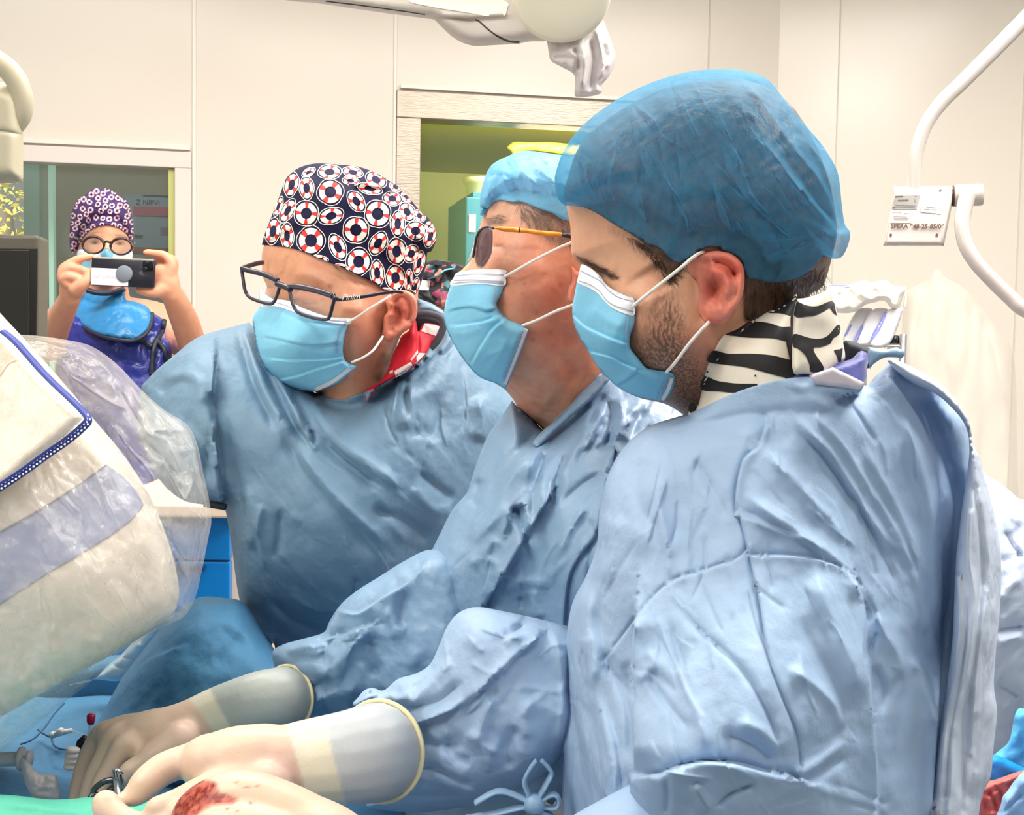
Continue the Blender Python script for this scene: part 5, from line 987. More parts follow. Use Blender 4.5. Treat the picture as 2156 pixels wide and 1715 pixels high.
ear_loop(mo1, [mk1.at(732, 677, .001), P(750, 668, 1.310), P(780, 648, 1.302), P(810, 630, 1.302), P(826, 618, 1.314), P(836, 610, 1.33)], .0013)
ear_loop(mo1, [mk1.at(741, 762, .001), P(765, 752, 1.312), P(785, 738, 1.308), P(798, 720, 1.316), P(806, 708, 1.338)], .0013)
# glasses: dark blue rectangular frame
m_frame = mat('glasses_navy', S(20, 20, 46), rough=.3, coat=.15); m_lens = film('clear_lens', S(230, 232, 240), see=.95, rough=.03, spec=1.0)
LA = [(92, 752), (130, 768), (230, 790), (318, 832), (332, 860), (318, 920), (296, 965), (270, 978), (200, 962), (138, 935), (110, 890), (98, 820)]
LB = [(398, 872), (440, 868), (560, 892), (660, 920), (684, 942), (672, 1000), (655, 1060), (632, 1078), (560, 1070), (470, 1042), (432, 1010), (408, 940)]
dA = lambda q: 1.378-(q[:, 0]-509)*.00047; dB = lambda q: 1.320-(q[:, 0]-611)*.00045
mb = MB()
for Lp, df in ((LA, dA), (LB, dB)):
    q = spline(np.array(ZK(Lp)), 8, True); q = np.vstack([q, q[:2]]); mb.tube(PA(q, df(q)), .0019, 8, cap=False)
top = spline(np.array(ZK([(92, 750), (140, 765), (230, 788), (320, 828)])), 8); mb.tube(PA(top, dA(top)), .0030, 8)
top = spline(np.array(ZK([(396, 868), (440, 866), (560, 890), (680, 928)])), 8); mb.tube(PA(top, dB(top)), .0032, 8)
br = spline(np.array(ZK([(318, 850), (340, 858), (370, 868), (402, 885)])), 6); mb.tube(PA(br, np.linspace(1.340, 1.318, len(br))), .0034, 8)
q = spline(np.array(ZK([(676, 935), (700, 948), (760, 945), (880, 930), (1000, 908), (1080, 898), (1120, 905)])), 8); mb.tube(PA(q, np.linspace(1.284, 1.318, len(q))), np.interp(np.linspace(0, 1, len(q)), [0, .1, .4, 1], [.003, .0042, .0036, .0026]), 8, flat=.6)
q = spline(np.array(ZK([(92, 750), (130, 735), (180, 720), (222, 712)])), 6); mb.tube(PA(q, np.linspace(1.378, 1.43, len(q))), .0028, 8)
g1 = mb.build('glasses', m_frame, t1)
for Lp, df in ((LA, dA), (LB, dB)):
    q = spline(np.array(ZK(Lp)), 5, True); V = PA(q, df(q)); n = len(V); mb = MB(); mb.add(np.vstack([V, V+_f*.0016]), [tuple(range(n))[::-1], tuple(range(n, 2*n))]+[(i, (i+1) % n, n+(i+1) % n, n+i) for i in range(n)]); mb.build('lens', m_lens, g1, smooth=False)
text('logo_script', 'Pinim', P(719, 631, 1.2775), RT*1.0+UP*.04, UP, .0085, m_ringw, g1, .0002, .35)
# collar: red and white checks, dark edge, neck rest
m_red = mat('collar_red', S(196, 20, 44), rough=.65, bump=[(900, .3, 1, (1, 1, 1))]); m_colw = mat('collar_white', S(232, 210, 206), rough=.7, bump=[(900, .3, 1, (1, 1, 1))])
col1 = Relief(ZL([(300, 890), (380, 830), (440, 700), (470, 760), (485, 850), (560, 750), (730, 790), (690, 880), (640, 980), (560, 1120), (440, 1240), (300, 1330), (60, 1450), (0, 1500), (-100, 1640), (-100, 1500), (60, 1400), (150, 1250), (200, 1100), (260, 980)]), [(840, 720, 1.375), (870, 700, 1.36), (900, 700, 1.385), (860, 760, 1.35), (800, 820, 1.38)], T=.01, R=12, step=4,
    folds=[('v', 6, 4, ZL([(480, 830), (488, 950), (480, 1080), (420, 1180)]), 'x')])
mb = col1.mesh()
for p in [[(560, 752), (735, 790), (690, 895), (520, 840)], [(500, 1085), (570, 1090), (470, 1200), (465, 1130)], [(215, 1290), (400, 1190), (425, 1230), (330, 1310), (235, 1365)], [(480, 1050), (485, 1090), (410, 1175), (395, 1160)], [(165, 1290), (200, 1275), (200, 1310), (160, 1320)]]: col1.decal(mb, ZL(p), 1, .0008, 4, smooth=False)
mb.build('checked_collar', [m_red, m_colw], t1)
dk1 = Relief(ZL([(430, 700), (450, 640), (560, 645), (700, 680), (760, 720), (770, 780), (740, 860), (680, 960), (640, 1000), (560, 1000), (460, 880)]), 1.41, T=.01, R=10, step=5); dk1.mesh().build('collar_lining', m_dk, t1)
ed = MB(); ed.tube(PA(spline(ZL([(455, 645), (560, 640), (690, 668), (750, 705), (770, 770), (745, 860), (690, 960), (620, 1030)]), 8), np.full(57, 1.385)), .0042, 8); ed.build('collar_piping', mat('piping_grey', S(74, 78, 92), rough=.6), t1)
nr = Relief(ZL([(470, 485), (560, 500), (640, 530), (720, 580), (775, 620), (775, 700), (700, 670), (560, 635), (460, 640)]), 1.43, T=.015, R=14, step=5, folds=[('v', 4, 4, ZL([(490, 545), (560, 530), (600, 535)]), 'x')]); nr.mesh().build('gown_neckline', m_gown_mid, t1)
# gown
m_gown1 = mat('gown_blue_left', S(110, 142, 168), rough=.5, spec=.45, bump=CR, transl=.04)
zh = lambda ty, a, w_, p, *e: (ty, a, w_, ZH(p))+tuple(e)
g1_out = [(298, 812, 1), (330, 778), (370, 745), (400, 720), (430, 704), (480, 690), (525, 678, 1), (560, 720), (600, 780), (640, 812), (668, 828), (715, 841), (757, 829), (800, 811), (850, 780), (890, 750), (925, 705), (938, 668), (955, 690), (1010, 760), (1080, 840), (1120, 900), (1150, 1100), (1100, 1500), (1080, 3200), (640, 3200), (590, 1500), (556, 1425), (538, 1355), (515, 1300), (500, 1240), (488, 1150), (476, 1080, 1), (468, 1066), (430, 1062), (380, 1050), (330, 1000), (290, 900)]
gown1 = Relief(g1_out, [(320, 810, 1.46), (400, 780, 1.42), (400, 950, 1.40), (440, 1050, 1.40), (500, 720, 1.47), (540, 800, 1.42), (520, 1000, 1.40), (520, 1250, 1.45), (640, 900, 1.38), (700, 1100, 1.37), (800, 900, 1.38), (900, 800, 1.42), (800, 1250, 1.42), (950, 1000, 1.42), (1000, 800, 1.48), (900, 1200, 1.44), (640, 1400, 1.54), (900, 1450, 1.58), (600, 1700, 1.66), (900, 1700, 1.66), (700, 850, 1.41)], T=.06, R=70, Tb=.10, step=5.5, ost=6, under=[head1, col1], off=.003, gain=1.7, folds=[
    ('s', 15, 26, [(452, 770), (448, 830), (452, 900), (462, 980), (470, 1060)], 'x'), ('v', 6, 8, [(425, 1020), (440, 940), (442, 860), (425, 800)]), ('r', 7, 12, [(340, 800), (390, 790), (420, 810), (432, 860)]), ('v', 6, 9, [(330, 830), (380, 800), (412, 815)]), ('r', 6, 12, [(350, 870), (400, 940), (425, 1020)]), ('v', 7, 12, [(380, 860), (430, 940), (450, 1030)]),
    zh('v', 8, 8, [(100, 10), (120, 90), (160, 220), (240, 380)]), zh('r', 7, 8, [(120, 20), (150, 110), (200, 240), (290, 400)]), zh('v', 9, 8, [(150, 30), (190, 130), (250, 260), (300, 360), (360, 440)]), zh('r', 8, 8, [(180, 90), (230, 180), (300, 300), (365, 430), (360, 390)]), zh('v', 9, 8, [(290, 230), (330, 310), (360, 400), (365, 440)]), zh('v', 8, 10, [(320, 250), (370, 340), (420, 430), (520, 520), (640, 600)]), zh('r', 7, 12, [(345, 240), (400, 350), (470, 430), (580, 510), (700, 590)]),
    zh('v', 6, 12, [(230, 350), (310, 490), (400, 620), (540, 780), (610, 860)]), zh('r', 6, 14, [(300, 420), (400, 560), (520, 680), (640, 790)]), zh('v', 6, 12, [(560, 640), (700, 700), (780, 760)]), zh('r', 5, 12, [(700, 560), (780, 650), (860, 640)]), zh('v', 5, 10, [(720, 510), (780, 560), (860, 620)]), zh('r', 6, 22, [(700, 180), (690, 300), (680, 380)]), zh('v', 5, 8, [(700, 180), (680, 240), (690, 300), (670, 330)]), zh('v', 6, 20, [(770, 240), (800, 330), (760, 420)]), zh('r', 7, 22, [(930, 250), (960, 330), (940, 420)]),
    zh('v', 5, 8, [(250, 640), (240, 760), (220, 830)]), zh('r', 5, 8, [(190, 620), (170, 720), (200, 880)]), zh('v', 5, 9, [(60, 300), (90, 520), (150, 740), (190, 880), (200, 960)]), zh('r', 5, 14, [(120, 560), (150, 700), (140, 800)]), zh('v', 5, 14, [(200, 950), (300, 1040), (420, 1080)]), zh('r', 4, 16, [(270, 930), (360, 1000), (500, 1000)]), zh('v', 4, 7, [(520, 880), (500, 960), (520, 1000)]), zh('r', 4, 20, [(560, 540), (640, 680), (700, 780)]),
    zh('v', 5, 12, [(770, 130), (720, 200), (620, 200), (500, 260), (380, 250)]), zh('r', 4, 6, [(830, 60), (760, 150), (660, 205), (540, 255), (400, 250)], 'x'), zh('r', 6, 8, [(850, 20), (830, 70), (800, 110)]), zh('v', 6, 6, [(870, 40), (845, 90), (815, 120)]), ('v', 3, 30, [(600, 900), (700, 960), (800, 1000)])],
    noise=[(90, 120, -30, 3.5, 95), (30, 70, -40, .8, 96), (12, 30, -30, .25, 97)])
gown1.folds = list(gown1.folds)+wrinkles(71, (500, 850, 900, 1300), 58, 20, (.5, 1.2), (4, 8), (60, 200), 14)+wrinkles(72, (800, 780, 1020, 950), 95, 16, (1, 2.4))
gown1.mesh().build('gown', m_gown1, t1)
slw = MB(); slw.tube([P(430, 1060, 1.42), P(470, 1066, 1.42), P(476, 1068, 1.42)], .004, 8); slw.build('sleeve_hem', m_dk, t1)
# ================================================================ person photographing with a phone
ZW = lambda p: Z(0, 360, 3.729, p)
DW = 3.25
m_skin4 = skin('skin_fair', hair=(130, 100, 80), namt=.10, nscale=20)
tw = thing('person', (P(225, 800, DW)[0], P(225, 800, DW)[1], 0), 'person in a pink and navy patterned cap holding up a phone by the left window', 'person')
headw = Relief(ZW([(600, 500), (600, 620), (640, 760), (700, 860), (720, 960), (700, 1060), (960, 1060), (940, 960), (980, 860), (1030, 760), (1045, 600), (1040, 480), (980, 300), (830, 240), (680, 300), (620, 400)]), [(197, 520, DW-.02), (220, 525, DW-.045), (222, 560, DW-.06), (250, 520, DW-.02), (220, 480, DW-.05), (160, 540, DW+.06), (275, 540, DW+.05), (220, 620, DW-.01)], T=.08, R=48, step=3,
    folds=[('v', 9, 7, [(186, 512), (197, 513), (208, 515)]), ('v', 9, 7, [(240, 515), (252, 513), (264, 512)]), ('r', 8, 5, [(224, 512), (224, 530), (223, 548)]), ('r', 5, 4, [(178, 496), (195, 494), (212, 500)]), ('r', 5, 4, [(235, 500), (252, 495), (268, 498)])])
EL, ER = ZW([(745, 562)])[0], ZW([(940, 570)])[0]
def paintw(q):
    c = np.tile(np.array(S(224, 170, 138))[:3], (len(q), 1))
    for (x, y) in (EL, ER): c = mixc(c, S(150, 104, 84)[:3], .55*soft(q, x, y-3, 12, 6)); c = mixc(c, S(70, 48, 44)[:3], .85*soft(q, x, y, 7.5, 2.6)); c = mixc(c, S(40, 30, 30)[:3], .9*soft(q, x, y+.5, 2.6, 2.4))
    c = mixc(c, S(140, 92, 66)[:3], .7*soft(q, 196, 491, 13, 2.4, -12)); c = mixc(c, S(140, 92, 66)[:3], .7*soft(q, 248, 495, 13, 2.4, 8))
    return np.column_stack([c, np.zeros(len(q))])
mbh = headw.mesh()
arms = MB()
def ch(p, r=16): chain(arms, p, 6, r)
ZWd = lambda x, y, d, r: (x/3.729, 360+y/3.729, d, r)
# right arm of the person (left in the photo), hand round the phone end
ch([ZWd(400, 1380, 3.12, .034), ZWd(440, 1230, 3.02, .033), ZWd(520, 1060, 2.92, .027), ZWd(555, 980, 2.88, .024)])
ch([ZWd(550, 990, 2.88, .023), ZWd(560, 900, 2.87, .027), ZWd(570, 820, 2.87, .026)])
ch([ZWd(600, 930, 2.87, .020), ZWd(620, 860, 2.87, .022), ZWd(600, 790, 2.87, .021)])
ch([ZWd(520, 830, 2.865, .018), ZWd(500, 770, 2.86, .013), ZWd(560, 720, 2.86, .0105), ZWd(620, 690, 2.86, .0095), ZWd(715, 672, 2.865, .008)])
ch([ZWd(510, 860, 2.855, .016), ZWd(490, 800, 2.85, .012), ZWd(560, 765, 2.845, .0105), ZWd(640, 775, 2.845, .0098), ZWd(705, 800, 2.85, .0085)])
ch([ZWd(530, 880, 2.85, .015), ZWd(500, 840, 2.845, .012), ZWd(560, 830, 2.84, .0105), ZWd(640, 850, 2.845, .0085)])
ch([ZWd(600, 930, 2.85, .018), ZWd(650, 890, 2.84, .014), ZWd(690, 850, 2.84, .012), ZWd(705, 790, 2.845, .010)])
# left arm
ch([ZWd(1510, 1360, 3.12, .035), ZWd(1455, 1190, 3.02, .034), ZWd(1385, 1030, 2.92, .029), ZWd(1340, 940, 2.88, .025)])
ch([ZWd(1340, 960, 2.88, .024), ZWd(1320, 880, 2.87, .027), ZWd(1315, 800, 2.87, .024)])
ch([ZWd(1290, 930, 2.87, .024), ZWd(1270, 870, 2.87, .022), ZWd(1270, 790, 2.87, .02)])
ch([ZWd(1330, 800, 2.86, .017), ZWd(1345, 730, 2.855, .012), ZWd(1300, 668, 2.855, .0108), ZWd(1230, 650, 2.86, .010), ZWd(1150, 640, 2.865, .0085)])
ch([ZWd(1340, 800, 2.875, .015), ZWd(1365, 740, 2.87, .012), ZWd(1350, 690, 2.87, .0105), ZWd(1300, 690, 2.87, .010), ZWd(1250, 700, 2.875, .009)])
ch([ZWd(1290, 920, 2.86, .020), ZWd(1220, 950, 2.85, .014), ZWd(1150, 950, 2.85, .011), ZWd(1090, 935, 2.855, .009)])
# shoulders / upper arms / trunk
ch([ZWd(400, 1380, 3.12, .034), ZWd(410, 1360, 3.25, .04), ZWd(480, 1200, 3.30, .05), ZWd(840, 1120, 3.30, .05)])
ch([ZWd(1510, 1360, 3.12, .035), ZWd(1440, 1350, 3.25, .04), ZWd(1250, 1180, 3.30, .05), ZWd(840, 1120, 3.30, .05)])
ch([ZWd(830, 960, 3.28, .06), ZWd(830, 1150, 3.30, .075), ZWd(830, 1500, 3.30, .11), ZWd(830, 1900, 3.30, .12)])
arms.add(np.vstack(mbh.V), mbh.F)
cw = P(225, 700, 3.3)
arms.tube([(cw[0], cw[1], 1.15), (cw[0], cw[1], .95), (cw[0], cw[1], .85)], [.13, .14, .12], 18)
for sx in (-.09, .09): arms.tube([(cw[0]+sx, cw[1], .92), (cw[0]+sx, cw[1], .5), (cw[0]+sx, cw[1], .08), (cw[0]+sx, cw[1], .02)], [.085, .06, .045, .045], 14); arms.tube([(cw[0]+sx, cw[1]+.06, .04), (cw[0]+sx, cw[1]-.16, .035)], [.04, .03], 12)
def pw(co):
    q, d = topx(co); c = paintw(q); k = (q[:, 1] < 560) & (q[:, 0] > 150) & (q[:, 0] < 285) & (d > 3.0) & (d < 3.32)
    base = np.column_stack([np.tile(np.array(S(222, 160, 130))[:3], (len(q), 1)), np.zeros(len(q))])
    base[:, :3] = mixc(base[:, :3], S(222, 130, 108)[:3], .5*np.maximum(soft(q, 150, 570, 30, 20), soft(q, 330, 545, 30, 16)))
    return np.where(k[:, None], c, base)
vremesh(arms, 'body', [m_skin4], tw, .0034, 5, .5, pw)
# cap
m_cloth2 = mat('cap_cotton_purple', S(74, 52, 110), rough=.75)
capw = Relief(ZW([(560, 640), (545, 560), (548, 440), (560, 330), (600, 240), (660, 190), (730, 140), (800, 132), (880, 150), (940, 200), (1000, 240), (1030, 330), (1050, 440), (1048, 540), (1045, 640), (1030, 560), (1000, 500), (940, 450), (860, 425), (780, 430), (700, 470), (640, 540), (590, 640)]), lambda q: headw.F(q)-.012, T=.085, R=46, step=3.2, under=[headw], off=.004, noise=[(12, 16, 20, 4, 17)], folds=[('v', 8, 3, ZW([(560, 610), (640, 500), (760, 420), (900, 420), (1000, 490)]))])
mb = capw.mesh(); rr = np.random.RandomState(3)
pts = []
for _ in range(4000):
    q = rr.uniform([146, 396], [284, 528]);
    if all(math.hypot(*(q-p)) > 12.5 for p in pts) and inside(q[None], capw.out)[0]: pts.append(q)
for q in pts: life_ring(capw, mb, q[0], q[1], rr.uniform(5.6, 7.4), rr.uniform(5.8, 7.6), rr.uniform(0, 180), rr.uniform(0, 90), False, 1, 2, .40, .003)
mb.build('scrub_cap', [m_cloth2, m_ringp, mat('print_rose', S(204, 110, 130), rough=.7)], tw)
mkw = Relief(ZW([(600, 640), (640, 610), (720, 640), (800, 630), (840, 600), (880, 640), (960, 650), (1035, 620), (1030, 760), (960, 860), (830, 900), (700, 850), (630, 760)]), [(175, 540, DW), (222, 530, DW-.085), (222, 590, DW-.08), (272, 540, DW), (200, 560, DW-.05), (250, 560, DW-.05)], T=.02, R=12, step=3.5, Tb=.002, under=[headw], off=.005); mb = mkw.mesh(); mkw.decal(mb, ZW([(605, 645), (640, 615), (720, 645), (780, 640), (790, 700), (700, 700), (620, 690)]), 1, .002, 4); mkw.decal(mb, ZW([(895, 650), (960, 655), (1032, 625), (1030, 690), (940, 705), (890, 700)]), 1, .002, 4); mb.build('face_mask', [m_mask, m_maskw], tw)
mb = MB()
for (cx_, cy_, rx, ry, dd) in ((733, 581, 84, 66, DW-.105), (952, 592, 84, 64, DW-.105)):
    a = np.linspace(0, 2*math.pi, 41); q = np.array(ZW(list(zip(cx_+rx*np.cos(a), cy_+ry*np.sin(a))))); mb.tube(PA(q, np.full(41, dd)), np.where(np.sin(a) < .1, .0036, .0026), 8, cap=False)
q = np.array(ZW([(812, 560), (842, 552), (870, 562)])); mb.tube(PA(q, [DW-.105]*3), .0034, 8)
mb.tube([P(176, 509, DW-.10), P(163, 502, DW-.06), P(158, 500, DW+.02)], .0035, 8); mb.tube([P(277, 514, DW-.10), P(283, 510, DW-.03)], .0035, 8)
m_lensw = film('clear_lens_thin', S(230, 232, 240), see=.975, rough=.03, spec=1.0)
gw = mb.build('glasses', mat('glasses_tortoise', S(52, 30, 30), rough=.25, coat=.3), tw)
for (cx_, cy_, rx, ry) in ((733, 581, 80, 62), (952, 592, 80, 60)):
    a = np.linspace(0, 2*math.pi, 25)[:-1]; q = np.array(ZW(list(zip(cx_+rx*np.cos(a), cy_+ry*np.sin(a))))); V = PA(q, np.full(24, DW-.105)); mb = MB(); mb.add(np.vstack([V, V+_f*.0015]), [tuple(range(24))[::-1], tuple(range(24, 48))]); mb.build('lens', m_lensw, gw, smooth=False)
# clothes: navy lead apron, thyroid collar, lilac scrubs
m_apron = mat('lead_apron_navy', S(40, 52, 138), rough=.28, spec=.6, bump=[(14, .6, 3, (1, 1, .5)), (50, .2, 3, (1, 1, 1))]); m_lilac = mat('scrubs_lilac', S(150, 146, 216), rough=.6, bump=[(25, .4, 3, (1, 1, 1))]); m_thy = mat('thyroid_collar_blue', S(44, 122, 176), rough=.35, spec=.5, bump=[(22, .35, 3, (1, 1, 1))], vary=(9, .25)); m_edge2 = mat('edging_charcoal', S(38, 42, 60), rough=.5)
scr = Relief(ZW([(360, 1090), (420, 1070), (560, 1060), (700, 1040), (1000, 1050), (1200, 1100), (1290, 1150), (1370, 1170), (1420, 1240), (1450, 1340), (1440, 1390), (1340, 1480), (1300, 5200), (480, 5200), (440, 1500), (500, 1270), (420, 1250), (365, 1200), (355, 1130)]), [(120, 660, DW-.02), (240, 680, DW-.1), (360, 700, DW-.03), (240, 850, DW-.1), (140, 850, DW-.04), (350, 850, DW-.04)], T=.09, R=50, step=6, noise=[(16, 30, 20, 3, 18)], folds=[('v', 9, 4, ZW([(1360, 1190), (1330, 1300), (1320, 1420)])), ('v', 6, 4, ZW([(1300, 1150), (1290, 1230)])), ('r', 6, 5, ZW([(1400, 1230), (1380, 1330), (1340, 1420)]))], Tb=.12)
scr.mesh().build('scrubs', m_lilac, tw)
apr = Relief(ZW([(500, 1180), (560, 1120), (800, 1200), (1100, 1200), (1190, 1120), (1290, 1180), (1260, 1290), (1330, 1340), (1350, 1500), (1300, 1700), (1320, 4000), (470, 4000), (440, 1700), (450, 1400), (480, 1280)]), [(150, 690, DW-.13), (240, 720, DW-.16), (330, 700, DW-.13), (240, 830, DW-.17), (140, 850, DW-.13)], T=.03, R=20, Tb=.02, step=5, under=[scr], off=.008, folds=[('r', 8, 6, ZW([(660, 1300), (760, 1360), (860, 1420)])), ('v', 8, 6, ZW([(900, 1480), (1040, 1500), (1160, 1520)])), ('r', 10, 8, ZW([(980, 1520), (1100, 1560), (1180, 1540)])), ('v', 8, 5, ZW([(1270, 1330), (1240, 1450), (1200, 1560)]))], noise=[(20, 20, 0, 4, 19)])
ao = apr.mesh().build('lead_apron', m_apron, tw)
mb = MB()
for L_ in ([(1290, 1170), (1270, 1260), (1220, 1350), (1200, 1450), (1190, 1600)], [(1230, 1330), (1290, 1400), (1310, 1500)], [(1190, 1380), (1140, 1340), (1100, 1320)]): apr.cord(mb, ZW(L_), .007, lift=.004)
mb.build('strap', m_edge2, ao)
thy_o = ZW([(690, 940), (640, 990), (600, 1060), (570, 1130), (600, 1180), (700, 1250), (820, 1300), (960, 1325), (1050, 1325), (1130, 1280), (1180, 1200), (1190, 1120), (1150, 1060), (1060, 1025), (990, 1010), (985, 960), (970, 930), (900, 935), (800, 950)])
thy = Relief(thy_o, [(190, 640, DW-.09), (240, 620, DW-.13), (300, 670, DW-.15), (240, 700, DW-.2), (170, 670, DW-.12)], T=.015, R=10, Tb=.01, step=4, under=[scr], off=.02, folds=[('v', 5, 4, ZW([(660, 1010), (760, 1045), (880, 1050), (960, 1020)]), 'x'), ('r', 6, 12, ZW([(950, 1120), (1040, 1180), (980, 1270)])), ('v', 4, 8, ZW([(850, 1130), (900, 1200), (880, 1280)]))])
to = thy.mesh().build('thyroid_collar', m_thy, tw)
mb = MB(); thy.cord(mb, ZW([(560, 1125), (600, 1182), (700, 1252), (820, 1302), (960, 1328), (1050, 1328), (1135, 1285), (1185, 1200), (1195, 1115)]), .0055, lift=0)
q = np.array(ZW([(690, 935), (760, 955), (850, 958), (920, 945), (975, 925)])); mb.tube(PA(spline(q, 6), np.full(25, DW-.145)), .014, 10, flat=.5); mb.build('edging', m_edge2, to)
# phone
m_ph = mat('phone_black', S(30, 30, 40), rough=.25, coat=.5); m_gold = mat('phone_gold_edge', S(206, 176, 120), rough=.3, metal=.6); m_stk = mat('phone_sticker', S(226, 216, 220), rough=.5); m_gray = mat('phone_grip_grey', S(112, 120, 130), rough=.5)
DP = 2.835; c1, c2, c3, c4 = [P(*q, DP) for q in ZW([(718, 668), (1222, 690), (1222, 912), (705, 915)])]
X = c2-c1; wX = np.linalg.norm(X); X /= wX; Y = UP - X*np.dot(UP, X); Y /= np.linalg.norm(Y); Nf = np.cross(X, Y); hY = .285/1.05*1.0; hh = np.linalg.norm(c3-c2)/2
cen = (c1+c2+c3+c4)/4
tp_ = thing('smartphone', cen, 'black smartphone with white card on its back, held up by the person at the window', 'phone')
mb = MB(); mb.box(cen, (wX/2, hh, .0045), [X, Y, Nf], 0, .004); pb = mb.build('case', m_ph, tp_)
mb = MB(); mb.box(cen+Y*(hh-.001), (wX/2-.004, .0016, .0036), [X, Y, Nf], 0, .001); mb.box(cen-X*(wX/2-.001), (.0016, hh-.006, .0036), [X, Y, Nf], 0, .001); mb.build('edge_band', m_gold, tp_)
def onph(x, y, k=.0052): q = np.array(ZW([(x, y)])[0]); p = P(q[0], q[1], DP); u, v = (p-cen)@X, (p-cen)@Y; return cen+X*u+Y*v+Nf*k
a, b = onph(725, 750), onph(1010, 915); mb = MB(); mb.box((a+b)/2, (abs((b-a)@X)/2, abs((b-a)@Y)/2-.003, .0006), [X, Y, Nf], 0, .0004); mb.build('sticker', m_stk, tp_, smooth=False)
mb = MB(); mb.lathe(onph(982, 808, .0045), Nf, [(0, .019), (.0035, .019), (.0045, .017)], 32); mb.build('grip', m_gray, tp_)
a, b = onph(1130, 708), onph(1208, 788); mb = MB(); mb.box((a+b)/2, (abs((b-a)@X)/2, abs((b-a)@Y)/2, .0015), [X, Y, Nf], 0, .001); cb = mb.build('camera_module', mat('camera_glass', S(14, 14, 18), rough=.15), tp_)
for dx, dy in ((-.007, .007), (-.007, -.007), (.007, .007)):
    mb = MB(); mb.lathe((a+b)/2+X*dx+Y*dy+Nf*.001, Nf, [(0, .0052), (.0014, .0052), (.0016, .004)], 20); mb.build('camera_lens', mat('lens_dark', S(26, 28, 40), rough=.1), cb)
m_ink = mat('ink_faint', S(190, 178, 196), rough=.6)
text('lettering', 'NO SIGNAL', onph(742, 840, .0062), X, Y, .010, m_ink, tp_, .0001)
m_wm0 = mat('lamp_white', S(240, 238, 234), rough=.3)
# ================================================================ x-ray detector head under its clear plastic cover
m_hous = mat('machine_cream', S(232, 220, 204), rough=.32, coat=.2); m_hous2 = mat('machine_band_blue', S(148, 156, 190), rough=.3); m_line = mat('machine_seam', S(110, 96, 110), rough=.5); m_plate = mat('detector_plate', S(226, 214, 194), rough=.3, coat=.2); m_peach = mat('machine_peach', S(240, 196, 172), rough=.4)
m_elastic = mat('elastic_blue', S(48, 62, 140), rough=.6); m_lace = mat('elastic_lace', S(206, 208, 226), rough=.6)
xr = thing('xray_machine', P(-300, 1200, 1.2), 'cream x-ray detector head with a blue-grey band, wrapped in clear plastic, at the left', 'x-ray machine')
h_out = [(-320, 420), (-100, 560), (20, 680), (120, 790), (200, 885), (262, 960), (318, 1050), (358, 1150), (376, 1230), (372, 1275), (350, 1305), (250, 1370), (120, 1440), (0, 1510), (-150, 1590), (-320, 1660)]
hous = Relief(h_out, [(0, 900, 1.075), (200, 1000, 1.085), (0, 1200, 1.04), (200, 1200, 1.05), (320, 1200, 1.09), (0, 1450, 1.07), (-250, 1000, 1.05), (-200, 1400, 1.05), (100, 750, 1.11)], T=.06, R=55, Tb=.22, step=9)
mb = hous.mesh()
hb = lambda p: Z(0, 680, 2.3173, p)
hous.decal(mb, hb([(-60, 1030, 1), (25, 1003), (200, 905), (380, 790), (520, 690, 1), (590, 740), (650, 800), (700, 880, 1), (660, 940), (560, 1020), (400, 1120), (200, 1240), (0, 1370), (-60, 1400, 1)]), 1, .0012, 9)
hous.strip(mb, hb([(0, 1015), (25, 1003), (200, 905), (380, 790), (520, 690)]), 2.2, 2, .003); hous.strip(mb, hb([(700, 885), (660, 940), (560, 1020), (400, 1120), (200, 1240), (0, 1370)]), 1.6, 2, .003)
mb.build('housing', [m_hous, m_hous2, m_line], xr)
pl_out = hb([(-500, -260, 1), (-100, -60), (0, 45), (90, 150), (200, 265), (300, 360), (404, 455, 1), (395, 475), (300, 560), (150, 680), (0, 800), (-500, 1080, 1)])
plate = Relief(pl_out, [(0, 900, 1.035), (150, 880, 1.03), (50, 740, 1.05), (-200, 900, 1.03)], T=.02, R=16, Tb=.03, step=9); mb = plate.mesh()
plate.decal(mb, hb([(-40, 60), (10, 85), (75, 165), (140, 190), (95, 180), (40, 200), (-40, 290)]), 1, .001, 7)
pp = mb.build('detector_plate', [m_plate, m_peach], xr)
# clear cover
m_film = film('clear_plastic', S(246, 240, 232), see=.66, rough=.14, spec=1.0, bump=[(26, .8, 4, (1, 1, .5)), (90, .5, 3, (1, 1, 1))], weave=(16, .12))
rs_ = np.random.RandomState(9); rnd = []
for _ in range(70):
    x, y = rs_.uniform(60, 420), rs_.uniform(740, 1380); a = math.radians(rs_.normal(62, 16)); L_ = rs_.uniform(30, 110)
    rnd.append((rs_.choice(['r', 'v']), rs_.uniform(1.2, 2.6), rs_.uniform(2.5, 5), [(x, y), (x+math.cos(a)*L_*.5+rs_.normal()*4, y+math.sin(a)*L_*.5), (x+math.cos(a)*L_, y+math.sin(a)*L_)]))
cv_out = [(-340, 380), (-100, 520), (10, 680), (35, 702), (75, 706), (120, 712), (180, 724), (215, 742), (250, 770), (300, 822), (345, 862), (395, 895), (415, 935), (426, 985), (440, 1050), (445, 1095), (438, 1135), (425, 1200), (412, 1255), (390, 1295), (360, 1312), (300, 1345), (210, 1420), (120, 1490), (0, 1585), (-150, 1680), (-340, 1760)]
zc = lambda ty, a, w_, p: (ty, a, w_, hb(p))
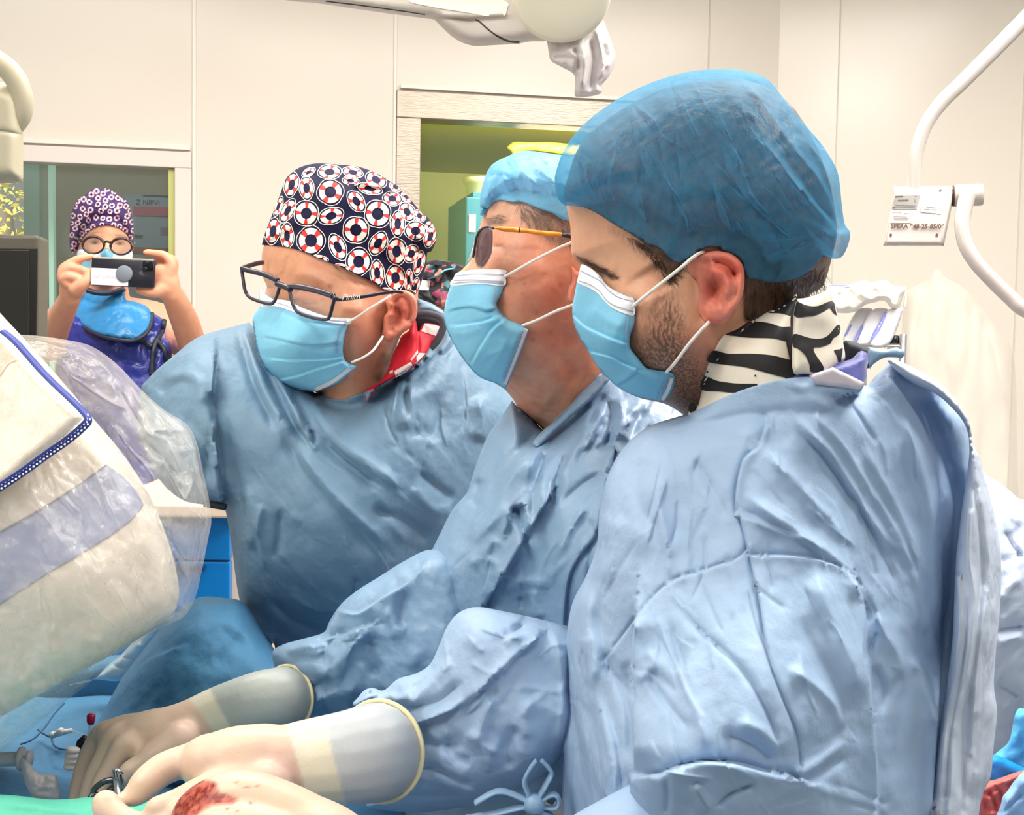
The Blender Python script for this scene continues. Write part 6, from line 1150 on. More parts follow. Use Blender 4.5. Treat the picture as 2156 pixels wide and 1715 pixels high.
cover = Relief(cv_out, lambda q: hous.F(q)-.016, T=.07, R=55, Tb=.26, step=7, gain=2.2, under=[hous, plate], off=.008, folds=[zc('r', 4, 5, [(300, 230), (400, 300), (520, 380), (640, 430)]), zc('r', 5, 5, [(640, 270), (660, 350), (700, 420)]), zc('r', 5, 5, [(540, 480), (620, 600), (720, 720), (760, 800)]), zc('r', 4, 4, [(740, 520), (840, 525), (920, 520)]), zc('v', 5, 8, [(700, 560), (800, 660), (880, 760)]), zc('r', 5, 5, [(880, 620), (930, 620), (970, 600)]), zc('r', 4, 4, [(780, 620), (850, 780), (940, 940)]), zc('r', 4, 4, [(960, 680), (930, 800), (880, 900)]),
    zc('r', 3, 4, [(440, 680), (500, 820), (560, 960), (600, 1080)]), zc('r', 3, 4, [(560, 640), (660, 760), (760, 880)]), zc('r', 3, 4, [(400, 780), (480, 880), (520, 1000)]), zc('r', 3, 5, [(580, 1060), (640, 1180), (700, 1330)]), zc('r', 3, 5, [(820, 930), (840, 1050), (830, 1200)]), zc('r', 4, 5, [(840, 1080), (880, 1200), (940, 1270)]), zc('v', 4, 6, [(940, 1300), (900, 1360), (830, 1420)]), zc('r', 3, 5, [(330, 1100), (400, 1220), (440, 1330)]), zc('r', 3, 5, [(150, 80), (250, 110), (350, 130)]), zc('r', 3, 5, [(200, 150), (330, 230), (460, 290)]), zc('r', 3, 5, [(460, 170), (540, 250), (600, 330)]), zc('r', 3, 4, [(180, 1040), (210, 1100), (230, 1160)])]+rnd,
    noise=[(50, 90, -35, 5, 201), (22, 36, -35, 2.4, 202), (9, 16, -30, .8, 203)])
cov = cover.mesh(back=False).build('plastic_cover', m_film, xr); cov['label'] = 'crumpled clear plastic cover over the detector head'
# elastic lace edge of the cover
mb = MB(); edge = hb([(15, 40), (70, 85), (130, 150), (200, 230), (280, 310), (350, 375), (400, 425), (430, 470), (400, 510), (330, 570), (230, 640), (120, 720), (0, 800), (-100, 860)])
eR = Relief([(-60, 660), (20, 690), (210, 880), (200, 910), (0, 1050), (-60, 1090)], lambda q: plate.F(q)-.012, T=0.001, R=5)
pl = spline(np.array(edge), 10)
dd = np.full(len(pl), 1.0)*0+plate.F(pl)-.014
mb.tube(PA(pl, dd), .0048, 8, flat=.4)
n_ = len(pl)
for sgn in (-1, 0, 1):
    T_ = np.gradient(pl, axis=0); T_ /= np.linalg.norm(T_, axis=1, keepdims=True); off = np.column_stack([-T_[:, 1], T_[:, 0]])*4.6*sgn
arc = np.concatenate([[0], np.cumsum(np.linalg.norm(np.diff(pl, axis=0), axis=1))])
for k, a in enumerate(np.arange(250, arc[-1], 9.0)):
    i = np.searchsorted(arc, a)-1; t_ = T_[i]; nrm = np.array([-t_[1], t_[0]]); c = np.array([np.interp(a, arc, pl[:, 0]), np.interp(a, arc, pl[:, 1])])
    for sg in (-1, 1):
        cc = c+nrm*3.6*sg+t_*(4.5 if sg > 0 else 0); q = np.array([cc+t_*3.2, cc+nrm*2.6, cc-t_*3.2, cc-nrm*2.6]); mb.add(PA(q, plate.F(q)-.0175), [(3, 2, 1, 0)], 1)
mb.build('elastic_edge', [m_elastic, m_lace], cov, smooth=False)
colm = P(-420, 900, 1.25); mb = MB(); mb.tube([(colm[0], colm[1]+.1, 1.25), (colm[0], colm[1]+.1, 1.6), (colm[0]-.05, colm[1]+.12, 2.2), (colm[0]-.05, colm[1]+.12, CEIL-.08)], [.14, .10, .07, .07], 28); mb.build('ceiling_column', m_hous, xr)
mb = MB(); mb.lathe((colm[0]-.05, colm[1]+.12, CEIL-.08), (0, 0, 1), [(0, .12), (.07, .14)], 32); mb.build('ceiling_mount', m_hous, xr)

# ================================================================ added fill lamp, out of the frame, brightens the hands and table
slt = thing('added_fill_lamp', (-1.0, .25, 2.0), 'round white lamp added out of view to brighten the operating table', 'added fill lamp')
lp_ = np.array([-1.0, .25, 2.0]); tg_ = np.array([-.42, 1.1, 1.0]); dl = (tg_-lp_)/np.linalg.norm(tg_-lp_)
mb = MB(); mb.lathe(lp_-dl*.10, dl, [(0, .05), (.02, .20), (.08, .27), (.10, .27), (.095, .25)], 40); mb.build('lamp_head', m_wm0, slt)
mb = MB(); mb.lathe(lp_-dl*.004, dl, [(0, .245), (.003, .245)], 40); mb.build('diffuser', m_lampglow, slt)
mb = MB(); mb.tube([lp_-dl*.10, (-1.25, .0, 2.35), (-1.3, 0, CEIL-.01)], .025, 14); mb.build('arm', m_wm0, slt)
lo_ = area('added_fill_glow', tuple(lp_+dl*.02), tuple(tg_), .45, .45, .25, (1, .97, .92)); lo_.data.spread = math.radians(60)

# ================================================================ monitor and its ceiling arm, left edge
m_bez = mat('monitor_bezel', S(98, 92, 82), rough=.4); m_scr = mat('monitor_screen_dark', S(44, 42, 36), rough=.12, spec=.8); m_bezb = mat('bezel_black', S(24, 22, 22), rough=.3); m_armg = mat('arm_grey_beige', S(188, 180, 156), rough=.4)
DM = 1.9
mt = thing('monitor', P(-120, 640, DM), 'dark flat monitor with grey-brown bezel at the far left edge', 'monitor')
A = P(-420, 494, DM); B = P(88, 499, DM); Cc = P(94, 800, DM); X = (B-A)/np.linalg.norm(B-A); Nn = np.cross(X, (Cc-B)/np.linalg.norm(Cc-B)); Yv = np.cross(Nn, X); 
if Nn@(CAM-A) < 0: Nn = -Nn
Hm = abs((Cc-B)@Yv); Wm = np.linalg.norm(B-A); cm = (A+B)/2-Yv*(Hm/2)*np.sign((A-Cc)@Yv) if False else (A+Cc)/2
Ax = [X, -Yv if (A-Cc)@Yv < 0 else Yv, Nn]; Yd = np.array(Ax[1])
mb = MB(); mb.box(cm, (Wm/2, Hm/2, .022), Ax, 0, .005); mb.build('bezel', m_bez, mt, smooth=False)
mb = MB(); mb.box(cm-Yd*.010+Nn*.0215, (Wm/2-.0015, Hm/2-.010, .0025), Ax, 0, .001); mb.build('inner_frame', m_bezb, mt, smooth=False)
mb = MB(); mb.box(cm-Yd*.010+Nn*.0235, (Wm/2-.012, Hm/2-.013, .002), Ax, 0, .001); mb.build('screen', m_scr, mt, smooth=False)
ma = MB(); ma.tube([cm+Yd*(Hm/2-.01)-X*.02-Nn*.01, cm+Yd*(Hm/2+.05)-X*.02-Nn*.01], .02, 12); ma.build('mount', m_bez, mt)
at_ = thing('equipment_arm', P(-60, 200, 1.88), 'grey-beige jointed equipment arm hanging above the monitor at top left', 'equipment arm')
blk = Relief([(-200, 180), (-40, 176), (0, 172), (25, 180), (40, 194), (47, 215), (49, 260), (49, 374, 1), (42, 383), (0, 386), (-200, 386)], 1.86, T=.05, R=34, Tb=.06, step=6, folds=[('v', 4, 2.5, [(-40, 274), (0, 275), (25, 279), (49, 284)], 'x')]); blk.mesh().build('joint_block', m_armg, at_)
tb = MB(); tb.tube(PA(spline([(-200, 60), (-60, 105), (0, 133), (32, 165), (46, 205), (44, 240), (30, 262)], 8), np.full(49, 1.86)+np.linspace(0, .03, 49)), np.interp(np.linspace(0, 1, 49), [0, 1], [.017, .016]), 18); tb.build('curved_arm', m_armg, at_)
tb = MB(); q = P(-190, 60, 1.86); tb.tube([q, (q[0], q[1], CEIL-.01)], .035, 20); tb.build('ceiling_pole', m_armg, at_)

# ================================================================ ceiling pendant over the window
m_pend = mat('pendant_grey', S(196, 188, 180), rough=.4); m_pendl = mat('pendant_light', S(232, 226, 214), rough=.35); m_dkl = mat('pendant_gap', S(36, 32, 34), rough=.6)
zP = lambda p: Z(600, 0, 2.9135, p)
pt = thing('ceiling_pendant', P(1150, -40, 1.6), 'grey ceiling pendant arm with a round cream end cap at the top', 'ceiling pendant')
pa = Relief([(420, -120), (560, -18)]+zP([(0, 0), (200, 20), (400, 50), (650, 85), (860, 112), (915, 122), (960, 165), (1020, 220), (1080, 258), (1140, 278), (1180, 282), (1300, 276), (1430, 268), (1500, 255), (1620, 248), (1760, 200), (1800, 0)])+[(1225, -100), (1225, -160), (420, -260)], [(700, 0, 1.62), (1000, 60, 1.58), (1100, 20, 1.56), (900, -60, 1.6), (600, -100, 1.66)], T=.05, R=26, Tb=.06, step=6,
    folds=[('S', 7, 8, zP([(100, -10), (400, 15), (700, 60), (900, 95), (1100, 110), (1330, 100)]), 'x'), ('v', 5, 3, zP([(860, 92), (1000, 108), (1150, 124)]), 'x')])
mb = pa.mesh(); pa.strip(mb, zP([(1165, 122), (1190, 130), (1240, 175), (1300, 220), (1360, 250), (1430, 262), (1500, 256)]), 3.2, 1, .001); pa.strip(mb, zP([(250, 8), (450, 32), (700, 66), (860, 90)]), 2.2, 1, .001); pa.decal(mb, zP([(760, 0), (900, 42), (1100, 74), (1240, 98), (1340, 98), (1360, 60), (1340, 0), (1000, -60)]), 2, .001, 6)
mb.build('arm', [m_pend, m_dkl, m_pendl], pt)
mb = MB(); c = P(1182, -20, 1.51); ax = (CAM-c)/np.linalg.norm(CAM-c); mb.lathe(c-ax*.11, ax, [(0, .06), (.10, .062), (.106, .0605), (.109, .055), (.110, .03)], 48); mb.build('end_cap', mat('pendant_cream', S(226, 222, 200), rough=.4), pt)
mb = MB(); q = P(1150, -60, 1.66); mb.tube([q, (q[0], q[1], CEIL-.01)], .05, 24); mb.build('ceiling_pole', m_pend, pt)
bg = thing('plastic_sheath', P(1220, 120, 1.57), 'crumpled whitish plastic sheath hanging from the ceiling pendant', 'plastic sheath')
sh = Relief(zP([(1600, 190), (1610, 270), (1622, 350), (1640, 380), (1700, 412), (1768, 452), (1780, 500), (1776, 580), (1800, 596), (1880, 590), (1942, 568), (1945, 520), (2000, 450), (2028, 348), (2010, 280), (1975, 180), (1930, 90), (1850, 100), (1700, 180)]), [(1160, 90, 1.56), (1220, 120, 1.53), (1280, 110, 1.57), (1240, 190, 1.55)], T=.025, R=14, step=4, gain=1.6, folds=[('r', 8, 6, zP([(1800, 240), (1830, 340), (1830, 450), (1810, 560)])), ('v', 8, 6, zP([(1760, 290), (1800, 340), (1790, 440)])), ('r', 7, 5, zP([(1900, 150), (1930, 280), (1950, 400), (1930, 500)])), ('v', 8, 7, zP([(1870, 220), (1890, 340), (1880, 480), (1870, 570)])), ('v', 5, 5, zP([(1640, 355), (1700, 350), (1780, 360)])), ('r', 5, 6, zP([(1960, 220), (2000, 330), (1960, 440)])), ('r', 4, 4, zP([(1730, 290), (1760, 330), (1800, 345)]))], noise=[(14, 30, 10, 3, 211)])
sh.mesh().build('sheath', mat('sheath_white', S(222, 216, 216), rough=.35, transl=.3, bump=[(40, .4, 3, (1, 1, 1))]), bg)

# ================================================================ white tubular arm with a labelled box, right
m_wm = mat('white_enamel', S(190, 181, 175), rough=.22, coat=.4)
zQ = lambda p: Z(1850, 370, 8.983, p)
ra = thing('radiation_shield_arm', P(1930, 420, 2.0), 'white bent tubular arm with a labelled box and round joint, hanging at the right', 'equipment arm')
mb = MB(); pl = spline([(2420, -220), (2290, -90), (2156, 42), (2097, 102), (2026, 173), (1981, 217), (1950, 261), (1932, 310), (1926, 354), (1925, 400)], 10); mb.tube(PA(pl, np.full(len(pl), 2.0)), np.interp(np.linspace(0, 1, len(pl)), [0, 1], [.0135, .0105]), 24); mb.build('upper_tube', m_wm, ra)
q = P(2420, -220, 2.0); mb = MB(); mb.tube([q, (q[0], q[1], CEIL-.01)], .03, 20); mb.build('ceiling_pole', m_wm, ra)
bx = Relief(zQ([(262, 260), (300, 205), (340, 192), (1400, 190), (1445, 195), (1440, 300), (1425, 400), (1360, 700), (1290, 1050), (1240, 1290), (1215, 1322), (1150, 1330), (150, 1325), (112, 1290), (108, 1220), (160, 900), (220, 600)]), [(1880, 400, 1.99), (2000, 400, 1.985), (1870, 510, 1.975), (1985, 510, 1.97), (1930, 450, 1.978)], T=.03, R=9, Tb=.03, step=5, p=2.6, folds=[('v', 1.2, 3, zQ([(1370, 360), (1290, 700), (1190, 1180)]), 'x')])
mb = bx.mesh(); m_lab = mat('label_grey', S(132, 129, 124), rough=.4); m_labw = mat('label_white', S(206, 196, 192), rough=.5); m_inkb = mat('ink_brown', S(84, 60, 48), rough=.6); m_inkg = mat('ink_grey', S(120, 112, 108), rough=.6)
bx.decal(mb, zQ([(308, 378), (788, 362), (716, 632), (245, 638)]), 1, .0008, 4, smooth=False); bx.decal(mb, zQ([(232, 655), (648, 660), (610, 888), (198, 885)]), 2, .0008, 4, smooth=False); bx.decal(mb, zQ([(835, 520), (1190, 560), (1180, 722), (800, 686), (790, 600)]), 2, .0010, 4, smooth=False)
for a, b_, mi in [((315, 388), (465, 384), 3), ((365, 462), (568, 456), 3), ((310, 545), (700, 560), 4), ((300, 575), (690, 590), 4), ((270, 595), (300, 595), 3), ((690, 380), (720, 380), 4), ((690, 430), (690, 500), 4), ((250, 688), (420, 692), 4), ((470, 714), (555, 716), 4), ((260, 765), (540, 780), 4), ((270, 795), (570, 808), 4), ((290, 825), (560, 832), 4), ((860, 628), (970, 634), 4), ((1000, 640), (1095, 644), 4), ((900, 590), (1080, 606), 4)]:
    bx.strip(mb, zQ([a, ((a[0]+b_[0])/2, (a[1]+b_[1])/2), b_]), 2.0 if mi == 3 else 1.4, mi, .0016, 2)
for (x, y) in ((230, 1120), (1103, 1120), (1168, 270)):
    bx.decal(mb, zQ([(x+26*math.cos(a), y+(34 if y > 500 else 26)*math.sin(a)) for a in np.linspace(0, 6.28, 11)[:-1]]), 3, .0012, 3)
bo = mb.build('box', [m_wm, m_lab, m_labw, m_inkb, m_inkg], ra)
a0 = bx.at(*zQ([(222, 990)])[0], .0035); a1 = bx.at(*zQ([(1130, 995)])[0], .0035); a2 = bx.at(*zQ([(240, 930)])[0], .0035); text('handwriting', 'SPERA 948-25-85/06', a0, a1-a0, (a2-a0)-(a1-a0)*np.dot(a2-a0, a1-a0)/np.dot(a1-a0, a1-a0), .0100, m_inkb, bo, .0001, .1, .00035)
mb = MB(); cj = P(2008, 412, 2.0); axj = RT*.97+_f*-.25; axj /= np.linalg.norm(axj); mb.lathe(cj, axj, [(0, .0165), (.002, .0178), (.041, .0178), (.0445, .0165), (.0455, .010)], 40); mb.build('joint', m_wm, ra)
mb = MB(); mb.lathe(cj-axj*.0015, axj, [(0, .0172), (.0018, .0172)], 36); mb.build('joint_gap', m_inkb, ra)
mb = MB(); pl = spline([(2038, 408), (2030, 440), (2026, 475), (2034, 516), (2056, 553), (2090, 590), (2128, 627), (2160, 653), (2260, 700), (2420, 745)], 10); mb.tube(PA(pl, np.linspace(1.975, 1.93, len(pl))), np.interp(np.linspace(0, 1, len(pl)), [0, .3, 1], [.0130, .0118, .0118]), 24); mb.build('lower_tube', m_wm, ra)
# ================================================================ supplies by the right wall
zS = lambda p: Z(1680, 540, 4.529, p)
m_pack = mat('pack_paper_white', S(236, 234, 240), rough=.5, transl=.15, bump=[(18, .3, 3, (1, 1, 1))]); m_stripe = mat('pack_stripe_violet', S(128, 134, 206), rough=.5); m_wrap = mat('wrap_white', S(248, 242, 234), rough=.45, transl=.2, bump=[(20, .5, 4, (1, 1, 1))])
DS = 3.3
rk = thing('wire_shelf', P(1830, 740, DS), 'chrome wire shelf by the right wall behind the striped collar', 'shelf')
mb = MB(); zsh = P(1830, 726, DS)[2]
x0, x1 = P(1700, 726, DS)[0], P(1896, 726, DS)[0]; y_ = P(1800, 726, DS)[1]
for k in range(9): mb.tube([(x0, y_-.02+k*.045, zsh), (x1, y_-.02+k*.045, zsh)], .003, 6)
for k in range(12): mb.tube([(x0+(x1-x0)*k/11, y_-.02, zsh-.004), (x0+(x1-x0)*k/11, y_+.34, zsh-.004)], .002, 6)
m_chr = mat('chrome_wire', S(200, 200, 204), rough=.2, metal=.9); mb.build('shelf_grid', m_chr, rk)
for (xx, yy) in ((x0, y_-.02), (x1, y_-.02), (x0, y_+.34), (x1, y_+.34)):
    mb = MB(); mb.tube([(xx, yy, .01), (xx, yy, zsh+.03)], .010, 12); mb.build('post', m_chr, rk)
for k, (o, st_, nm) in enumerate([([(850, 520), (1020, 480), (1030, 300), (1000, 520), (870, 832), (690, 832)], [(820, 530), (850, 540), (790, 680), (740, 760), (690, 815), (720, 720), (780, 620)], 'rightmost'), ([(700, 520), (870, 510), (800, 640), (700, 828), (560, 822)], [(600, 655), (620, 670), (570, 790), (535, 800)], 'middle'), ([(560, 520), (720, 510), (640, 680), (560, 822), (430, 800)], [(490, 660), (515, 650), (470, 740), (440, 760)], 'leftmost')]):
    t = thing('sterile_pack', P(*zS([o[0]])[0], DS-.03*k), 'white sterile pack with a violet stripe on the wire shelf, %s of three' % nm, 'sterile pack', 'sterile packs on the wire shelf')
    r_ = Relief(zS(o), DS+.03*k-.03, T=.012, R=5, step=4); mb = r_.mesh(); r_.decal(mb, zS(st_), 1, .001, 4); mb.build('pack_body', [m_pack, m_stripe], t)
t = thing('plastic_bag', P(1790, 640, DS-.02), 'crumpled white plastic bag lying on top of the sterile packs', 'bag')
wr = Relief(zS([(260, 300), (330, 262), (500, 262), (640, 220), (700, 250), (830, 220), (900, 270), (1000, 290), (1030, 300), (990, 420), (950, 510), (880, 480), (820, 420), (720, 440), (640, 460), (560, 520), (450, 540), (340, 520), (280, 420)]), DS-.06, T=.06, R=12, step=4, folds=[('r', 10, 4, zS([(560, 330), (640, 380), (730, 420)])), ('v', 10, 4, zS([(480, 320), (560, 380), (600, 450)])), ('r', 10, 4, zS([(760, 380), (850, 380), (940, 480)])), ('v', 8, 4, zS([(700, 300), (780, 340), (880, 330)]))], noise=[(10, 12, 0, 6, 221)])
mb = wr.mesh(); wr.strip(mb, zS([(285, 282), (400, 275), (500, 285)]), 5, 1, .001); mb.build('bag_body', [m_wrap, m_stripe], t)
t = thing('bottle', P(1882, 730, DS), 'small bottle with a black cap on the wire shelf', 'bottle')
mb = MB(); c = P(1882, 742, DS); mb.lathe(c, (0, 0, 1), [(0, .018), (.02, .018), (.024, .012)], 20); mb.build('bottle_body', m_whitep, t)
mb = MB(); mb.lathe(c+np.array([0, 0, .0242]), (0, 0, 1), [(0, .015), (.018, .015), (.022, .009)], 20); mb.build('bottle_cap', m_bezb, t)
t = thing('plastic_sheet', (P(2010, 800, 3.35)[0], P(2010, 800, 3.35)[1], P(2010, 1500, 3.35)[2]), 'pale translucent plastic dust sheet hung by the right wall', 'plastic sheet')
ps = Relief([(1902, 640), (1920, 606), (1945, 595), (1972, 566), (1988, 580), (2004, 592), (2030, 606), (2060, 640), (2100, 690), (2135, 760), (2142, 1000), (2150, 1500), (1900, 1500), (1890, 1000), (1896, 800)], 3.3, T=.10, R=30, step=8, noise=[(20, 120, 5, 10, 231), (50, 200, 0, 14, 232)], folds=[('r', 20, 6, [(1985, 580), (1990, 680), (2000, 800)]), ('r', 20, 7, [(2080, 680), (2100, 760), (2120, 860)]), ('v', 20, 7, [(1940, 640), (1930, 760), (1935, 900)])])
ps.mesh(back=True).build('sheet', film('dust_sheet', S(244, 236, 226), see=.74, rough=.4, bump=[(8, .4, 3, (1, 1, .4))]), t)

# printed cloth bundle on a tall cabinet behind the left surgeon
m_cab = mat('cabinet_beige', S(206, 184, 150), rough=.5)
DB = 3.1
t = thing('supply_cabinet', (P(940, 640, DB+.25)[0], P(940, 640, DB+.25)[1], 0), 'narrow beige cabinet behind the life ring cap, mostly hidden', 'cabinet')
q = P(940, 636, DB); mb = MB(); mb.box((q[0], q[1]+.16, q[2]/2), (.14, .16, q[2]/2), None, 0, .006); mb.build('carcass', m_cab, t, smooth=False)
m_prt = mat('print_dark_floral', S(60, 50, 60), rough=.7); nt = m_prt.node_tree; b_ = nt.nodes['Principled BSDF']; tc = nt.nodes.new('ShaderNodeTexCoord'); vo = nt.nodes.new('ShaderNodeTexVoronoi'); vo.inputs['Scale'].default_value = 55; nt.links.new(tc.outputs['Object'], vo.inputs['Vector']); sp = nt.nodes.new('ShaderNodeSeparateColor'); nt.links.new(vo.outputs['Color'], sp.inputs[0]); rp = nt.nodes.new('ShaderNodeValToRGB'); rp.color_ramp.interpolation = 'CONSTANT'
for k, (p_, c_) in enumerate([(0, S(26, 26, 34)), (.45, S(60, 62, 66)), (.6, S(150, 62, 90)), (.72, S(24, 24, 30)), (.84, S(190, 130, 110)), (.92, S(70, 120, 130))]):
    e = rp.color_ramp.elements[k] if k < 2 else rp.color_ramp.elements.new(p_); e.position = p_; e.color = c_
nt.links.new(sp.outputs[0], rp.inputs[0]); nt.links.new(rp.outputs[0], b_.inputs['Base Color'])
t = thing('printed_cloth', P(930, 634, DB), 'dark floral printed cloth bundle with a white tag beside the life ring cap', 'cloth')
pc = Relief(ZL([(530, 160), (560, 90), (600, 50), (700, 38), (860, 58), (960, 92), (1010, 140), (960, 300), (900, 480), (860, 560), (760, 585), (560, 505), (440, 420), (460, 300)]), [(900, 560, DB-.06), (950, 560, DB-.08), (930, 630, DB-.08)], T=.06, R=12, step=4, folds=[('r', 14, 4, ZL([(540, 230), (640, 235), (760, 180), (880, 130)])), ('v', 14, 4, ZL([(620, 250), (610, 350), (640, 450), (720, 520)])), ('v', 10, 4, ZL([(560, 180), (700, 120), (850, 90)]))], noise=[(10, 14, 0, 5, 241)])
mb = pc.mesh(); pc.decal(mb, ZL([(500, 268), (625, 272), (605, 380), (480, 376)]), 1, .004, 4, smooth=False); pc.strip(mb, ZL([(600, 250), (700, 215), (790, 150), (880, 135)]), 3, 2, .004); mb.build('cloth_body', [m_prt, m_whitep, mat('print_teal', S(96, 170, 186), rough=.6)], t)
# yellow plastic bundle on top of the teal cabinet
zb_ = wall_sz(1100, 326, bk+.05)[1]; zcab = zt+.022
t = thing('carton', WP(c0+.6, zcab, bk+.2), 'pale carton standing on the teal cabinet, hidden behind the blue cap', 'box')
mb = MB(); wallbox(mb, c0+.215, c0+.72, zcab, zb_, bk+.04, bk+.4, bev=.004); mb.build('carton_body', m_cab, t, smooth=False)
t = thing('yellow_bag', WP(c0+.6, zb_, bk+.1), 'bright yellow folded plastic bag above the crumpled blue cap', 'bag')
dy = float((WP(c0+.5, 1.9, bk+.05)-CAM)@_f)
yb = Relief(Z(600, 0, 2.9135, [(1360, 905), (1380, 885), (1410, 870), (1500, 872), (1620, 872), (1760, 885), (1900, 900), (1900, 970), (1740, 950), (1600, 930), (1500, 922), (1440, 930), (1400, 945), (1385, 925)]), dy, T=.04, R=7, step=3, folds=[('v', 12, 3, Z(600, 0, 2.9135, [(1420, 900), (1500, 892), (1640, 905)]))], noise=[(12, 6, 0, 6, 251)]); yb.mesh().build('bag_body', mat('plastic_yellow', S(250, 244, 92), rough=.4, transl=.3), t)

# blue drawer cart between the surgeon and the x-ray head
m_cart = mat('cart_blue', S(6, 122, 200), rough=.35, coat=.2); m_cartc = mat('cart_cream', S(228, 204, 182), rough=.4); m_gap = mat('drawer_gap', S(8, 60, 110), rough=.6)
DC = 2.5
ct = thing('drawer_cart', (P(380, 1100, DC)[0], P(380, 1100, DC)[1], 0), 'bright blue drawer cart between the x-ray machine and the left surgeon', 'cart')
xl, xr_ = P(240, 1100, DC)[0], P(490, 1100, DC)[0]; yc = P(380, 1100, DC)[1]; ztp = P(460, 1083, DC)[2]
mb = MB(); mb.box(((xl+xr_)/2+.01, yc+.22, ztp/2+.04), ((xr_-xl)/2+.018, .2, ztp/2-.04), None, 0, .006); mb.box(((xl+xr_)/2, yc+.2, ztp+.012), ((xr_-xl)/2+.02, .24, .013), None, 0, .005); mb.build('carcass', m_cartc, ct, smooth=False)
zs = [P(460, y, DC)[2] for y in (1085, 1182, 1290, 1400, 1530, 1700)]
for a, b_ in zip(zs[:-1], zs[1:]):
    mb = MB(); mb.box(((xl+xr_)/2-.004, yc+.012, (a+b_)/2), ((xr_-xl)/2-.002, .012, (a-b_)/2-.002), None, 0, .003); d_ = mb.build('drawer', m_cart, ct, smooth=False)
    mb = MB(); mb.box(((xl+xr_)/2-.004, yc-.006, a-.012), (.07, .008, .004), None, 0, .002); mb.build('handle', m_gap, d_, smooth=False)
# ================================================================ operating table, drapes and instruments
ZT = .955
def TD(x, y, z=ZT):
    r = P(x, y, 1.0)-CAM; return (z-CAM[2])/r[2]
def TP(x, y, z=ZT, up=0.0): return P(x, y, TD(x, y, z))+np.array([0, 0, up])
ZV = lambda p: Z(0, 1280, 3.9425, p)
m_dr = mat('drape_blue', S(80, 136, 176), rough=.6, spec=.3, bump=CR); m_drl = mat('drape_pale_blue', S(196, 222, 238), rough=.6, bump=CR); m_tealc = mat('towel_teal', S(96, 196, 170), rough=.7, bump=[(30, .3, 3, (1, 1, 1)), (900, .3, 1, (1, 1, 1))])
tt = thing('operating_table', (-.65, 1.2, 0), 'operating table covered by a blue drape at the lower left', 'table')
mb = MB(); mb.box((-.65, 1.2, .88), (.5, .35, .04), None, 0, .02); mb.build('table_top', m_whitep, tt)
mb = MB(); mb.box((-.65, 1.2, .45), (.12, .14, .4), None, 0, .02); mb.build('column', m_whitep, tt)
mb = MB(); mb.box((-.65, 1.2, .03), (.4, .28, .03), None, 0, .01); mb.build('base', m_whitep, tt)
nx, ny = 110, 90; xs = np.linspace(-1.25, -.10, nx); ys = np.linspace(.72, 1.60, ny); X_, Y_ = np.meshgrid(xs, ys); q = np.column_stack([X_.ravel(), Y_.ravel()])
h = ZT-.012+.010*vnoise(q*7, 301)+.005*vnoise(q*19+2, 302)
ed_ = np.minimum.reduce([q[:, 0]+1.25, -.10-q[:, 0], q[:, 1]-.72, 1.60-q[:, 1]]); h -= .03*np.exp(-ed_/.02)
V = np.column_stack([q, h]); F = [(j*nx+i, j*nx+i+1, (j+1)*nx+i+1, (j+1)*nx+i) for j in range(ny-1) for i in range(nx-1)]
loop = [i for i in range(nx)]+[j*nx+nx-1 for j in range(1, ny)]+[(ny-1)*nx+i for i in range(nx-2, -1, -1)]+[j*nx for j in range(ny-2, 0, -1)]
n0 = len(V); lp = V[loop]; c = np.array([-.675, 1.16]); out = lp[:, :2]-c; out /= np.linalg.norm(out, axis=1, keepdims=True); wv = np.sin(np.arange(len(loop))*.55)*.008
V = np.vstack([V, np.column_stack([lp[:, :2]+out*(.014+wv)[:, None], lp[:, 2]*0+.70]), np.column_stack([lp[:, :2]+out*(.02+wv*1.6)[:, None], lp[:, 2]*0+.35])])
L_ = len(loop)
for k in range(L_): a, b = k, (k+1) % L_; F += [(loop[b], loop[a], n0+a, n0+b), (n0+b, n0+a, n0+L_+a, n0+L_+b)]
o = mesh_obj('surgical_drape', V, F, m_dr); tag(o, 'blue surgical drape spread over the operating table', 'drape')
# hump of drape over the patient
zv = lambda ty, a, w_, p: (ty, a, w_, ZV(p))
def drape(name, out, F_, m_, label, T=.08, R=60, step=7, folds=(), noise=((60, 60, 0, 3, 305), (20, 30, 20, 1, 306)), **k):
    r_ = Relief(out, F_, T=T, R=R, step=step, folds=folds, noise=noise, **k); ob = r_.mesh().build(name, m_); tag(ob, label, 'drape'); return r_
hump = drape('draped_mound', [(150, 1600), (210, 1510), (255, 1430), (300, 1370), (350, 1310), (400, 1268), (425, 1256), (470, 1258), (515, 1270), (556, 1335), (596, 1390), (650, 1450), (700, 1600), (600, 1680), (300, 1680)], [(300, 1500, 1.33), (450, 1400, 1.31), (420, 1270, 1.36), (600, 1450, 1.30), (400, 1600, 1.27), (560, 1600, 1.26)], m_dr, 'mound of blue drape behind the far gloved hand', T=.09, R=70,
    folds=[zv('s', 6, 14, [(1060, 640), (1200, 460), (1330, 380), (1480, 320), (1577, 290)]), zv('r', 4, 8, [(1080, 720), (1060, 640), (1200, 440), (1280, 280), (1400, 130)]), ('v', 5, 14, [(520, 1330), (490, 1360), (450, 1400)]), ('r', 5, 16, [(430, 1290), (500, 1330), (560, 1400)]), ('v', 5, 12, [(450, 1280), (480, 1330), (540, 1370)])])
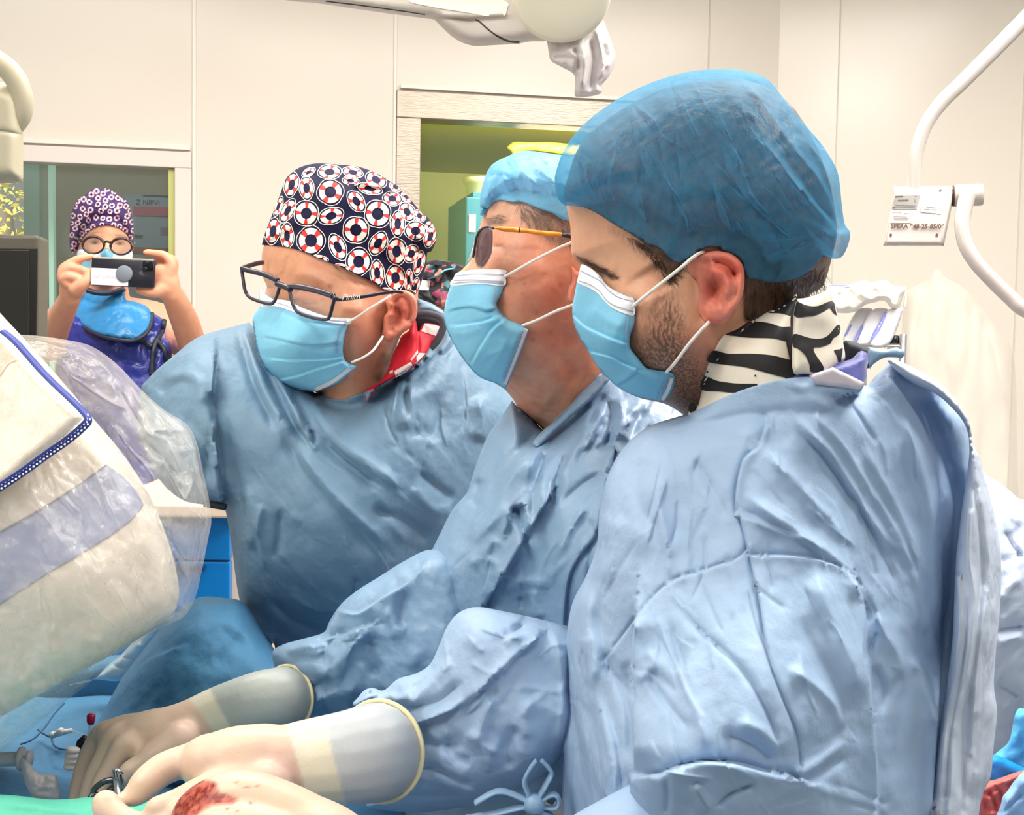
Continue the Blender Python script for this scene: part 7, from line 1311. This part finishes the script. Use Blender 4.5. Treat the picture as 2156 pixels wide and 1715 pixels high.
pale = drape('pale_drape', ZV([(560, 640), (700, 600), (800, 590), (1000, 600), (1100, 480), (1300, 230), (1420, 90), (1500, 40), (1400, 60), (1280, 100), (1160, 220), (1000, 390), (900, 470), (760, 600)]), 1.52, m_drl, 'pale blue drape strip between the x-ray cover and the mound', T=.02, R=14, folds=[zv('v', 4, 4, [(920, 460), (1000, 490), (1080, 500)]), zv('v', 4, 4, [(1020, 400), (1100, 420), (1180, 400)]), zv('r', 4, 4, [(1120, 300), (1200, 310), (1280, 250)])])
roll = drape('rolled_drape', [(20, 1480), (60, 1415), (130, 1392), (220, 1380), (290, 1385), (310, 1440), (300, 1500), (20, 1520)], 1.60, m_dr, 'low roll of blue drape at the far table edge under the x-ray cover', T=.05, R=40)
tow = drape('teal_towel', ZV([(-300, 1540), (0, 1545), (200, 1560), (400, 1585), (600, 1580), (800, 1560), (1000, 1600), (1150, 1590), (1260, 1600), (1340, 1545), (1440, 1560), (1480, 1600), (1500, 1800), (900, 2300), (-300, 2300)]), [(0, 1700, 1.03), (200, 1700, 1.02), (350, 1700, 1.03), (100, 1800, .98)], m_tealc, 'mint teal towel along the lower left edge under the fingers', T=.03, R=24, step=6, folds=[zv('r', 4, 8, [(0, 1640), (300, 1650), (600, 1690), (760, 1700)]), zv('v', 4, 6, [(300, 1580), (450, 1620), (700, 1640)])])
# instruments and lines
m_wp = mat('plastic_white_clean', S(238, 230, 226), rough=.3); m_cord = mat('guide_wire_blue', S(48, 92, 132), rough=.4); m_sst = mat('instrument_steel', S(170, 172, 182), rough=.18, metal=1); m_crim = mat('cap_crimson', S(176, 24, 70), rough=.35); m_clr = film('clear_tube', S(220, 226, 236), see=.6, rough=.1, spec=1)
a = P(-70, 1600, 1.24); b = P(66, 1596, 1.24); ax = (b-a)/np.linalg.norm(b-a)
t = thing('syringe', a, 'white plastic syringe at the left edge below the x-ray cover', 'syringe')
pxm = 1.24/FPX
mb = MB(); mb.lathe(a, ax, [(0, 15*pxm), (108*pxm, 15*pxm), (109*pxm, 13*pxm)], 24); mb.build('barrel', m_wp, t)
mb = MB(); mb.lathe(a+ax*112*pxm, ax, [(0, 25*pxm), (6*pxm, 25*pxm)], 24); mb.build('finger_flange', m_wp, t)
mb = MB(); mb.lathe(a+ax*118*pxm, ax, [(0, 7*pxm), (12*pxm, 7*pxm), (12.1*pxm, 17*pxm), (17*pxm, 17*pxm)], 24); mb.build('plunger', m_wp, t)
t = thing('stopcock', TP(130, 1545), 'white plastic stopcock valve on the blue drape', 'valve')
D_ = TD(130, 1548)-.02; k = D_/FPX
def PJ(x, y, d=D_): q = ZJ([(x, y)])[0]; return P(q[0], q[1], d)
mb = MB(); mb.tube([PJ(110, 470), PJ(200, 445), PJ(300, 425), PJ(365, 410)], [6*k, 7*k, 5*k, 5*k], 14); mb.build('valve_body', m_wp, t)
mb = MB(); mb.lathe(PJ(190, 430, D_-.006), -_f, [(-.004, 7*k), (.002, 7*k), (.003, 5*k)], 18); mb.build('valve_knob', m_wp, t)
mb = MB(); mb.lathe(PJ(55, 490), PJ(120, 465)-PJ(55, 490), [(0, 6*k), (.008*k, 7*k), (9*k, 7*k), (9.1*k, 5*k)], 18); mb.build('luer_ring', m_wp, t)
mb = MB(); mb.tube([PJ(370, 410), PJ(440, 440), PJ(500, 455), PJ(570, 495)], [3*k, 2.4*k, 1.6*k, 2.4*k], 10); mb.build('side_tube', m_clr, t)
for pts, lab in (([(44, 1566), (70, 1555), (95, 1530), (112, 1505), (135, 1480)], 'thin blue guide wire curving up beside the white stopcock'), ([(108, 1552), (112, 1566), (122, 1574), (140, 1578), (170, 1580)], 'thin blue line looping below the white stopcock'), ([(104, 1550), (92, 1544), (80, 1536)], 'short blue line ending left of the white stopcock')):
    mb = MB(); pl = spline(pts, 8); mb.tube(PA(pl, [TD(x, y)-.014 for x, y in pl]), .0011, 8); tag(mb.build('guide_wire', m_cord), lab, 'wire')
t = thing('capped_tube', TP(190, 1540), 'small clear tube with a crimson cap beside the far glove', 'tube')
mb = MB(); a_, b_ = P(191, 1524, 1.28), P(192, 1502, 1.28); mb.lathe(a_, b_-a_, [(0, .003), (.003, .0042), (.009, .0046), (.011, .003)], 16); mb.build('cap', m_crim, t)
mb = MB(); mb.tube([P(188, 1550, 1.28), P(190, 1535, 1.28), P(191, 1524, 1.28)], .0022, 10); mb.build('tube_body', m_clr, t)
t = thing('corrugated_connector', TP(150, 1600), 'white ribbed plastic connector beside the gloved fingers', 'connector')
mb = MB(); a_, b_ = P(148, 1618, 1.23), P(154, 1572, 1.23); prof = []
L0 = np.linalg.norm(b_-a_)
for k_ in range(4): h0 = L0*k_/4; prof += [(h0, .0055), (h0+L0*.05, .0068), (h0+L0*.18, .0068), (h0+L0*.22, .0055)]
mb.lathe(a_, b_-a_, prof, 24); mb.build('connector_body', m_wp, t)
t = thing('black_clip', TP(172, 1565), 'small black clip behind the gloved fingers', 'clip'); mb = MB(); mb.tube([P(164, 1576, 1.25), P(170, 1563, 1.25), P(180, 1550, 1.25)], [.003, .0045, .003], 12); mb.build('clip_body', m_bezb, t)
t = thing('crumpled_wrapper', TP(85, 1650), 'crumpled translucent wrapper on the drape at lower left', 'wrapper')
wp = Relief(ZV([(180, 1240), (250, 1290), (330, 1370), (450, 1380), (480, 1420), (500, 1580), (400, 1600), (280, 1570), (220, 1480), (190, 1380), (170, 1300)]), 1.19, T=.02, R=12, step=4, noise=[(12, 12, 0, 4, 311)]); wp.mesh().build('wrapper_body', film('wrapper_film', S(250, 240, 234), see=.25, rough=.25, spec=.8), t)
# forceps and ringed clamp between the fingers
t = thing('forceps', P(252, 1680, .955), 'steel needle forceps gripped between the gloved thumb and index finger', 'forceps')
mb = MB(); mb.tube(PA([(241, 1622), (246, 1650), (250, 1690), (253, 1760)], [1.0, .985, .962, .95]), [.0016, .0026, .0030, .0028], 10, flat=.6); mb.build('arm', m_sst, t)
mb = MB(); mb.tube(PA([(254, 1632), (262, 1660), (264, 1690), (264, 1760)], [1.0, .985, .958, .945]), [.0014, .0024, .0028, .0028], 10, flat=.6); mb.build('arm', m_sst, t)
mb = MB(); mb.tube([P(238, 1624, 1.0), P(247, 1620, 1.0), P(258, 1630, 1.0)], .0016, 8); mb.build('hinge', m_sst, t)
t = thing('clamp', P(215, 1655, 1.06), 'dark steel ringed clamp behind the forceps', 'clamp')
mb = MB(); a = np.linspace(0, 2*math.pi, 33); ca, sa = math.cos(-.5), math.sin(-.5); q = np.array([(220+26*math.cos(u)*ca-11*math.sin(u)*sa, 1657+26*math.cos(u)*sa+11*math.sin(u)*ca) for u in a]); mb.tube(PA(q, np.full(33, 1.06)), .0026, 10, cap=False); mb.tube(PA([(200, 1668), (190, 1680), (180, 1700)], [1.06]*3), .0028, 10); mb.build('ring_handle', mat('clamp_dark', S(82, 80, 88), rough=.25, metal=.9), t)
mb = MB(); mb.tube(PA([(222, 1664), (244, 1658)], [1.05, 1.05]), .0013, 8); mb.build('clamp_bar', m_bezb, t)

# ================================================================ bloodied glove of the right-hand surgeon
BL = S(126, 22, 16)[:3]; BL2 = S(176, 70, 52)[:3]
def paint_blood(co):
    q, d = topx(co); c = np.tile(np.array(LAT), (len(q), 1)); c = mixc(c, S(232, 190, 162)[:3], .4*soft(q, 560, 1680, 90, 40))
    n = vnoise(q/7, 5)*.6+vnoise(q/3.2, 6)*.4
    k = region(q, ZI([(860, 820), (875, 740), (900, 680), (945, 640), (1010, 618), (1090, 640), (1110, 690), (1200, 716), (1180, 745), (1070, 756), (1010, 785), (970, 820)]), 6)
    c = mixc(c, BL2, k*.85); c = mixc(c, BL, k*np.clip(n*1.6+.45, 0, 1))
    for (x, y, rx, ry, ro) in ((1080, 710, 9, 7, 10), (1150, 728, 16, 6, 5), (1240, 660, 20, 4, 10), (1300, 655, 9, 5, 0), (1190, 640, 12, 3, 20), (1145, 770, 14, 3, 60), (1210, 765, 22, 3, 5), (1265, 745, 10, 6, 60), (1200, 790, 12, 3, 70)):
        p = ZI([(x, y)])[0]; c = mixc(c, BL2 if rx > 15 else BL, .8*soft(q, p[0], p[1], rx/2.4*1.2, ry/2.4*1.2, ro))
    return np.column_stack([c, np.ones(len(q))])
mb = MB()
chain(mb, [(900, 2050, .84, .040), (780, 1900, .85, .038), (690, 1800, .86, .034), (620, 1755, .865, .030)])
chain(mb, [(680, 1770, .865, .026), (600, 1722, .865, .024), (520, 1690, .865, .0225), (465, 1690, .865, .020), (415, 1710, .868, .0165), (385, 1760, .872, .013)])
chain(mb, [(640, 1800, .85, .024), (560, 1760, .845, .021), (480, 1740, .845, .018), (420, 1745, .85, .015), (400, 1790, .86, .012)])
chain(mb, [(620, 1830, .84, .024), (540, 1810, .835, .019), (470, 1800, .84, .016), (430, 1830, .85, .012)])
chain(mb, [(620, 1860, .84, .022), (540, 1860, .835, .016), (480, 1860, .84, .012)])
chain(mb, [(640, 1760, .88, .018), (560, 1730, .895, .015), (500, 1745, .90, .0125), (450, 1775, .90, .010)])
g3 = vremesh(mb, 'glove', [m_latex], t3, .0024, 6, .5, paint_blood); g3['label'] = 'latex glove smeared with blood'
mb = MB(); chain(mb, [(1460, 1780, .84, .055), (1300, 1870, .82, .055), (1080, 2000, .83, .055), (900, 2060, .84, .050)]); mb.build('sleeve', m_gown, t3)

# ================================================================ person at the right edge, and trolley with drapes
t5 = thing('person', (P(2300, 1100, 1.5)[0], P(2300, 1100, 1.5)[1], 0), 'person in a pale gown cut off by the right edge, only one crumpled sleeve showing', 'person')
e5 = [(2040, 1020), (2083, 1004), (2120, 1028), (2156, 1052), (2230, 1040), (2320, 900), (2420, 860), (2760, 900), (2820, 1200), (2820, 3300), (2300, 3300), (2290, 1800), (2180, 1530), (2150, 1490), (2135, 1510), (2126, 1556), (2108, 1576), (2080, 1590), (2040, 1560)]
zr = lambda ty, a, w_, p: (ty, a, w_, ZG(p))
gown5 = Relief(e5, [(2080, 1050, 1.32), (2150, 1200, 1.28), (2120, 1350, 1.28), (2090, 1550, 1.32), (2300, 1200, 1.36), (2450, 1100, 1.45)], T=.06, R=60, Tb=.12, step=6, gain=1.5, folds=[zr('r', 7, 10, [(1560, 560), (1600, 640), (1649, 680)]), zr('v', 7, 8, [(1580, 700), (1610, 760), (1649, 800)]), zr('r', 7, 9, [(1560, 960), (1600, 900), (1649, 870)]), zr('v', 9, 8, [(1550, 1060), (1600, 1050), (1649, 1045)]), zr('r', 8, 9, [(1545, 1110), (1600, 1090), (1649, 1080)]), zr('v', 12, 12, [(1545, 1250), (1590, 1270), (1649, 1310)]), zr('r', 6, 7, [(1570, 1340), (1610, 1310), (1649, 1290)]), zr('v', 6, 8, [(1550, 1400), (1580, 1410), (1600, 1440)]), zr('v', 5, 8, [(1560, 820), (1600, 800), (1649, 790)])], noise=[(20, 40, 40, 2.4, 321), (10, 20, 40, .8, 322)])
m_gown5 = mat('gown_pale_grey', S(196, 208, 230), rough=.6, spec=.3, bump=CR, transl=.1); gown5.mesh().build('gown', m_gown5, t5)
c5 = P(2640, 900, 1.55); mb = MB(); mb.tube([(c5[0], c5[1], 1.72), (c5[0], c5[1]-.01, 1.68), (c5[0], c5[1]-.02, 1.60), (c5[0], c5[1]-.01, 1.53), (c5[0], c5[1], 1.47), (c5[0], c5[1], 1.38), (c5[0], c5[1], 1.1), (c5[0], c5[1], .88)], [.03, .075, .085, .07, .052, .11, .13, .14], 24)
for sx in (-.09, .09): mb.tube([(c5[0]+sx, c5[1], .92), (c5[0]+sx, c5[1], .48), (c5[0]+sx, c5[1], .06)], [.085, .06, .045], 16); mb.tube([(c5[0]+sx, c5[1]+.06, .05), (c5[0]+sx, c5[1]-.16, .04)], [.045, .03], 12)
vremesh(mb, 'body', [m_skin4], t5, .012, 4, .5, lambda co: np.column_stack([np.tile(np.array(S(222, 170, 140))[:3], (len(co), 1)), np.zeros(len(co))]))
mb = MB(); mb.lathe((c5[0], c5[1]-.005, 1.60), (0, 0, 1), [(0, .09), (.06, .10), (.10, .09), (.13, .06), (.14, .01)], 28); mb.build('scrub_cap', m_bouf2, t5)
q0 = P(2230, 1640, 1.75)
tr = thing('trolley', (q0[0], q0[1]+.2, 0), 'steel trolley under the bright blue drapes at the lower right corner', 'trolley')
mb = MB(); mb.box((q0[0]+.12, q0[1]+.25, .60), (.3, .2, .015), None, 0, .005); mb.build('tray', m_steel, tr, smooth=False)
for sx in (-.26, .26):
    for sy in (.08, .42): mb = MB(); mb.tube([(q0[0]+.12+sx, q0[1]+sy, .02), (q0[0]+.12+sx, q0[1]+sy, .59)], .012, 12); mb.build('leg', m_steel, tr)
nz_ = ((30, 30, 0, 4, 331), (12, 18, 30, 1.5, 332))
drape('sky_blue_drape', [(2050, 1600), (2085, 1585), (2110, 1560), (2130, 1530), (2145, 1490), (2300, 1450), (2420, 1500), (2420, 1720), (2050, 1720)], 1.84, mat('drape_sky_blue', S(92, 184, 234), rough=.5, transl=.15, bump=CR), 'sky blue translucent drape at the right edge under the pale sleeve', T=.05, R=20, noise=nz_)
drape('azure_drape', [(2060, 1596), (2088, 1586), (2120, 1598), (2156, 1616), (2200, 1640), (2200, 1720), (2050, 1720)], 1.76, mat('drape_azure', S(0, 140, 224), rough=.5, bump=CR), 'saturated azure drape fold above the coral red cloth', T=.02, R=14, noise=nz_)
drape('red_cloth', [(2050, 1680), (2072, 1648), (2098, 1640), (2120, 1632), (2156, 1620), (2230, 1600), (2250, 1760), (2180, 1790), (2050, 1790)], 1.70, mat('cloth_coral', S(226, 112, 104), rough=.6, transl=.1, bump=CR), 'crumpled coral red cloth in the lower right corner', T=.03, R=16, step=5, noise=((14, 18, 30, 6, 333),), folds=[('v', 10, 4, [(2078, 1660), (2095, 1690), (2100, 1715)]), ('r', 10, 4, [(2100, 1650), (2130, 1640), (2150, 1625)]), ('v', 10, 4, [(2090, 1650), (2110, 1670), (2112, 1700)])])
drape('light_blue_drape', [(2106, 1790), (2108, 1690), (2120, 1666), (2156, 1622), (2260, 1540), (2420, 1560), (2420, 1790)], 1.62, mat('drape_light_blue', S(146, 190, 238), rough=.55, bump=CR), 'light blue drape across the lower right corner in front of the coral cloth', T=.04, R=18, noise=nz_, folds=[('v', 6, 5, [(2112, 1712), (2130, 1692), (2156, 1670)])])
